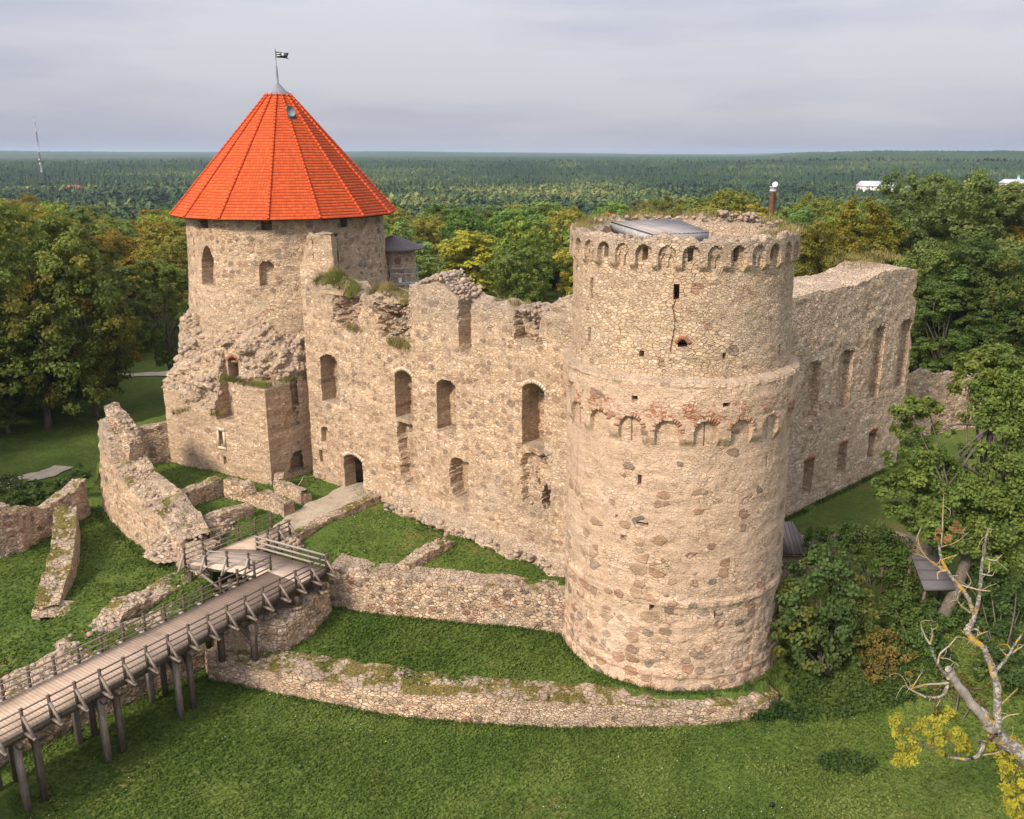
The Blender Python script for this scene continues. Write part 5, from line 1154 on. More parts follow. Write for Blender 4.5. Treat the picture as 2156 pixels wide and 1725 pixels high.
# ================================================================== SHEDS AND IVY WALL ON THE RIGHT
SHED_R = planks_mat('shed_planks', (.14, .115, .10), (.23, .195, .17), 0, .26)
def ptz(p, z_): x, y = gz(*p, z_); return (x, y, z_)
shed = thing('lean_to_shed', (20, 55, 3), 'small lean-to with a grey plank roof against the right foot of the round tower', 'shed'); sb = (20, 55, 3)
q0, q1, q2, q3 = ptz((1642, 1166), 5.3), ptz((1712, 1167), 5.3), ptz((1668, 1098), 7.0), ptz((1625, 1100), 7.0)
slab(MB(), [q0, q1, q2, q3], .10).build('plank_roof', SHED_R, shed, base=sb)
f0 = np.array(q0)+np.array((.2, .35, -.12)); f1 = np.array(q1)+np.array((-.35, .35, -.12))
mb = MB(); strip_wall(mb, [tuple(f0[:2]), tuple(f1[:2]), (f1[0]+.9, f1[1]+3.0)], 1.6, 5.2, .4, ds=.25, dz=.25, rough=.03, seed=95, topn=.01); mb.build('shed_wall', stone_mat('plastered_brick', mortar=(.33, .25, .19), plaster=.7, bprob=1.0, grey=.3), shed, base=sb)
mb = MB(); mb.bar(tuple(np.array(q0)+(0, .05, -.16)), tuple(np.array(q1)+(0, .05, -.16)), .08, .12); mb.build('eaves_board', WD_DARK, shed, base=sb)
iv = [ptz((1700, 1260), 2.2), ptz((1765, 1235), 2.4), ptz((1812, 1232), 2.4)]
iv2 = [ptz((1848, 1232), 2.4), ptz((1880, 1240), 2.2), ptz((1935, 1290), 1.6)]
ivb = (24, 52, 2)
ivw = thing('ivy_wall', ivb, 'garden wall with a plain doorway, smothered in ivy behind the bushes', 'garden wall')
for k, pp in enumerate((iv, iv2)):
    mb = MB(); strip_wall(mb, [(a, b) for a, b, _ in pp], 1.2, 6.0, .7, ds=.3, dz=.3, rough=.06, seed=97+k, topn=.15); mb.build('wall', stone_mat('plastered_wall', mortar=(.44, .35, .26), plaster=.8, bprob=.97, grey=.2), ivw, base=ivb)
mb = MB(); mb.bar((iv[2][0]-.3, iv[2][1]+.35, 5.55), (iv2[0][0]+.3, iv2[0][1]+.35, 5.55), .5, .9); mb.build('lintel', WD_DARK, ivw, base=ivb)
x0, y0, _ = ptz((1955, 1250), 5.2)
r2 = thing('board_canopy', (25.5, 49.5, 2), 'tilted canopy of dark broad boards standing on posts behind the dead tree', 'canopy'); r2b = (25.5, 49.5, 2)
c4 = [ptz((1947, 1243), 5.0), ptz((2012, 1242), 5.0), ptz((1990, 1170), 6.2), ptz((1918, 1168), 6.2)]
slab(MB(), c4, .10).build('board_roof', planks_mat('dark_boards', (.075, .068, .072), (.115, .105, .11), 1, .75), r2, base=r2b)
for a in c4: mb = MB(); mb.bar((a[0]*.98+25.5*.02, a[1]*.98+49.5*.02, 1.2), (a[0]*.98+25.5*.02, a[1]*.98+49.5*.02, a[2]-.1), .16, .16); mb.build('post', WD_DARK, r2, base=r2b)
x, y = gz(2063, 945, 5.2); nb = thing('notice_board', (x, y, 3.2), 'small beige notice board on a post behind the right-hand tree', 'notice board'); nbb = (x, y, 3.2)
mb = MB(); mb.box((x, y, 5.2), (.75, .08, 1.1), .3); mb.build('board', simple_mat('beige_board', (.50, .40, .30), (.56, .45, .34), 2, bstr=.05), nb, base=nbb)
mb = MB(); mb.bar((x, y+.08, 2.9), (x, y+.08, 5.7), .1, .1); mb.build('post', WD_DARK, nb, base=nbb)

# ================================================================== VEGETATION
def leaf_mat(name='leaves', trans=.44):
    m, nt = mat_new(name)
    oi = nd(nt, 'ShaderNodeObjectInfo'); a = nd(nt, 'ShaderNodeAttribute', {'attribute_name': 'tint'}).outputs['Fac']
    P = nd(nt, 'ShaderNodeTexCoord').outputs['Object']
    rv = nd(nt, 'ShaderNodeCombineXYZ', None, X=mth(nt, 'MULTIPLY', oi.outputs['Random'], 60.0)).outputs[0]
    n = noise(nt, vadd(nt, P, rv), .28, 3, .6)
    col = mixc(nt, 1.0, oi.outputs['Color'], ramp(nt, a, [(0, .78), (.5, 1.22), (1, 1.8)]), 'MULTIPLY'); col = mixc(nt, 1.0, col, (1.12, 1.06, 1.0), 'MULTIPLY')
    al = oi.outputs['Alpha']
    f = mth(nt, 'MULTIPLY', srange(nt, mth(nt, 'ADD', n, mth(nt, 'MULTIPLY', a, .25)), .60, .78), al)
    col = mixc(nt, f, col, mixc(nt, a, (.26, .20, .022), (.30, .16, .024)))
    d = nd(nt, 'ShaderNodeBsdfPrincipled', None, Roughness=.62, Base_Color=col); d.inputs['Specular IOR Level'].default_value = .25
    t = nd(nt, 'ShaderNodeBsdfTranslucent', None, Color=mixc(nt, .35, col, (.22, .27, .03)))
    mx = nd(nt, 'ShaderNodeMixShader', None, i0=trans, i1=d.outputs[0], i2=t.outputs[0])
    o = nt.nodes.new('ShaderNodeOutputMaterial'); nt.links.new(mx.outputs[0], o.inputs['Surface']); return m
LEAF = leaf_mat()
BARK = wood_mat('bark', (.075, .058, .045), (.16, .13, .105), 2.0)
def leaves(mb, C, N, size, seed, jit=.8, aspect=.62, tint=None):
    """rhombic leaves at points C facing roughly N"""
    rng = np.random.default_rng(seed); n = len(C); N = N+rng.normal(size=(n, 3))*jit; N /= np.linalg.norm(N, axis=1)[:, None]+1e-9
    T = np.cross(N, rng.normal(size=(n, 3))); T /= np.linalg.norm(T, axis=1)[:, None]+1e-9; B = np.cross(N, T)
    s = size*rng.uniform(.65, 1.35, n)[:, None]
    V = np.stack([C-T*s*.5, C-B*s*.5*aspect+N*s*.08, C+T*s*.5, C+B*s*.5*aspect+N*s*.08], 1)
    tt = np.repeat(np.clip((tint if tint is not None else .5)+rng.normal(size=n)*.10, 0, 1), 4)
    mb.add(V, np.arange(n*4).reshape(-1, 4), att=tt)
def clumps(mb, lobes, rads, per, per_leaf, size, seed, sq=.85, low=-.45, crad=.36, up=.55, jit=.65):
    """leaf clumps over the skin of each lobe"""
    rng = np.random.default_rng(seed); Cs, Ns, Ts = [], [], []
    for c, r in zip(lobes, rads):
        k = max(5, int(per*(r/1.55)**1.5)); d = rng.normal(size=(k*2, 3)); d /= np.linalg.norm(d, axis=1)[:, None]; d = d[d[:, 2] > low][:k]
        ctr = np.array(c)+d*np.array((r, r, r*sq))*rng.uniform(.72, 1.05, (len(d), 1))
        for q, dd in zip(ctr, d):
            m = per_leaf; off = rng.normal(size=(m, 3)); off /= np.linalg.norm(off, axis=1)[:, None]; off *= rng.uniform(0, 1, (m, 1))**.5*crad*min(r, 2.2)*np.array((1, 1, .7))
            Cs.append(q+off); Ns.append(np.broadcast_to(dd*.75+np.array((0, 0, up)), (m, 3))+off*.5); Ts.append(np.full(m, np.clip(rng.normal(.5, .2), 0, 1)))
    leaves(mb, np.concatenate(Cs), np.concatenate(Ns), size, seed+1, jit, tint=np.concatenate(Ts))
def limb(p0, p1, bend, rng, n=6):
    t = np.linspace(0, 1, n)[:, None]; p0, p1 = np.array(p0, float), np.array(p1, float); off = rng.normal(size=3)*bend
    return p0+(p1-p0)*t+off*np.sin(np.pi*t)+np.array((0, 0, bend*.5))*np.sin(np.pi*t)
def tree_meshes(name, seed, H=18.0, R=5.2, kind='round', per=11, per_leaf=34, size=.46, crown0=.22):
    rng = np.random.default_rng(seed); lob, rad = [], []
    n = {'round': 26, 'tall': 24, 'loose': 20, 'willow': 26}[kind]
    hc = H*(1-crown0)/2
    for k in range(n):
        zf = (k+.5)/n*2-1; a = k*2.39996+rng.uniform(-.4, .4)
        prof = math.sqrt(max(0, 1-zf*zf))**.8 if kind != 'tall' else (1-max(zf, -.6))**.75*.72*(1 if zf > -.8 else .7)
        rr = R*prof*rng.uniform(.5, .92); lob.append((rr*math.cos(a), rr*math.sin(a), H*crown0+hc*(1+zf*.86)+rng.uniform(-.5, .5))); rad.append(rng.uniform(1.35, 2.3)*(R/5.2)**.7*(.8 if kind == 'loose' else 1))
    mb = MB(); clumps(mb, lob, rad, per, per_leaf, size, seed, low=-.55 if kind != 'willow' else -.9)
    cr = mb.build(name+'_crown', LEAF, link=False)
    mb = MB(); r0 = .32*(H/18)
    tr = limb((0, 0, -.6), (rng.normal()*.3, rng.normal()*.3, H*.72), .35, rng, 8); mb.tube(tr, np.linspace(r0, .07, 8), 8)
    for k in range(11):
        t = rng.uniform(.28, .85); i = int(t*7); p = tr[i]; L_ = lob[rng.integers(0, n)]; q = np.array(L_)
        if q[2] < p[2]-1: continue
        mb.tube(limb(p, q, .5, rng, 6), np.linspace(r0*(.55-.3*t), .03, 6), 6, cap=False)
    tk = mb.build(name+'_trunk', BARK, link=False)
    return cr, tk, H, R
PROTO = [tree_meshes('round', 101), tree_meshes('round', 102, R=6.0), tree_meshes('round', 103, H=17, R=5.6, kind='loose'), tree_meshes('tall', 104, R=5.0, kind='tall'),
         tree_meshes('round', 105, R=4.6), tree_meshes('willow', 106, H=15, R=5.5, kind='willow'), tree_meshes('low', 107, R=5.8, crown0=.08), tree_meshes('low', 108, R=5.2, crown0=.06)]
BIGP = [tree_meshes('big', 111, H=20, R=6.2, per=17, per_leaf=46, size=.36, crown0=.09), tree_meshes('big', 112, H=20, R=6.8, per=17, per_leaf=46, size=.36, crown0=.05), tree_meshes('big', 113, H=20, R=5.6, kind='loose', per=19, per_leaf=46, size=.36, crown0=.2)]
def put_tree(x, y, h, r, proto, col, aut, label, group, cat='tree', rot=None, name='broadleaf_tree', lift=0.0, zb=None):
    cr, tk, H, R = proto; zb = float(terrain(np.array([x]), np.array([y]))[0]) if zb is None else zb
    t = thing(name, (x, y, zb+lift), label, cat, group); t.rotation_euler.z = rot if rot is not None else random.uniform(0, 6.28); t.scale = (r/R, r/R, h/H)
    o = bpy.data.objects.new('crown', cr); COL.objects.link(o); o.parent = t; o.color = (*col, aut)
    k = bpy.data.objects.new('trunk', tk); COL.objects.link(k); k.parent = t
    return t
random.seed(4)
GREEN = (.115, .160, .033); DARKG = (.08, .122, .028); OLIVE = (.155, .16, .030); YELLOWG = (.215, .20, .028); LIGHTG = (.125, .165, .048); SILVER = (.26, .30, .21); OCHRE = (.23, .17, .024)
def at_px(px, top, Y, R, proto, col, aut, label, group, **k):
    r = ray(px, top); x = r[0]*Y/r[1]; zt_ = CAM_H+r[2]*Y/r[1]; zb = float(terrain(np.array([x]), np.array([Y]))[0])
    return put_tree(x, Y, zt_-zb, R, proto, col, aut, label, group, **k)
GL = 'park trees on the left behind the castle moat'
left = [(30, 428, 88, 7.5, BIGP[1], GREEN, .5, 'leafy green park tree at the left frame edge with its trunk on the shaded lawn'),
        (148, 470, 92, 5.6, BIGP[0], (.095, .12, .022), .75, 'park tree with dark trunk standing alone on the shaded lawn, orange-tinged top'),
        (338, 545, 99, 4.6, BIGP[2], GREEN, .25, 'green tree hugging the left side of the red-roofed tower'),
        (-60, 430, 96, 7.5, BIGP[0], GREEN, .5, 'broad tree cut off by the left frame edge'),
        (95, 452, 112, 7.0, BIGP[0], YELLOWG, .7, 'yellow-green maple behind the two trunks on the shaded lawn'),
        (218, 485, 142, 6.5, BIGP[1], OCHRE, 1.0, 'orange autumn maple between the lawn path and the red roof'),
        (290, 492, 150, 6.5, BIGP[2], OLIVE, .8, 'olive maple with yellow branches left of the red-roofed tower'),
        (350, 474, 138, 6.5, BIGP[0], YELLOWG, .9, 'golden-green tree whose crown touches the left eaves of the red roof'),
        (250, 560, 128, 5.0, BIGP[2], DARKG, .3, 'dark green tree at the far end of the sunlit lawn'),
        (395, 500, 128, 6.0, BIGP[1], OLIVE, .6, 'olive tree partly hidden behind the red-roofed tower wall')]
for px, top, Y, R, pr, col, aut, lab in left: at_px(px, top, Y, R, pr, col, aut, lab, GL)
BACKL = 'crowded green-gold trees filling the park behind the left lawn'
for px, top, Y, R, k in [(0, 425, 128, 7, 0), (60, 432, 135, 7, 1), (140, 445, 150, 7, 2), (180, 462, 160, 7, 0), (250, 468, 170, 7, 1), (310, 470, 165, 7, 0), (375, 462, 160, 7, 2), (420, 455, 175, 7, 1), (30, 420, 165, 7, 2), (110, 435, 180, 7, 0), (215, 455, 190, 7, 1), (-20, 560, 108, 6, 1), (75, 600, 104, 5.5, 0), (120, 640, 112, 5, 1), (175, 585, 122, 5.5, 2), (8, 680, 92, 5, 0), (95, 640, 96, 5, 1), (-25, 640, 86, 5.5, 1), (190, 640, 118, 5, 1), (330, 440, 200, 7, 2), (60, 415, 200, 7, 0)]:
    col = [GREEN, OLIVE, DARKG, OCHRE, YELLOWG][random.randrange(5)]
    if top > 550: col = DARKG
    at_px(px, top, Y, R, BIGP[k], tuple(c*random.uniform(.85, 1.15) for c in col), random.uniform(.2, .9), 'one of the crowded green-gold trees behind the left lawn', BACKL)
GR = 'tall trees behind the wing wall on the right'
right = [(2040, 364, 118, 8.0, BIGP[1], (.105, .150, .042), .1, 'tallest ash-like tree on the right, its crown reaching the far ridge'),
         (1925, 376, 126, 7.5, BIGP[0], (.10, .148, .045), .1, 'tall pale green tree beside the white warehouse, behind the wing wall'),
         (2140, 388, 112, 7.5, BIGP[2], (.095, .14, .04), .2, 'tall feathery tree at the right frame edge'),
         (1752, 472, 112, 6.2, BIGP[1], (.13, .128, .018), .6, 'bronze-green maple directly right of the round tower crown'),
         (1835, 428, 118, 6.4, BIGP[0], (.145, .145, .018), .6, 'yellow-tipped maple behind the middle of the wing wall'),
         (1962, 520, 108, 5.8, BIGP[1], GREEN, .1, 'green maple standing right behind the far end of the wing wall'),
         (2070, 505, 104, 6.5, BIGP[0], (.06, .105, .024), .15, 'dark dense tree above the yard back wall'),
         (2150, 520, 100, 6.0, BIGP[1], (.065, .105, .022), .3, 'dark tree with yellow flecks at the right edge above the yard'),
         (1690, 520, 124, 5.5, BIGP[2], OLIVE, .5, 'olive tree peeping out between round tower and bronze maple'),
         (2000, 600, 101, 4.5, BIGP[2], (.075, .122, .026), .1, 'low-branched green tree over the stub of the wing wall'),
         (2110, 640, 97, 5.0, BIGP[0], (.055, .095, .02), .1, 'shaded tree with thick leaning stems over the yard wall')]
for px, top, Y, R, pr, col, aut, lab in right: at_px(px, top, Y, R, pr, col, aut, lab, GR)
BACKR = 'dense trees behind the tall right-hand trees'
for px, top, Y, R, k in [(2000, 385, 140, 8, 0), (2090, 380, 145, 8, 1), (1880, 420, 142, 7, 2), (1790, 445, 140, 7, 0), (1700, 440, 145, 7, 1), (2160, 420, 135, 8, 0), (1655, 428, 160, 6, 2), (1550, 402, 185, 7, 0), (1540, 402, 200, 7, 1), (1500, 410, 215, 7, 2), (1722, 412, 190, 7, 1), (1760, 425, 175, 7, 0), (2180, 470, 112, 7, 1), (1640, 455, 140, 6, 2), (1450, 418, 230, 7, 0), (1390, 415, 240, 7, 1), (1340, 425, 225, 7, 2)]:
    col = [GREEN, OLIVE, GREEN, YELLOWG, LIGHTG][random.randrange(5)]
    at_px(px, top, Y, R, BIGP[k] if Y < 150 else PROTO[k], tuple(c*random.uniform(.85, 1.15) for c in col), random.uniform(0, .5), 'one of the dense green trees filling in behind the right-hand trees', BACKR)

# the wood in the valley behind the curtain wall
for x, y in ((-60, 55), (-66, 64), (-72, 75), (-61, 71), (-70, 88), (-54, 62), (-78, 66)): put_tree(x, y, random.uniform(17, 21), random.uniform(6, 7.2), BIGP[random.randrange(2)], GREEN, .4, 'park tree beyond the left edge of the photo shading the lawn', 'shade trees left of the photo')
SIL = [(345, 1000), (345, 800), (400, 650), (393, 460), (361, 455), (583, 180), (832, 440), (885, 520), (880, 600), (1000, 635), (1200, 615), (1200, 470), (1685, 480), (1672, 600), (1930, 570), (1940, 780), (1890, 1000)]
SILx = np.array(SIL)
def proj(x, y, z):
    zz = z-CAM_H; dep = y*_c-zz*_s; up = y*_s+zz*_c
    return CPX+FPX*x/dep, CPY-FPX*up/dep
def hidden(x, y, z, R):
    px, py = proj(x, y, z); w = R*FPX/y
    return bool(np.all(inpoly(np.array([px-w, px, px+w]), np.array([py, py-2, py]), SIL)))
special = [(945, 497, 372, 6.5, 5, SILVER, 0, 'silvery white willow rising from the wood between the two towers'),
           (1100, 546, 255, 6.0, 2, OCHRE, 1.0, 'rusty rowan with bare orange twigs in the wood behind the curtain wall'),
           (1045, 560, 235, 6.0, 0, (.13, .165, .02), .3, 'bright yellow-green maple just beyond the broken curtain wall top'),
           (930, 548, 205, 6.5, 1, (.19, .21, .018), .4, 'brightest yellow-green maple right of the stair turret'),
           (1065, 455, 430, 9, 3, OCHRE, .9, 'golden lime tree in the middle of the distant wood'),
           (1165, 575, 190, 5.0, 4, (.07, .13, .03), 0, 'dark fresh green tree touching the left edge of the round tower')]
for px, top, Y, R, k, col, aut, lab in special: at_px(px, top, Y, R, PROTO[k], col, aut, lab, 'noticeable trees in the valley wood')
rng = np.random.default_rng(77); placed = []; cnt = 0
VALW = 'trees of the valley wood behind the castle'
def far_ok(x, y, ztop):
    px, py = proj(x, y, ztop); r = math.hypot(x, y)
    if 1815 < px < 1885 and py < 396 and r < 830: return False
    if 1612 < px < 1638 and py < 424 and r < 300: return False
    if 330 < px < 380 and py < 418 and r < 900: return False
    if 138 < px < 164 and py < 397 and r < 900: return False
    if 1268 < px < 1290 and py < 456 and r < 480: return False
    if abs(px-945) < 32 and py < 535 and 200 < r < 372: return False
    return True
tries = 0
while cnt < 215 and tries < 9000:
    tries += 1
    r = math.sqrt(rng.uniform(135**2, 330**2)); a = rng.uniform(-.56, .56); x, y = r*math.sin(a), r*math.cos(a)
    if y < 150 and (x < -30 or x > 22): continue
    if any((x-q[0])**2+(y-q[1])**2 < (6.6+r*.006)**2 for q in placed): continue
    zb = float(terrain(np.array([x]), np.array([y]))[0]); h = rng.uniform(12, 18); R = rng.uniform(4.6, 6.8)
    if hidden(x, y, zb+h, R) or abs(proj(x, y, zb+h)[0]-1078) > 1110 or not far_ok(x, y, zb+h): continue
    placed.append((x, y)); cnt += 1
    k = int(rng.choice([0, 1, 2, 4, 3, 5, 0, 1])); col = [GREEN, DARKG, OLIVE, GREEN, LIGHTG, YELLOWG, OLIVE, (.07, .125, .03)][int(rng.integers(0, 8))]
    put_tree(x, y, h, R, PROTO[k], tuple(c*rng.uniform(1.1, 1.6) for c in col), float(rng.uniform(0, .6)**1.5), 'one of the many green trees of the valley wood behind the castle', VALW)

# ------------------------------------------------------------------ far woods: one merged mass each
def far_leaf():
    m, nt = mat_new('far_foliage'); a = nd(nt, 'ShaderNodeAttribute', {'attribute_name': 'tint'}).outputs['Fac']
    col = ramp(nt, a, [(0, (.026, .050, .028)), (.3, (.050, .086, .036)), (.55, (.105, .138, .045)), (.8, (.165, .185, .058)), (1, (.26, .245, .07))])
    d = nd(nt, 'ShaderNodeBsdfPrincipled', None, Roughness=.8, Base_Color=col); d.inputs['Specular IOR Level'].default_value = .1
    o = nt.nodes.new('ShaderNodeOutputMaterial'); nt.links.new(d.outputs[0], o.inputs['Surface']); return m
FARL = far_leaf()
def crown_lod(seed, n, size):
    """rough ball of leaf plates, unit radius, centre at 0"""
    rng = np.random.default_rng(seed); d = rng.normal(size=(n, 3)); d /= np.linalg.norm(d, axis=1)[:, None]; d[:, 2] = np.abs(d[:, 2])*1.1-.35
    c = d*rng.uniform(.7, 1.05, (n, 1))*(1+.18*vnoise(d[:, 0]*2.2+seed, d[:, 1]*2.2, d[:, 2]*2.2, seed))[:, None]
    N = d*.8+np.array((0, 0, .5))+rng.normal(size=(n, 3))*.45; N /= np.linalg.norm(N, axis=1)[:, None]; T = np.cross(N, rng.normal(size=(n, 3))); T /= np.linalg.norm(T, axis=1)[:, None]; B = np.cross(N, T)
    s = size*rng.uniform(.7, 1.3, (n, 1))
    return np.stack([c-T*s, c-B*s*.8, c+T*s, c+B*s*.8], 1)
LOD = [crown_lod(300+k, 120, .26) for k in range(6)]
LODF = [crown_lod(320+k, 46, .42) for k in range(6)]
def conifer_lod(seed, tiers=5, n=7):
    rng = np.random.default_rng(seed); V = []; F = []
    for t in range(tiers):
        z0, z1 = t/tiers*.9+.08, min((t+1.9)/tiers*.9+.10, 1.02); r = (1-t/tiers)*rng.uniform(.85, 1.1)+.08; b = len(V)
        for k in range(n): a = k*2*math.pi/n+rng.uniform(-.2, .2); V.append((r*math.cos(a)*rng.uniform(.75, 1.1), r*math.sin(a), z0+rng.uniform(-.03, .03)))
        V.append((0, 0, z1)); F += [(b+k, b+(k+1) % n, b+n) for k in range(n)]
    return np.array(V), np.array(F)
CON = [conifer_lod(k) for k in range(5)]
def scatter_polar(rng, r0, r1, n, amax=.70):
    r = np.sqrt(rng.uniform(r0*r0, r1*r1, n)); a = rng.uniform(-amax, amax, n); return r*np.sin(a), r*np.cos(a)
def wood(name, r0, r1, n, protos, seed, R=(4.5, 7), H=(12, 17), conif=0.0):
    rng = np.random.default_rng(seed); x, y = scatter_polar(rng, r0, r1, n); z = terrain(x, y); h = rng.uniform(*H, n); Rr = rng.uniform(*R, n)
    px, py = proj(x, y, z+h)
    keep = (np.abs(px-1078) < 1480) & np.array([far_ok(*q) for q in zip(x, y, z+h)]); x, y, z, h, Rr = (q[keep] for q in (x, y, z, h, Rr)); n = len(x)
    clump = .5+.5*fbm(x/90., y/90., 0, seed, 3); clump = clump*.6+.4*(.5+.6*fbm(x/260., y/260., 0, seed+9, 2)); tint = np.clip((clump-.5)*1.1+.42+rng.normal(0, .09, n), 0, 1); isc = rng.random(n) < conif*(1.3-clump*.6)
    mb = MB()
    for k, pr in enumerate(protos):
        w = np.where((np.arange(n) % len(protos) == k) & ~isc)[0]
        if not len(w): continue
        ca, sa = np.cos(w*1.7), np.sin(w*1.7); q = pr[None]*np.stack([Rr[w], Rr[w], h[w]*.56], -1)[:, None, None, :]
        qx = q[..., 0]*ca[:, None, None]-q[..., 1]*sa[:, None, None]; qy = q[..., 0]*sa[:, None, None]+q[..., 1]*ca[:, None, None]
        V = np.stack([qx+x[w][:, None, None], qy+y[w][:, None, None], q[..., 2]+(z[w]+h[w]*.46)[:, None, None]], -1).reshape(-1, 3)
        mb.add(V, np.arange(len(V)).reshape(-1, 4), att=np.clip(np.repeat(tint[w], pr.shape[0]*4)+np.tile(np.repeat(np.random.default_rng(k).normal(0, .05, pr.shape[0]), 4), len(w)), 0.001, 1))
    for k, (CV, CF) in enumerate(CON):
        w = np.where(isc & (np.arange(n) % 5 == k))[0]
        if not len(w): continue
        V = CV[None]*np.stack([Rr[w]*.62, Rr[w]*.62, h[w]*1.1], -1)[:, None, :]+np.stack([x[w], y[w], z[w]], -1)[:, None, :]
        mb.add(V, tris=CF[None]+(np.arange(len(w))*len(CV))[:, None, None], att=np.repeat(np.clip(tint[w]*.45, .001, 1), len(CV)))
    o = mb.build(name, FARL); tag(o, kind='stuff'); return o
wood('valley_wood', 332, 640, 5100, LOD, 401, conif=.05)
wood('hillside_wood', 640, 1050, 8300, LOD, 402, R=(4.0, 7.0), H=(12, 18), conif=.14)
wood('far_forest', 1050, 2100, 35000, LODF, 403, R=(2.6, 4.6), H=(13, 19), conif=.62)
# beyond two kilometres the canopy is one bumpy sheet of tree tops
na, nr = 1800, 300
aa_ = np.linspace(-.80, .80, na); rr_ = 1950*(14000/1950.)**np.linspace(0, 1, nr)
AA, RR = np.meshgrid(aa_, rr_); XX, YY = RR*np.sin(AA), RR*np.cos(AA)
ZZ = terrain(XX, YY)+13+7.0*np.random.default_rng(8).random(AA.shape)**1.6*np.clip(2600/RR, .55, 1)+1.5*fbm(XX/60., YY/60., 0, 88, 2)
tn_ = np.clip(.18+.16*fbm(XX/160., YY/160., 0, 91, 3)+.12*np.random.default_rng(9).normal(size=AA.shape), 0.001, 1)
mb = MB(); i = np.arange(nr-1)[:, None]*na+np.arange(na-1)[None]
mb.add(np.stack([XX, YY, ZZ], -1), np.stack([i, i+1, i+na+1, i+na], -1), att=tn_.ravel())
tag(mb.build('distant_forest', FARL), kind='stuff')

# ------------------------------------------------------------------ nearer shrubs and trees on the right
def uy(p, Y):
    r = ray(*p); return (r[0]*Y/r[1], Y, CAM_H+r[2]*Y/r[1])
def lobed(name, label, cat, items, size, per, per_leaf, col, aut, base, seed, stem=True, group=None, low=-.6, jit=.7, crad=.4, stems=None):
    """shrub or crown from surveyed lobes: items = (pixel, depth Y, radius m)"""
    t = thing(name, base, label, cat, group); mb = MB()
    def seat(p, Y):      # keep every lobe on top of the ground
        q = uy(p, Y); g = float(terrain(np.array([q[0]]), np.array([q[1]]))[0])
        return q if q[2] > g+.3 else uy(p, gzt(p[0], p[1], 1.5)[1]-.35)
    L_ = [seat(p, Y) for p, Y, r in items]
    clumps(mb, L_, [r for _, _, r in items], per, per_leaf, size, seed, low=low, jit=jit, crad=crad)
    o = mb.build('foliage', LEAF, t, base=base); o.color = (*col, aut)
    rng = np.random.default_rng(seed+3); mb = MB()
    if stems is not None:
        for pts, r0, r1 in stems: mb.tube(pts, np.linspace(r0, r1, len(pts)), 9)
        tip = np.array(stems[0][0][-1])
    else: tip = None
    for q in L_:
        p0 = (base[0]+rng.normal()*.2, base[1]+rng.normal()*.2, base[2]-.2) if tip is None else stems[0][0][int(rng.integers(len(stems[0][0])//2, len(stems[0][0])))]
        mb.tube(limb(p0, q, .3, rng, 6), np.linspace(.07 if tip is None else .11, .025, 6), 6, cap=False)
    mb.build('stems' if tip is None else 'trunk', BARK, t, base=base); return t
B1 = gz(1740, 1405, 1.4)
bush = [((1742, 1178), 47.5, 1.1), ((1700, 1215), 47, 1.2), ((1775, 1205), 47.5, 1.1), ((1665, 1262), 46.5, 1.1), ((1728, 1262), 46, 1.4), ((1790, 1262), 46.5, 1.2), ((1650, 1310), 46, 1.0), ((1690, 1320), 45.4, 1.3), ((1750, 1330), 45.2, 1.4),
        ((1805, 1318), 46, 1.2), ((1668, 1368), 45.2, .95), ((1722, 1382), 44.8, 1.1), ((1778, 1376), 45, 1.1), ((1822, 1290), 46.6, .9)]
lobed('hazel_bush', 'large dark green bush with spreading leafy layers against the right foot of the round tower', 'bush', bush, .27, 26, 46, (.062, .105, .030), .35, (B1[0], B1[1], 1.3), 501)
b2 = [((1862, 1352), 45, .9), ((1835, 1382), 44.6, .75), ((1892, 1380), 44.6, .85), ((1865, 1405), 44.2, .95), ((1900, 1418), 44, .6), ((1845, 1422), 44, .6)]
B2 = gz(1870, 1440, 1.4); lobed('russet_bush', 'rounded russet-olive bush between the large green bush and the leaning trunk', 'bush', b2, .16, 34, 50, (.15, .12, .03), .6, (B2[0], B2[1], 1.3), 511)
b3 = [((1985, 1455), 42, .8), ((2020, 1440), 42.4, .7), ((2040, 1480), 42, .8), ((1990, 1500), 41.6, .6), ((2060, 1450), 42.5, .6)]
B3 = gz(2015, 1520, .8); lobed('brown_thicket', 'thin brown twiggy thicket behind the grey broken oak stump', 'bush', b3, .14, 7, 30, (.12, .10, .03), .4, (B3[0], B3[1], .8), 521)
TB = gz(1937, 1402, 1.6); Y0 = TB[1]
trunk = [(TB[0], TB[1], 1.3)]+[uy(p, Y) for p, Y in (((1950, 1365), 46.4), ((1985, 1300), 47.3), ((2012, 1245), 48.2), ((2035, 1180), 49.2), ((2062, 1100), 50.4), ((2075, 1010), 51.4), ((2085, 900), 52.3))]
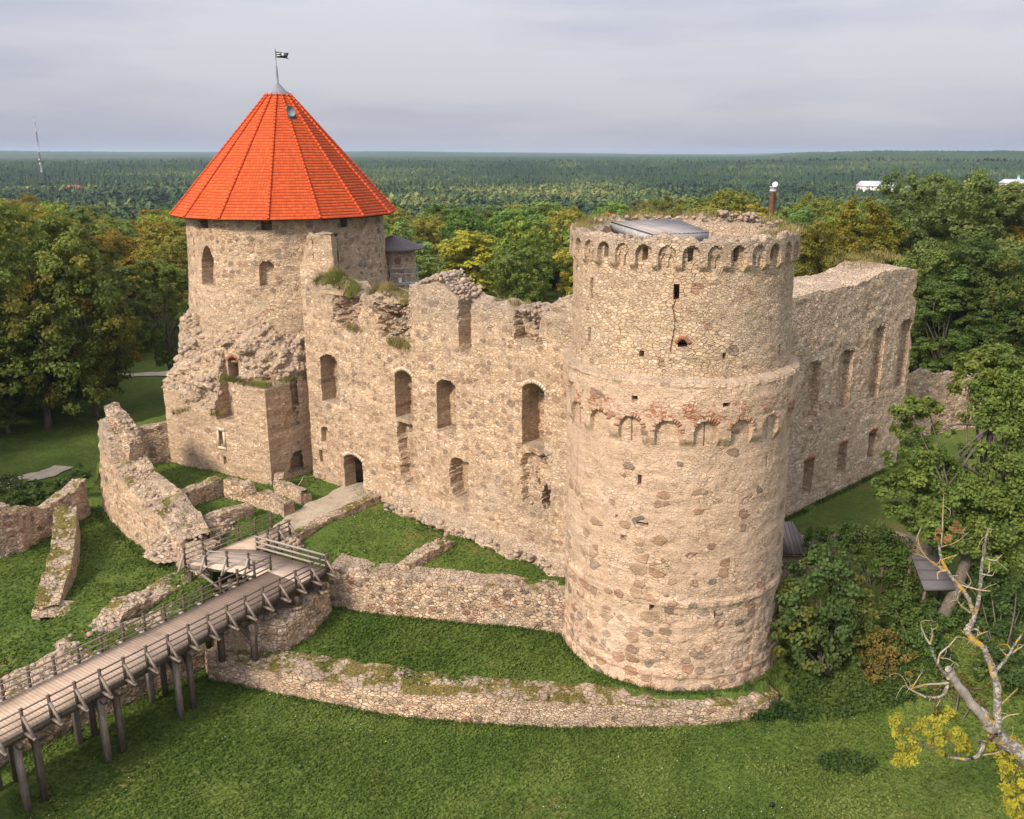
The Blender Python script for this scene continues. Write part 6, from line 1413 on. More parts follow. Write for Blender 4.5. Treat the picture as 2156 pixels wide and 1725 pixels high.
rt_l = [((2062, 775), 54, 1.0), ((2100, 765), 54, 1.2), ((2142, 790), 54, 1.2), ((2040, 815), 53.5, .9), ((2090, 830), 53, 1.2), ((2140, 850), 53, 1.3), ((1915, 868), 50, .85), ((1955, 862), 50.5, .6), ((1905, 905), 50, .7), ((1985, 905), 51, .5), ((2070, 880), 52.5, 1.0),
        ((2120, 910), 52, 1.2), ((2160, 940), 52, 1.2), ((1945, 955), 50.3, 1.0), ((1898, 965), 50, .8), ((1985, 985), 50.3, .9), ((2065, 955), 51.5, .9), ((2110, 985), 51, 1.2), ((1880, 1035), 49.4, .9), ((1925, 1020), 49.4, 1.1), ((1975, 1055), 49.4, 1.2), ((2030, 1040), 50, 1.1), ((2080, 1050), 50, 1.2), ((2140, 1040), 50.5, 1.3),
        ((1895, 1085), 48.8, .8), ((1945, 1100), 48.8, 1.0), ((2000, 1120), 49, 1.1), ((2060, 1120), 49.3, 1.2), ((2120, 1110), 49.6, 1.3), ((2030, 1170), 48.6, .9), ((2090, 1175), 49, 1.1), ((2150, 1170), 49.4, 1.2), ((1975, 1000), 52, 1.3), ((2110, 1060), 52.5, 1.5), ((2040, 1090), 51.5, 1.4), ((2180, 1020), 52, 1.4), ((2180, 880), 53, 1.3)]
lobed('leaning_maple', 'large leafy maple with a thick mossy leaning trunk, overhanging the yard at the right edge', 'tree', [(p, Y, r*1.12) for p, Y, r in rt_l], .24, 34, 56, (.105, .160, .034), .2, (TB[0], TB[1], 1.3), 531, stems=[(trunk, .52, .16)], low=-.5)
dk = [((2085, 1225), 48.5, 1.1), ((2140, 1230), 48.5, 1.2), ((2110, 1275), 48, 1.1), ((2150, 1300), 47.6, 1.2), ((2085, 1320), 47.5, .9), ((2125, 1345), 47, 1.1), ((2165, 1370), 47, 1.1), ((2095, 1375), 46.5, .9), ((2050, 1290), 48.3, .8), ((2060, 1240), 49, .9), ((2130, 1420), 45.5, 1.1), ((2168, 1445), 45, 1.2), ((2088, 1412), 45.6, .9), ((2160, 1260), 48.6, 1.3), ((2060, 1340), 47.4, .8)]
DB = gz(2115, 1420, 2.0); lobed('dark_shrub', 'dark green shrubs in shade behind the dead lichen-covered branches', 'bush', dk, .22, 26, 46, (.05, .09, .024), .1, (DB[0], DB[1], 1.8), 541)
ivl = [((1722, 1135), 53.6, .8), ((1760, 1128), 54, .9), ((1800, 1128), 54.2, .9), ((1845, 1132), 54, 1.0), ((1880, 1150), 53.4, 1.0), ((1862, 1190), 52.6, .8), ((1900, 1190), 52.4, 1.0), ((1905, 1235), 51.4, 1.0), ((1935, 1225), 51.4, .9), ((1890, 1275), 50.4, .8), ((1925, 1280), 50, 1.0), ((1905, 1320), 49.2, .9), ((1945, 1320), 49, .9), ((1915, 1358), 48.2, .8), ((1950, 1360), 48, .8), ((1975, 1290), 49.8, .9), ((1800, 1165), 53.4, .6), ((1740, 1165), 53.2, .7), ((1960, 1180), 52.8, .9), ((2005, 1320), 48.6, .9), ((1990, 1260), 50.4, .9)]
lobed('ivy', 'curtain of ivy spilling over the garden wall around the doorway', 'ivy', [(p, Y+(-1.5 if p[0] < 1912 or p[1] > 1262 else .8), r*1.15) for p, Y, r in ivl]+[((1935, 1285), 47.4, .7), ((1975, 1290), 47.2, .75), ((1960, 1305), 47.0, .8), ((1995, 1310), 47.0, .8), ((2025, 1285), 47.4, .8), ((1935, 1350), 46.8, .7), ((1905, 1262), 48.4, .6)], .18, 40, 46, (.065, .115, .026), .12, (23.5, 52.3, 2.2), 551, low=-.9)
hd = [((-5, 1050), 66, 1.2), ((35, 1062), 65, 1.0), ((70, 1050), 66.5, 1.0), ((105, 1040), 67.5, 1.0), ((140, 1020), 69, 1.0), ((60, 1030), 69, 1.0), ((20, 1028), 70, 1.2), ((165, 1000), 71, .9), ((100, 1062), 65.5, .7)]
HB = gz(60, 1075, 2.0); lobed('hedge', 'dark overgrown hedge on the bank above the far-left moat wall', 'hedge', hd, .26, 26, 42, (.045, .08, .02), .05, (HB[0], HB[1], 2.0), 561)

# ------------------------------------------------------------------ the dead oak in front, lichen on its limbs, a few living yellow twigs
def lichen_mat():
    m, nt = mat_new('lichen_bark'); P = nd(nt, 'ShaderNodeTexCoord').outputs['Object']
    b = mixc(nt, noise(nt, P, 9, 4, .7), (.10, .08, .065), (.22, .185, .15))
    col = mixc(nt, srange(nt, noise(nt, P, 6.5, 4, .75), .49, .56), b, (.38, .355, .31))
    col = mixc(nt, srange(nt, noise(nt, vadd(nt, P, (7, 3, 1)), 1.7, 4, .7), .55, .60), col, (.46, .27, .03))
    finish(nt, col, .9, noise(nt, P, 14, 4, .7), .6, .03); return m
def orange_mat():
    m, nt = mat_new('orange_lichen'); P = nd(nt, 'ShaderNodeTexCoord').outputs['Object']
    col = mixc(nt, srange(nt, noise(nt, P, 5.5, 4, .75), .43, .52), (.36, .21, .03), (.34, .30, .25)); finish(nt, col, .9, noise(nt, P, 14, 4, .7), .5, .02); return m
LICH, ORNG = lichen_mat(), orange_mat()
STUMPM = wood_mat('bare_grey_wood', (.22, .19, .16), (.40, .35, .30), 2.5)
c8 = lambda x, y: (1600.1+x*.4139, 1010.6+y*.4139)
OY = 31.0; kR = .4139/52*.86
ob = uy(c8(1600, 1900), OY); ob = (ob[0], OY, -.1)
oak = thing('dead_oak', ob, 'dead oak with lichen-covered crooked limbs and a few yellow-green leafy twigs', 'tree')
rng = np.random.default_rng(15)
def limbs(mb, pts, r0, r1, y0=0.0, y1=0.0, n=8, sub=4, twigs=0):
    P = np.array([uy(c8(*p), OY+y0+(y1-y0)*k/(len(pts)-1)) for k, p in enumerate(pts)])
    t = np.linspace(0, len(P)-1, (len(P)-1)*sub+1); Q = np.stack([np.interp(t, np.arange(len(P)), P[:, j]) for j in range(3)], 1)
    for _ in range(2): Q[1:-1] = .25*Q[:-2]+.5*Q[1:-1]+.25*Q[2:]
    R = np.linspace(r0, r1, len(Q))*kR; Q[1:-1] += rng.normal(size=(len(Q)-2, 3))*R[1:-1, None]*.16; R = R*(1+.06*rng.normal(size=len(R)))
    mb.tube(Q, np.maximum(R, .006), n)
    for k in range(twigs):
        i = rng.integers(len(Q)//4, len(Q)); d = rng.normal(size=3)*np.array((1, .6, .9)); d /= np.linalg.norm(d); L_ = rng.uniform(.25, .7); e = Q[i]+d*L_
        mb.tube(limb(Q[i], e, .08, rng, 5), np.linspace(max(R[min(i, len(R)-1)]*.5, .012), .006, 5), 5, cap=False)
mb = MB(); limbs(mb, [(1190, 1290), (1262, 1345), (1400, 1480), (1500, 1640), (1560, 1800)], 42, 60)
low = uy(c8(1560, 1800), OY); mb.tube([low, (ob[0], OY, 3), (ob[0]+.1, OY, -.3)], [.5, .55, .7], 12)
limbs(mb, [(1190, 1290), (1185, 1255), (1140, 1210), (1110, 1180)], 36, 33)
mb.build('trunk', LICH, oak, base=ob)
mb = MB(); limbs(mb, [(1180, 1270), (1110, 1180), (1040, 1090), (985, 1010), (958, 962)], 31, 21, 0, -.3, 10); mb.build('broken_limb', STUMPM, oak, base=ob)
mb = MB()
limbs(mb, [(1205, 1270), (1212, 1150), (1205, 1060), (1185, 960), (1140, 850), (1060, 790), (1050, 760), (1085, 720), (1090, 680), (1060, 600), (1035, 560), (985, 510), (930, 430), (915, 360), (912, 325)], 24, 6, 0, .6, 9, twigs=7)
limbs(mb, [(1090, 690), (1115, 610), (1125, 500), (1130, 420), (1145, 340), (1150, 290), (1168, 252)], 13, 4, .4, 0, twigs=3)
limbs(mb, [(1190, 985), (1240, 930), (1270, 880), (1345, 770)], 11, 5, .2, -.6, twigs=3)
limbs(mb, [(960, 1010), (910, 950), (880, 890), (865, 835)], 10, 6, -.3, -.8)
limbs(mb, [(960, 1030), (945, 1090), (900, 1110), (840, 1105)], 10, 7, -.3, -.9, twigs=2)
limbs(mb, [(1140, 1330), (1120, 1400), (1060, 1425), (1000, 1415), (960, 1412)], 14, 6, -.3, -.8)
mb.build('bare_limb', LICH, oak, base=ob)
for p, a, b, y0, y1, tw in (([(865, 835), (880, 790), (870, 740)], 6, 3, -.8, -1, 1), ([(865, 835), (835, 790), (815, 725)], 6, 2, -.8, -.6, 1), ([(905, 935), (915, 880), (960, 850), (1000, 800)], 6, 3, -.6, -.2, 2), ([(910, 905), (960, 910), (1012, 945)], 5, 2, -.6, -.3, 2),
        ([(840, 1105), (790, 1080), (752, 1060), (738, 1022)], 7, 3, -.9, -1.1, 3), ([(785, 1060), (850, 1040), (955, 1035)], 4, 7, -1, -.4, 2), ([(770, 1065), (830, 970)], 5, 2, -1, -1.2, 1), ([(935, 460), (870, 415), (850, 400), (815, 350), (800, 290), (822, 235)], 7, 2, .5, .2, 3),
        ([(1000, 530), (1070, 548), (1110, 560), (1172, 566)], 6, 3, .5, .1, 2), ([(1068, 675), (1020, 640), (988, 585)], 6, 3, .4, .1, 2), ([(912, 345), (1000, 320), (1062, 265)], 4, 2, .6, .3, 2), ([(930, 405), (1005, 380)], 4, 2, .5, .3, 0), ([(922, 335), (930, 200), (935, 60)], 5, 2, .6, .8, 2),
        ([(1130, 480), (1182, 488)], 5, 3, .2, 0, 0), ([(1150, 400), (1200, 415), (1232, 380)], 5, 2, .1, 0, 1), ([(1168, 418), (1165, 470)], 5, 3, .1, 0, 0), ([(1250, 890), (1210, 848)], 5, 3, -.2, -.4, 0), ([(1275, 885), (1345, 838)], 6, 4, -.2, -.5, 1),
        ([(1212, 1240), (1250, 1200), (1322, 1190)], 6, 3, 0, -.3, 1), ([(1230, 1140), (1312, 1060)], 4, 2, 0, .3, 1), ([(945, 460), (900, 470), (905, 505)], 5, 3, .4, .2, 1), ([(1055, 545), (1080, 520), (1040, 455)], 4, 2, .4, .2, 0), ([(1110, 830), (1100, 790), (1160, 770)], 5, 2, .2, 0, 1), ([(1120, 1400), (1220, 1390), (1260, 1330)], 7, 3, -.3, 0, 1)):
    mb = MB(); limbs(mb, p, a, b, y0, y1, 6, 4, tw+1); mb.build('lichen_twig', ORNG, oak, base=ob)
def leafclusters(pts, rpx, n, size, col, aut, nm, seed, yj=.5):
    rg = np.random.default_rng(seed); C, T = [], []
    for p in pts:
        c = np.array(uy(c8(*p), OY+rg.uniform(-yj, yj))); r = rpx*kR*rg.uniform(.8, 1.2); o = rg.normal(size=(n, 3)); o /= np.linalg.norm(o, axis=1)[:, None]; C.append(c+o*r*rg.uniform(.2, 1, (n, 1))); T.append(np.full(n, np.clip(rg.normal(.5, .18), 0, 1)))
    C = np.concatenate(C); mb = MB(); leaves(mb, C, np.tile(np.array((-.25, -.55, .75)), (len(C), 1)), size, seed, .55, .55, tint=np.concatenate(T)); o = mb.build(nm, LEAF, oak, base=ob); o.color = (*col, aut)
YL = [(700, 1205), (675, 1235), (690, 1290), (735, 1280), (770, 1320), (800, 1260), (830, 1235), (870, 1225), (850, 1290), (900, 1270), (930, 1220), (960, 1180), (985, 1200), (870, 1340), (920, 1330), (960, 1300), (1000, 1280), (1030, 1310), (1050, 1345), (720, 1350), (710, 1410), (690, 1440), (735, 1440), (765, 1430), (750, 1390), (790, 1370), (910, 1390), (1010, 1350), (1060, 1370)]
YR = [(1170, 1350), (1200, 1340), (1230, 1330), (1270, 1350), (1300, 1330), (1330, 1370), (1210, 1390), (1250, 1400), (1290, 1400), (1330, 1430), (1230, 1440), (1270, 1460), (1310, 1480), (1260, 1510), (1235, 1480), (1240, 1560), (1270, 1590), (1300, 1560), (1330, 1540), (1250, 1630), (1290, 1650), (1330, 1620), (1270, 1690), (1320, 1690), (1345, 1720), (1300, 1725), (1345, 1580)]
leafclusters(YL, 34, 64, .155, (.26, .25, .026), .12, 'yellow_leaves', 601); leafclusters(YR, 36, 64, .155, (.27, .26, .026), .25, 'yellow_leaves', 602)
leafclusters([(915, 262), (900, 300), (945, 310), (1000, 225), (985, 250), (1015, 250), (960, 290)], 22, 34, .10, (.26, .125, .06), 0, 'withered_leaves', 603, .3)
mb = MB()
rg = np.random.default_rng(66)
for a, b in zip(YL[::2]+YR[::2], YL[1::2]+YR[1::2]): mb.tube(limb(uy(c8(*a), OY), uy(c8(*b), OY+rg.uniform(-.3, .3)), .05, rg, 5), .012, 5, cap=False)
for a, b in (((960, 1412), (720, 1350)), ((1000, 1415), (930, 1300)), ((960, 1412), (850, 1290)), ((1180, 1310), (1030, 1310)), ((1230, 1330), (1200, 1400)), ((1320, 1420), (1260, 1540)), ((1400, 1480), (1290, 1640)), ((1350, 1450), (1290, 1400))): mb.tube(limb(uy(c8(*a), OY), uy(c8(*b), OY), .15, rg, 7), np.linspace(.04, .014, 7), 6, cap=False)
mb.build('leafy_twigs', BARK, oak, base=ob)

# ------------------------------------------------------------------ grass: blades on ledges and walls, leafy sward on the ground
def blade_mat(name, c0, c1, c2):
    m, nt = mat_new(name); a = nd(nt, 'ShaderNodeAttribute', {'attribute_name': 'tint'}).outputs['Fac']
    col = ramp(nt, a, [(0, c0), (.5, c1), (1, c2)]); d = nd(nt, 'ShaderNodeBsdfDiffuse', None, Color=col); t = nd(nt, 'ShaderNodeBsdfTranslucent', None, Color=col)
    mx = nd(nt, 'ShaderNodeMixShader', None, i0=.3, i1=d.outputs[0], i2=t.outputs[0]); o = nt.nodes.new('ShaderNodeOutputMaterial'); nt.links.new(mx.outputs[0], o.inputs['Surface']); return m
TUFT = blade_mat('wall_grass', (.10, .135, .025), (.17, .175, .045), (.30, .245, .09)); TUFTD = blade_mat('dry_wall_grass', (.16, .15, .05), (.28, .23, .09), (.36, .285, .13))
def blades(mb, P, h, w, seed, lean=.35):
    rg = np.random.default_rng(seed); P = np.asarray(P, float); n = len(P); a = rg.uniform(0, 2*math.pi, n); T = np.stack([np.cos(a), np.sin(a), 0*a], 1)
    hh = h*rg.uniform(.5, 1.3, n)[:, None]; tip = P+np.array((0, 0, 1))*hh+rg.normal(size=(n, 3))*lean*hh*np.array((1, 1, .2))
    V = np.stack([P-T*w, P+T*w, tip], 1).reshape(-1, 3); mb.add(V, tris=np.arange(n*3).reshape(-1, 3), att=np.repeat(np.clip(rg.normal(.45, .25, n), .001, 1), 3))
def tuft(label, pts, n, h, mat, seed, spread=(.3, .3, .1), mound=None):
    """a patch of wild grass; pts = sample points on the masonry"""
    rg = np.random.default_rng(seed); pts = np.asarray(pts, float); i = rg.uniform(0, len(pts)-1.001, n); k = i.astype(int); f = (i-k)[:, None]; P = pts[k]*(1-f)+pts[k+1]*f+rg.normal(size=(n, 3))*np.array(spread)
    mb = MB(); blades(mb, P, h, .022, seed); b = tuple(pts.mean(0)); o = mb.build('grass_tuft', mat, None, base=b); tag(o, label, 'grass tuft'); return o
def earth(mb_, c, r, h, seed, rot=0): heap(mb_, c, r[0], r[1], c[2], h, 0, (.1, .2), seed, rot)
EARTHM = simple_mat('bare_earth', (.25, .17, .105), (.40, .295, .19), 2.5, bstr=.8, bdist=.08, c2=(.12, .14, .03))
rotw = math.atan2(dAB[1], dAB[0])
for k, (s, L_, hz, lab) in enumerate(((3.2, 2.6, .9, 'grassy earth mound on the left end of the curtain wall'), (9.2, 2.2, .55, 'sandy earth mound with dry grass on the curtain wall left of its rubble crest'))):
    q = wall_pt(s, 1.1, 20.05); mb = MB(); heap(mb, q, L_, 1.15, 20.05, hz, 14, (.1, .22), 701+k, rotw); tag(mb.build('earth_mound', [EARTHM, MAT_BOULD], None, base=q), lab, 'earth mound')
hm = lambda s, sc, L_, b, z0, h: z0-.4+(h+.4)*max(0, 1-((s-sc)/L_)**2-((b-1.1)/1.15)**2)**.6
rg = np.random.default_rng(31)
pts = [wall_pt(s, b, hm(s, 3.2, 2.6, b, 20.05, .9)-.05) for s in np.arange(.7, 5.7, .12) for b in (.15, .45, .8, 1.2)]; tuft('long wild grass crowning the mound on the left end of the curtain wall', pts, 2400, .62, TUFT, 711, (.12, .12, .03))
pts = [wall_pt(s, b, hm(s, 9.2, 2.2, b, 20.05, .55)-.05) for s in np.arange(7.2, 11.3, .12) for b in (.3, .7, 1.1)]; tuft('yellowing grass on the sandy mound left of the rubble crest', pts, 1300, .5, TUFTD, 712, (.12, .12, .03))
for k, (sa, sb, z_, b, n, h, mat, lab) in enumerate(((5.3, 7.0, 17.2, .1, 260, .5, TUFTD, 'tuft of dry grass hanging under the broken niche of the curtain wall'), (10.1, 12.0, 16.7, -.1, 420, .55, TUFTD, 'dry grass ledge below the eroded shaft in the curtain wall'), (18.8, 22.0, 20.4, 1.5, 420, .4, TUFTD, 'thin straw-coloured grass along the low part of the curtain wall top'))):
    tuft(lab, [wall_pt(s, b, z_) for s in np.linspace(sa, sb, 8)], n, h, mat, 720+k, (.15, .25, .12))
mid = lambda a, b, t: (a[0]+(b[0]-a[0])*t, a[1]+(b[1]-a[1])*t)
bl = [mid((-24.2, 70.5), (-19.6, 68.0), t) for t in np.linspace(.02, 1, 12)]; ins = np.array((WC[0]+1, WC[1])); ins_ = lambda p, d: tuple(np.array(p)+(ins-np.array(p))/np.linalg.norm(ins-np.array(p))*d)
tuft('fringe of green weeds along the ledge on top of the square tower block', [(*ins_(p, d), 12.15) for d in (.25, .6) for p in bl], 900, .42, TUFT, 731, (.15, .15, .05))
tuft('weeds on the right shoulder of the square tower block', [(*ins_(mid((-19.6, 68.0), (-16.9, 71.4), t), .3), 12.15) for t in np.linspace(0, .9, 6)], 260, .4, TUFT, 732, (.15, .15, .05))
def on_w1(px, py): 
    s_, zz = plane_hit((px, py), (-29.9, 73.6), (-19.6, 68.0)); q = np.array((-29.9, 73.6))+np.array((10.3, -5.6))/np.hypot(10.3, 5.6)*s_; return (q[0], q[1], zz)
tuft('small green tuft low on the left rubble skirt of the red-roofed tower', [on_w1(366, 872), on_w1(380, 868), on_w1(397, 862)], 200, .4, TUFT, 733, (.12, .12, .08))
tuft('small tuft under the timber doorway of the red-roofed tower', [on_w1(444, 874), on_w1(455, 872), on_w1(466, 872)], 150, .35, TUFT, 734, (.1, .1, .06))
arc_ = lambda a0, a1, r, z_: [(TC[0]-.43+(r-.25)*math.cos(T0+a), TC[1]+(r-.25)*math.sin(T0+a), z_+.22*(abs(a) > 2)) for a in np.linspace(a0, a1, 26)]
tuft('dry grass on the left rim of the round tower top', arc_(-2.6, -1.2, 5.9, 26.02), 700, .42, TUFTD, 741, (.3, .3, .06)); tuft('dry grass on the right rim of the round tower top', arc_(.75, 2.3, 6.0, 26.02), 800, .36, TUFTD, 742, (.28, .28, .06)); tuft('fringe of grass on the far rim of the round tower top behind the plank roof', arc_(2.5, 3.6, 5.9, 26.1), 420, .4, TUFTD, 743, (.3, .3, .06))
tuft('straw grass along the highest part of the wing wall top', [wing_pt(s, b, 21.0+.25*b) for s in np.linspace(10.5, 19, 16) for b in (1.0, 2.2, 3.2)], 900, .38, TUFTD, 744, (.3, .3, .08))

SW = blade_mat('sward_leaves', (.056, .094, .019), (.100, .148, .031), (.17, .205, .052))
def sward(name, n, region, size, seed, zoff=.03, mat=SW, keep=None, upj=.55):
    rg = np.random.default_rng(seed); x = rg.uniform(region[0], region[1], n); y = rg.uniform(region[2], region[3], n)
    d = .5+.5*fbm(x*.35, y*.35, 0, seed, 3); k = rg.random(n) < np.clip(.35+.9*d, 0, 1); x, y = x[k], y[k]
    if keep is not None: k = keep(x, y); x, y = x[k], y[k]
    z = terrain(x, y)+rg.uniform(0, zoff*2, len(x)); C = np.stack([x, y, z], 1); mb = MB()
    leaves(mb, C, np.tile(np.array((0, 0, 1.0)), (len(C), 1)), size, seed+1, upj, .7, tint=np.clip(.46+.30*fbm(x*.45, y*.45, 0, seed+7, 3)+.38*fbm(x*.11, y*.11, 0, seed+8, 2), 0.001, 1)); o = mb.build(name, mat); tag(o, kind='stuff'); return o
inframe = lambda x, y: np.abs(x) < (y*.62+2)
lawnk = lambda x, y: inframe(x, y) & ~inpoly(x, y, LEFTM)
sward('lawn_clover', 120000, (-26, 28, 31.5, 48), .15, 801, .05, keep=lambda x, y: lawnk(x, y) & ~inpoly(x, y, BERM) & ((x-TC[0])**2+(y-TC[1])**2 > 49))
sward('berm_grass', 26000, (-16, 6, 43.5, 53.5), .17, 802, .07, keep=lambda x, y: inpoly(x, y, BERM) & ((x-TC[0])**2+(y-TC[1])**2 > 49))
sward('terrace_grass', 30000, (-31, 6, 51, 74), .17, 803, .06, keep=lambda x, y: inpoly(x, y, TERR) & (np.hypot((x+14.2), (y-62)*.25) > 1.9))
sward('moat_grass', 60000, (-45, -19, 36, 68), .18, 804, .06, keep=lambda x, y: inframe(x, y) & inpoly(x, y, LEFTM) & ~inpoly(x, y, TERR))
NET = blade_mat('nettle_leaves', (.036, .068, .02), (.062, .098, .028), (.10, .14, .04))
sward('nettle_patch', 15000, (13, 25, 42, 48.5), .20, 805, .22, NET, keep=lambda x, y: ((x-TC[0])**2+(y-TC[1])**2 > 50) & (fbm(x*.4, y*.4, 0, 60, 2) > -.1))
sward('nettle_patch', 2600, (15, 19, 37, 40.5), .17, 806, .2, NET, keep=lambda x, y: np.hypot((x-17.1)/1.5, (y-38.6)/.9) < 1)

WEED = blade_mat('wall_foot_weeds', (.035, .066, .016), (.062, .10, .024), (.12, .145, .045))
def foot_weeds(lines_, n, h, seed):
    rg = np.random.default_rng(seed); mb = MB()
    for ln in lines_:
        p, L = polyline(ln); m = int(n*L[-1]); s_ = rg.uniform(0, L[-1], m); k = vnoise(s_*.9, seed, 0, seed) > -.25; s_ = s_[k]; m = len(s_)
        x = np.interp(s_, L, p[:, 0])+rg.normal(0, .16, m); y = np.interp(s_, L, p[:, 1])+rg.normal(0, .16, m); blades(mb, np.stack([x, y, terrain(x, y)-.04], 1), h, .035, seed+1, .5)
    tag(mb.build('weeds', WEED), kind='stuff')
off_ = lambda pts, d: [(x, y-d) for x, y in pts]
circ = [(TC[0]+6.95*math.cos(T0+a), TC[1]+6.95*math.sin(T0+a)) for a in np.linspace(-1.3, 1.5, 24)]
foot_weeds([off_([(-17.9, 46.2), (-12.5, 44.5), (-7.3, 42.9), (-2.0, 42.2), (3.2, 41.7), (8.3, 41.6), (12.4, 42.1), (14.3, 42.9)], .30), off_([(-12.0, 52.9), (-9.9, 52.3), (-5.4, 51.2), (-.8, 50.3), (3.6, 49.5)], .32), circ,
            [(p[0]-.64*.9, p[1]-.77*.9) for p in pth if p[0] > -9], off_([(-33.6, 67.0), (-31.3, 64.3), (-29.9, 62.5), (-26.6, 58.8), (-24.6, 56.6), (-22.7, 54.4)], .3), [(20.4, 62.2), (35.4, 76.2)]], 60, .30, 821)
PET = blade_mat('petals', (.62, .50, .06), (.72, .70, .62), (.80, .80, .76))
def flowers(name, n, reg, keep, seed):
    rg = np.random.default_rng(seed); x = rg.uniform(reg[0], reg[1], n); y = rg.uniform(reg[2], reg[3], n); k = keep(x, y) & (fbm(x*.3, y*.3, 0, seed, 2) > 0); x, y = x[k], y[k]
    C = np.stack([x, y, terrain(x, y)+.12], 1); mb = MB(); leaves(mb, C, np.tile(np.array((0, 0, 1.0)), (len(C), 1)), .05, seed, .3, .9, tint=rg.uniform(0.01, 1, len(C))); tag(mb.build(name, PET), kind='stuff')
flowers('lawn_flowers', 900, (-24, 26, 32, 46), lambda x, y: lawnk(x, y) & ~inpoly(x, y, BERM), 811)
flowers('terrace_flowers', 420, (-14, 4, 51, 64), lambda x, y: inpoly(x, y, TERR) & (np.hypot((x+14.2), (y-62)*.25) > 2), 812)

# ================================================================== FAR LANDMARKS
def ux(p, Y): r = ray(*p); return (r[0]*Y/r[1], Y, CAM_H+r[2]*Y/r[1])
MY = 1250.; mx0 = ux((92, 392), MY); mtop = CAM_H+ray(80, 256)[2]*MY/ray(80, 256)[1]
RW = simple_mat('red_mast_paint', (.22, .06, .05), (.27, .08, .06), 1, bstr=0); WW_ = simple_mat('white_mast_paint', (.50, .50, .52), (.56, .56, .58), 1, bstr=0)
mast = thing('radio_mast', (mx0[0], MY, mx0[2]-8), 'slender red and white lattice radio mast far off on the left horizon', 'radio mast'); mbz = (mx0[0], MY, mx0[2]-8)
zz = np.linspace(mx0[2]-8, mtop, 8)
for k in range(7):
    mb = MB(); w = 1.15-.06*k
    legs = [(math.cos(a)*w, math.sin(a)*w) for a in (0.5, 2.6, 4.7)]
    for (a, b) in legs: mb.tube([(mx0[0]+a, MY+b, zz[k]), (mx0[0]+a, MY+b, zz[k+1])], .22, 5)
    for j in range(9):
        z0 = zz[k]+(zz[k+1]-zz[k])*j/9; z1 = zz[k]+(zz[k+1]-zz[k])*(j+1)/9
        for q in range(3): mb.bar((mx0[0]+legs[q][0], MY+legs[q][1], z0), (mx0[0]+legs[(q+1) % 3][0], MY+legs[(q+1) % 3][1], z1), .22, .22)
    mb.build('mast_section', RW if k % 2 else WW_, mast, base=mbz)
mb = MB(); mb.tube([(mx0[0], MY, mtop), (mx0[0], MY, mtop+7)], .4, 6); mb.build('antenna', WW_, mast, base=mbz)
mb = MB()
for f in (.30, .41, .47): mb.tube([(mx0[0]-.2, MY-1.6, zz[0]+(mtop-zz[0])*f), (mx0[0]-.2, MY-2.4, zz[0]+(mtop-zz[0])*f)], [1.0, .95], 12)
mb.build('dish_antennas', WHT, mast, base=mbz)
def house(name, label, p0, p1, ytop, Y, wallh, depth, rc, wc, cat='house', roof_h=None):
    a, b = ux(p0, Y), ux(p1, Y); zt = CAM_H+ray(p0[0], ytop)[2]*Y/ray(p0[0], ytop)[1]; zb = min(a[2], b[2]); cx = (a[0]+b[0])/2; w = abs(b[0]-a[0])
    roof_h = roof_h or max((zt-zb)*.55, 1.0); ze = zt-roof_h; gb = min(float(terrain(np.array([cx]), np.array([Y]))[0]), zb)-.5
    t = thing(name, (cx, Y, gb), label, cat); B_ = (cx, Y, gb)
    mb = MB(); mb.box((cx, Y+depth/2, (ze+gb)/2), (w, depth, ze-gb)); mb.build('walls', wc, t, base=B_)
    mb = MB(); x0, x1 = cx-w/2-.5, cx+w/2+.5; y0, y1, ym = Y-.6, Y+depth+.6, Y+depth/2
    mb.add([(x0, y0, ze-.2), (x1, y0, ze-.2), (x1, ym, zt), (x0, ym, zt), (x0, y1, ze-.2), (x1, y1, ze-.2)], [(0, 1, 2, 3), (3, 2, 5, 4)], [(0, 3, 4), (1, 5, 2)]); mb.build('roof', rc, t, base=B_)
    nwin = max(2, int(w/4)); gm = GLASSD
    for k in range(nwin):
        mb = MB(); mb.box((x0+.5+(k+.5)*w/nwin, Y-.03, ze-1.3), (1.1, .1, 1.2)); mb.build('window', gm, t, base=B_)
    return t
GLASSD = simple_mat('dark_window', (.03, .035, .04), (.05, .055, .06), 1, rough=.2, bstr=0)
RROOF = simple_mat('red_sheet_roof', (.42, .06, .05), (.52, .09, .07), .4, bstr=0); CREAM = simple_mat('cream_plaster', (.52, .45, .35), (.60, .53, .42), .5, bstr=0)
GROOF = simple_mat('pale_sheet_roof', (.40, .41, .45), (.50, .51, .55), .3, bstr=0); SALM = simple_mat('salmon_plaster', (.55, .46, .40), (.62, .54, .48), .3, bstr=0)
house('farmhouse', 'distant house with a bright red roof at the foot of the dark forest, far left', (140, 402), (164, 402), 390, 900., 3, 9, RROOF, CREAM, roof_h=4)
house('warehouse', 'long low white warehouse with a pale grey roof among the far trees on the right', (1821, 399), (1884, 399), 382, 830., 5, 22, GROOF, SALM, 'warehouse', roof_h=4.2)
house('red_gabled_house', 'red roofed house peeping out of the wood just left of the round tower', (1272, 470), (1288, 470), 441, 470., 3, 8, RROOF, CREAM, roof_h=4.5)
house('town_house', 'pale town building with a low roof at the right frame edge behind the tall trees', (2122, 392), (2175, 392), 378, 640., 4, 12, GROOF, CREAM)
house('hut', 'tiny ochre hut in the clearing at the foot of the far forest', (1088, 425), (1100, 425), 418, 900., 3, 6, simple_mat('ochre_roof', (.36, .22, .10), (.42, .27, .13), .5, bstr=0), CREAM, roof_h=2.2)
cY = 300.; ca = ux((1619, 424), cY); cb_ = ux((1633, 424), cY); ccx = (ca[0]+cb_[0])/2; cr_ = (cb_[0]-ca[0])/2; ct = CAM_H+ray(1626, 393)[2]*cY/ray(1626, 393)[1]; cz = -17
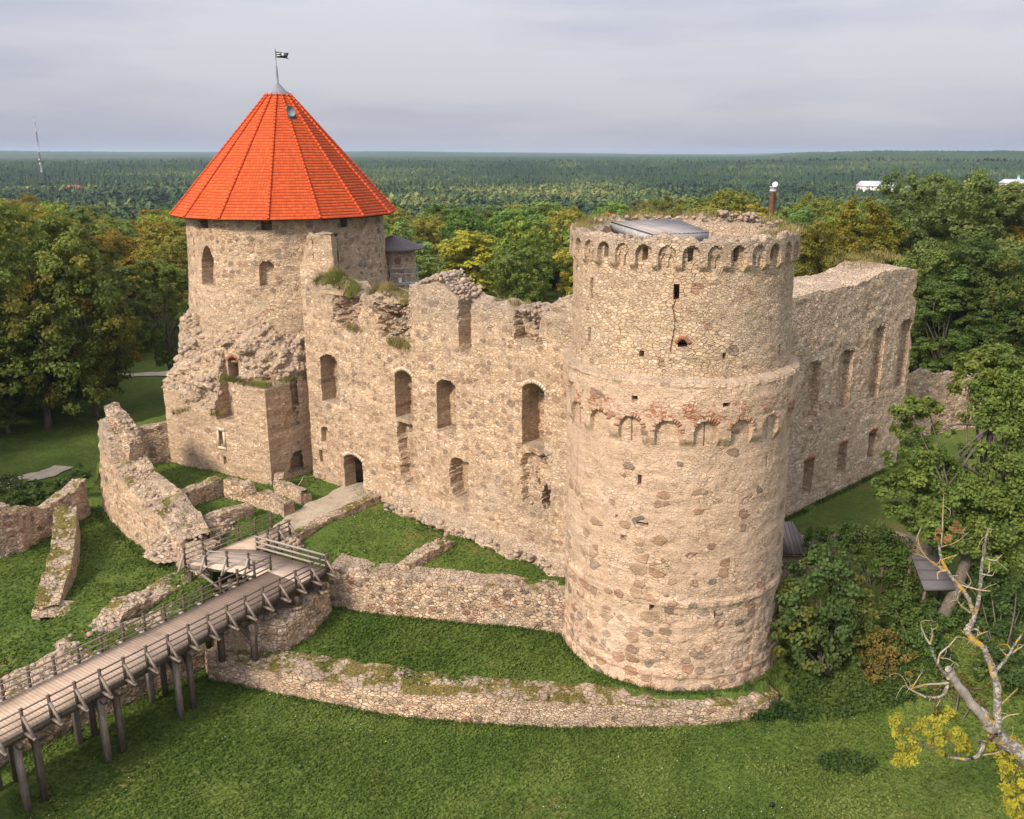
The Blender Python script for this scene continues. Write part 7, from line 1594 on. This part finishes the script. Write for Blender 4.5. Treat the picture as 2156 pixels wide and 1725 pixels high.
ch = thing('brick_chimney', (ccx, cY, cz), 'red brick chimney with white band and dish antenna rising behind the round tower', 'chimney'); cbz = (ccx, cY, cz); a20 = np.arange(20)*2*math.pi/20
mb = MB(); radial(mb, (ccx, cY), a20, [np.full(20, cr_*1.5), np.full(20, cr_*.92), np.full(20, cr_*1.05), np.full(20, cr_*1.05)], [np.full(20, q) for q in (cz, ct-1.6, ct-1.55, ct-1.4)]); mb.build('shaft', REDB, ch, base=cbz)
mb = MB(); radial(mb, (ccx, cY), a20, [np.full(20, cr_*.98), np.full(20, cr_*.98), np.full(20, cr_*1.1), np.full(20, cr_*1.1)], [np.full(20, q) for q in (ct-1.4, ct-.2, ct-.2, ct)]); mb.build('white_band', WW_, ch, base=cbz)
dc = np.array(ux((1632, 388), cY)); dd = np.array((-.35, -.8, .45)); dd /= np.linalg.norm(dd); e1 = np.cross(dd, (0, 0, 1)); e1 /= np.linalg.norm(e1); e2 = np.cross(e1, dd)
mb = MB(); V = []
for k, (r, o) in enumerate(((.03, -.28), (.5, -.2), (.85, 0.0), (.88, .02))): V += [dc+dd*o+r*(math.cos(a)*e1+math.sin(a)*e2) for a in a20]
mb.add(V, [(k*20+j, k*20+(j+1) % 20, (k+1)*20+(j+1) % 20, (k+1)*20+j) for k in range(3) for j in range(20)]); mb.build('dish', WHT, ch, base=cbz)
mb = MB(); mb.tube([(ccx, cY, ct-.05), dc-dd*.3], .1, 6); mb.tube([dc-dd*.2, dc+dd*.7], .05, 5); mb.build('dish_mount', STEEL, ch, base=cbz)
tY = 700.; tp = ux((2146, 368), tY); mb = MB(); mb.tube([(tp[0], tY, tp[2]-26), (tp[0], tY, tp[2]-3), (tp[0], tY, tp[2])], [1.6, 1.1, 1.15], 14)
tag(mb.build('metal_stack', simple_mat('turquoise_metal', (.38, .62, .60), (.44, .68, .66), 1, bstr=0), None, base=(tp[0], tY, tp[2]-26)), 'thin pale turquoise metal stack at the right frame edge near the horizon', 'smokestack')
FIELD = simple_mat('stubble_field', (.27, .24, .085), (.36, .31, .12), .05, bstr=0)
def field(p, rx, ry, Y):
    x, y, z = ux(p, Y); mb = MB(); n = 22; a = np.arange(n)*2*math.pi/n; r = 1+.25*vnoise(np.cos(a)*2, np.sin(a)*2, 0, 5); X = x+rx*np.cos(a)*r; Yy = Y+ry*np.sin(a)*r
    mb.add([(x, Y, float(terrain(np.array([x]), np.array([Y]))[0])+1.2)]+list(zip(X, Yy, terrain(X, Yy)+.9)), tris=[(0, 1+k, 1+(k+1) % n) for k in range(n)]); tag(mb.build('field', FIELD), kind='structure')
field((352, 414), 22, 60, 760.); field((340, 420), 14, 40, 700.); field((1150, 424), 40, 40, 720.)

# ================================================================== HAZE
hm_, nt = mat_new('haze_air'); v = nd(nt, 'ShaderNodeVolumePrincipled', None, Density=9.0e-5, Anisotropy=.25); v.inputs['Color'].default_value = (.70, .84, 1.0, 1)
o = nt.nodes.new('ShaderNodeOutputMaterial'); nt.links.new(v.outputs[0], o.inputs['Volume'])
mb = MB(); zlo, zhi = float(Z.min())-1.0, mtop+9.0; mb.box((0, 7350, (zlo+zhi)/2), (28600, 15900, zhi-zlo)); hz = mb.build('haze', hm_); tag(hz, kind='stuff'); hz.display_type = 'WIRE'
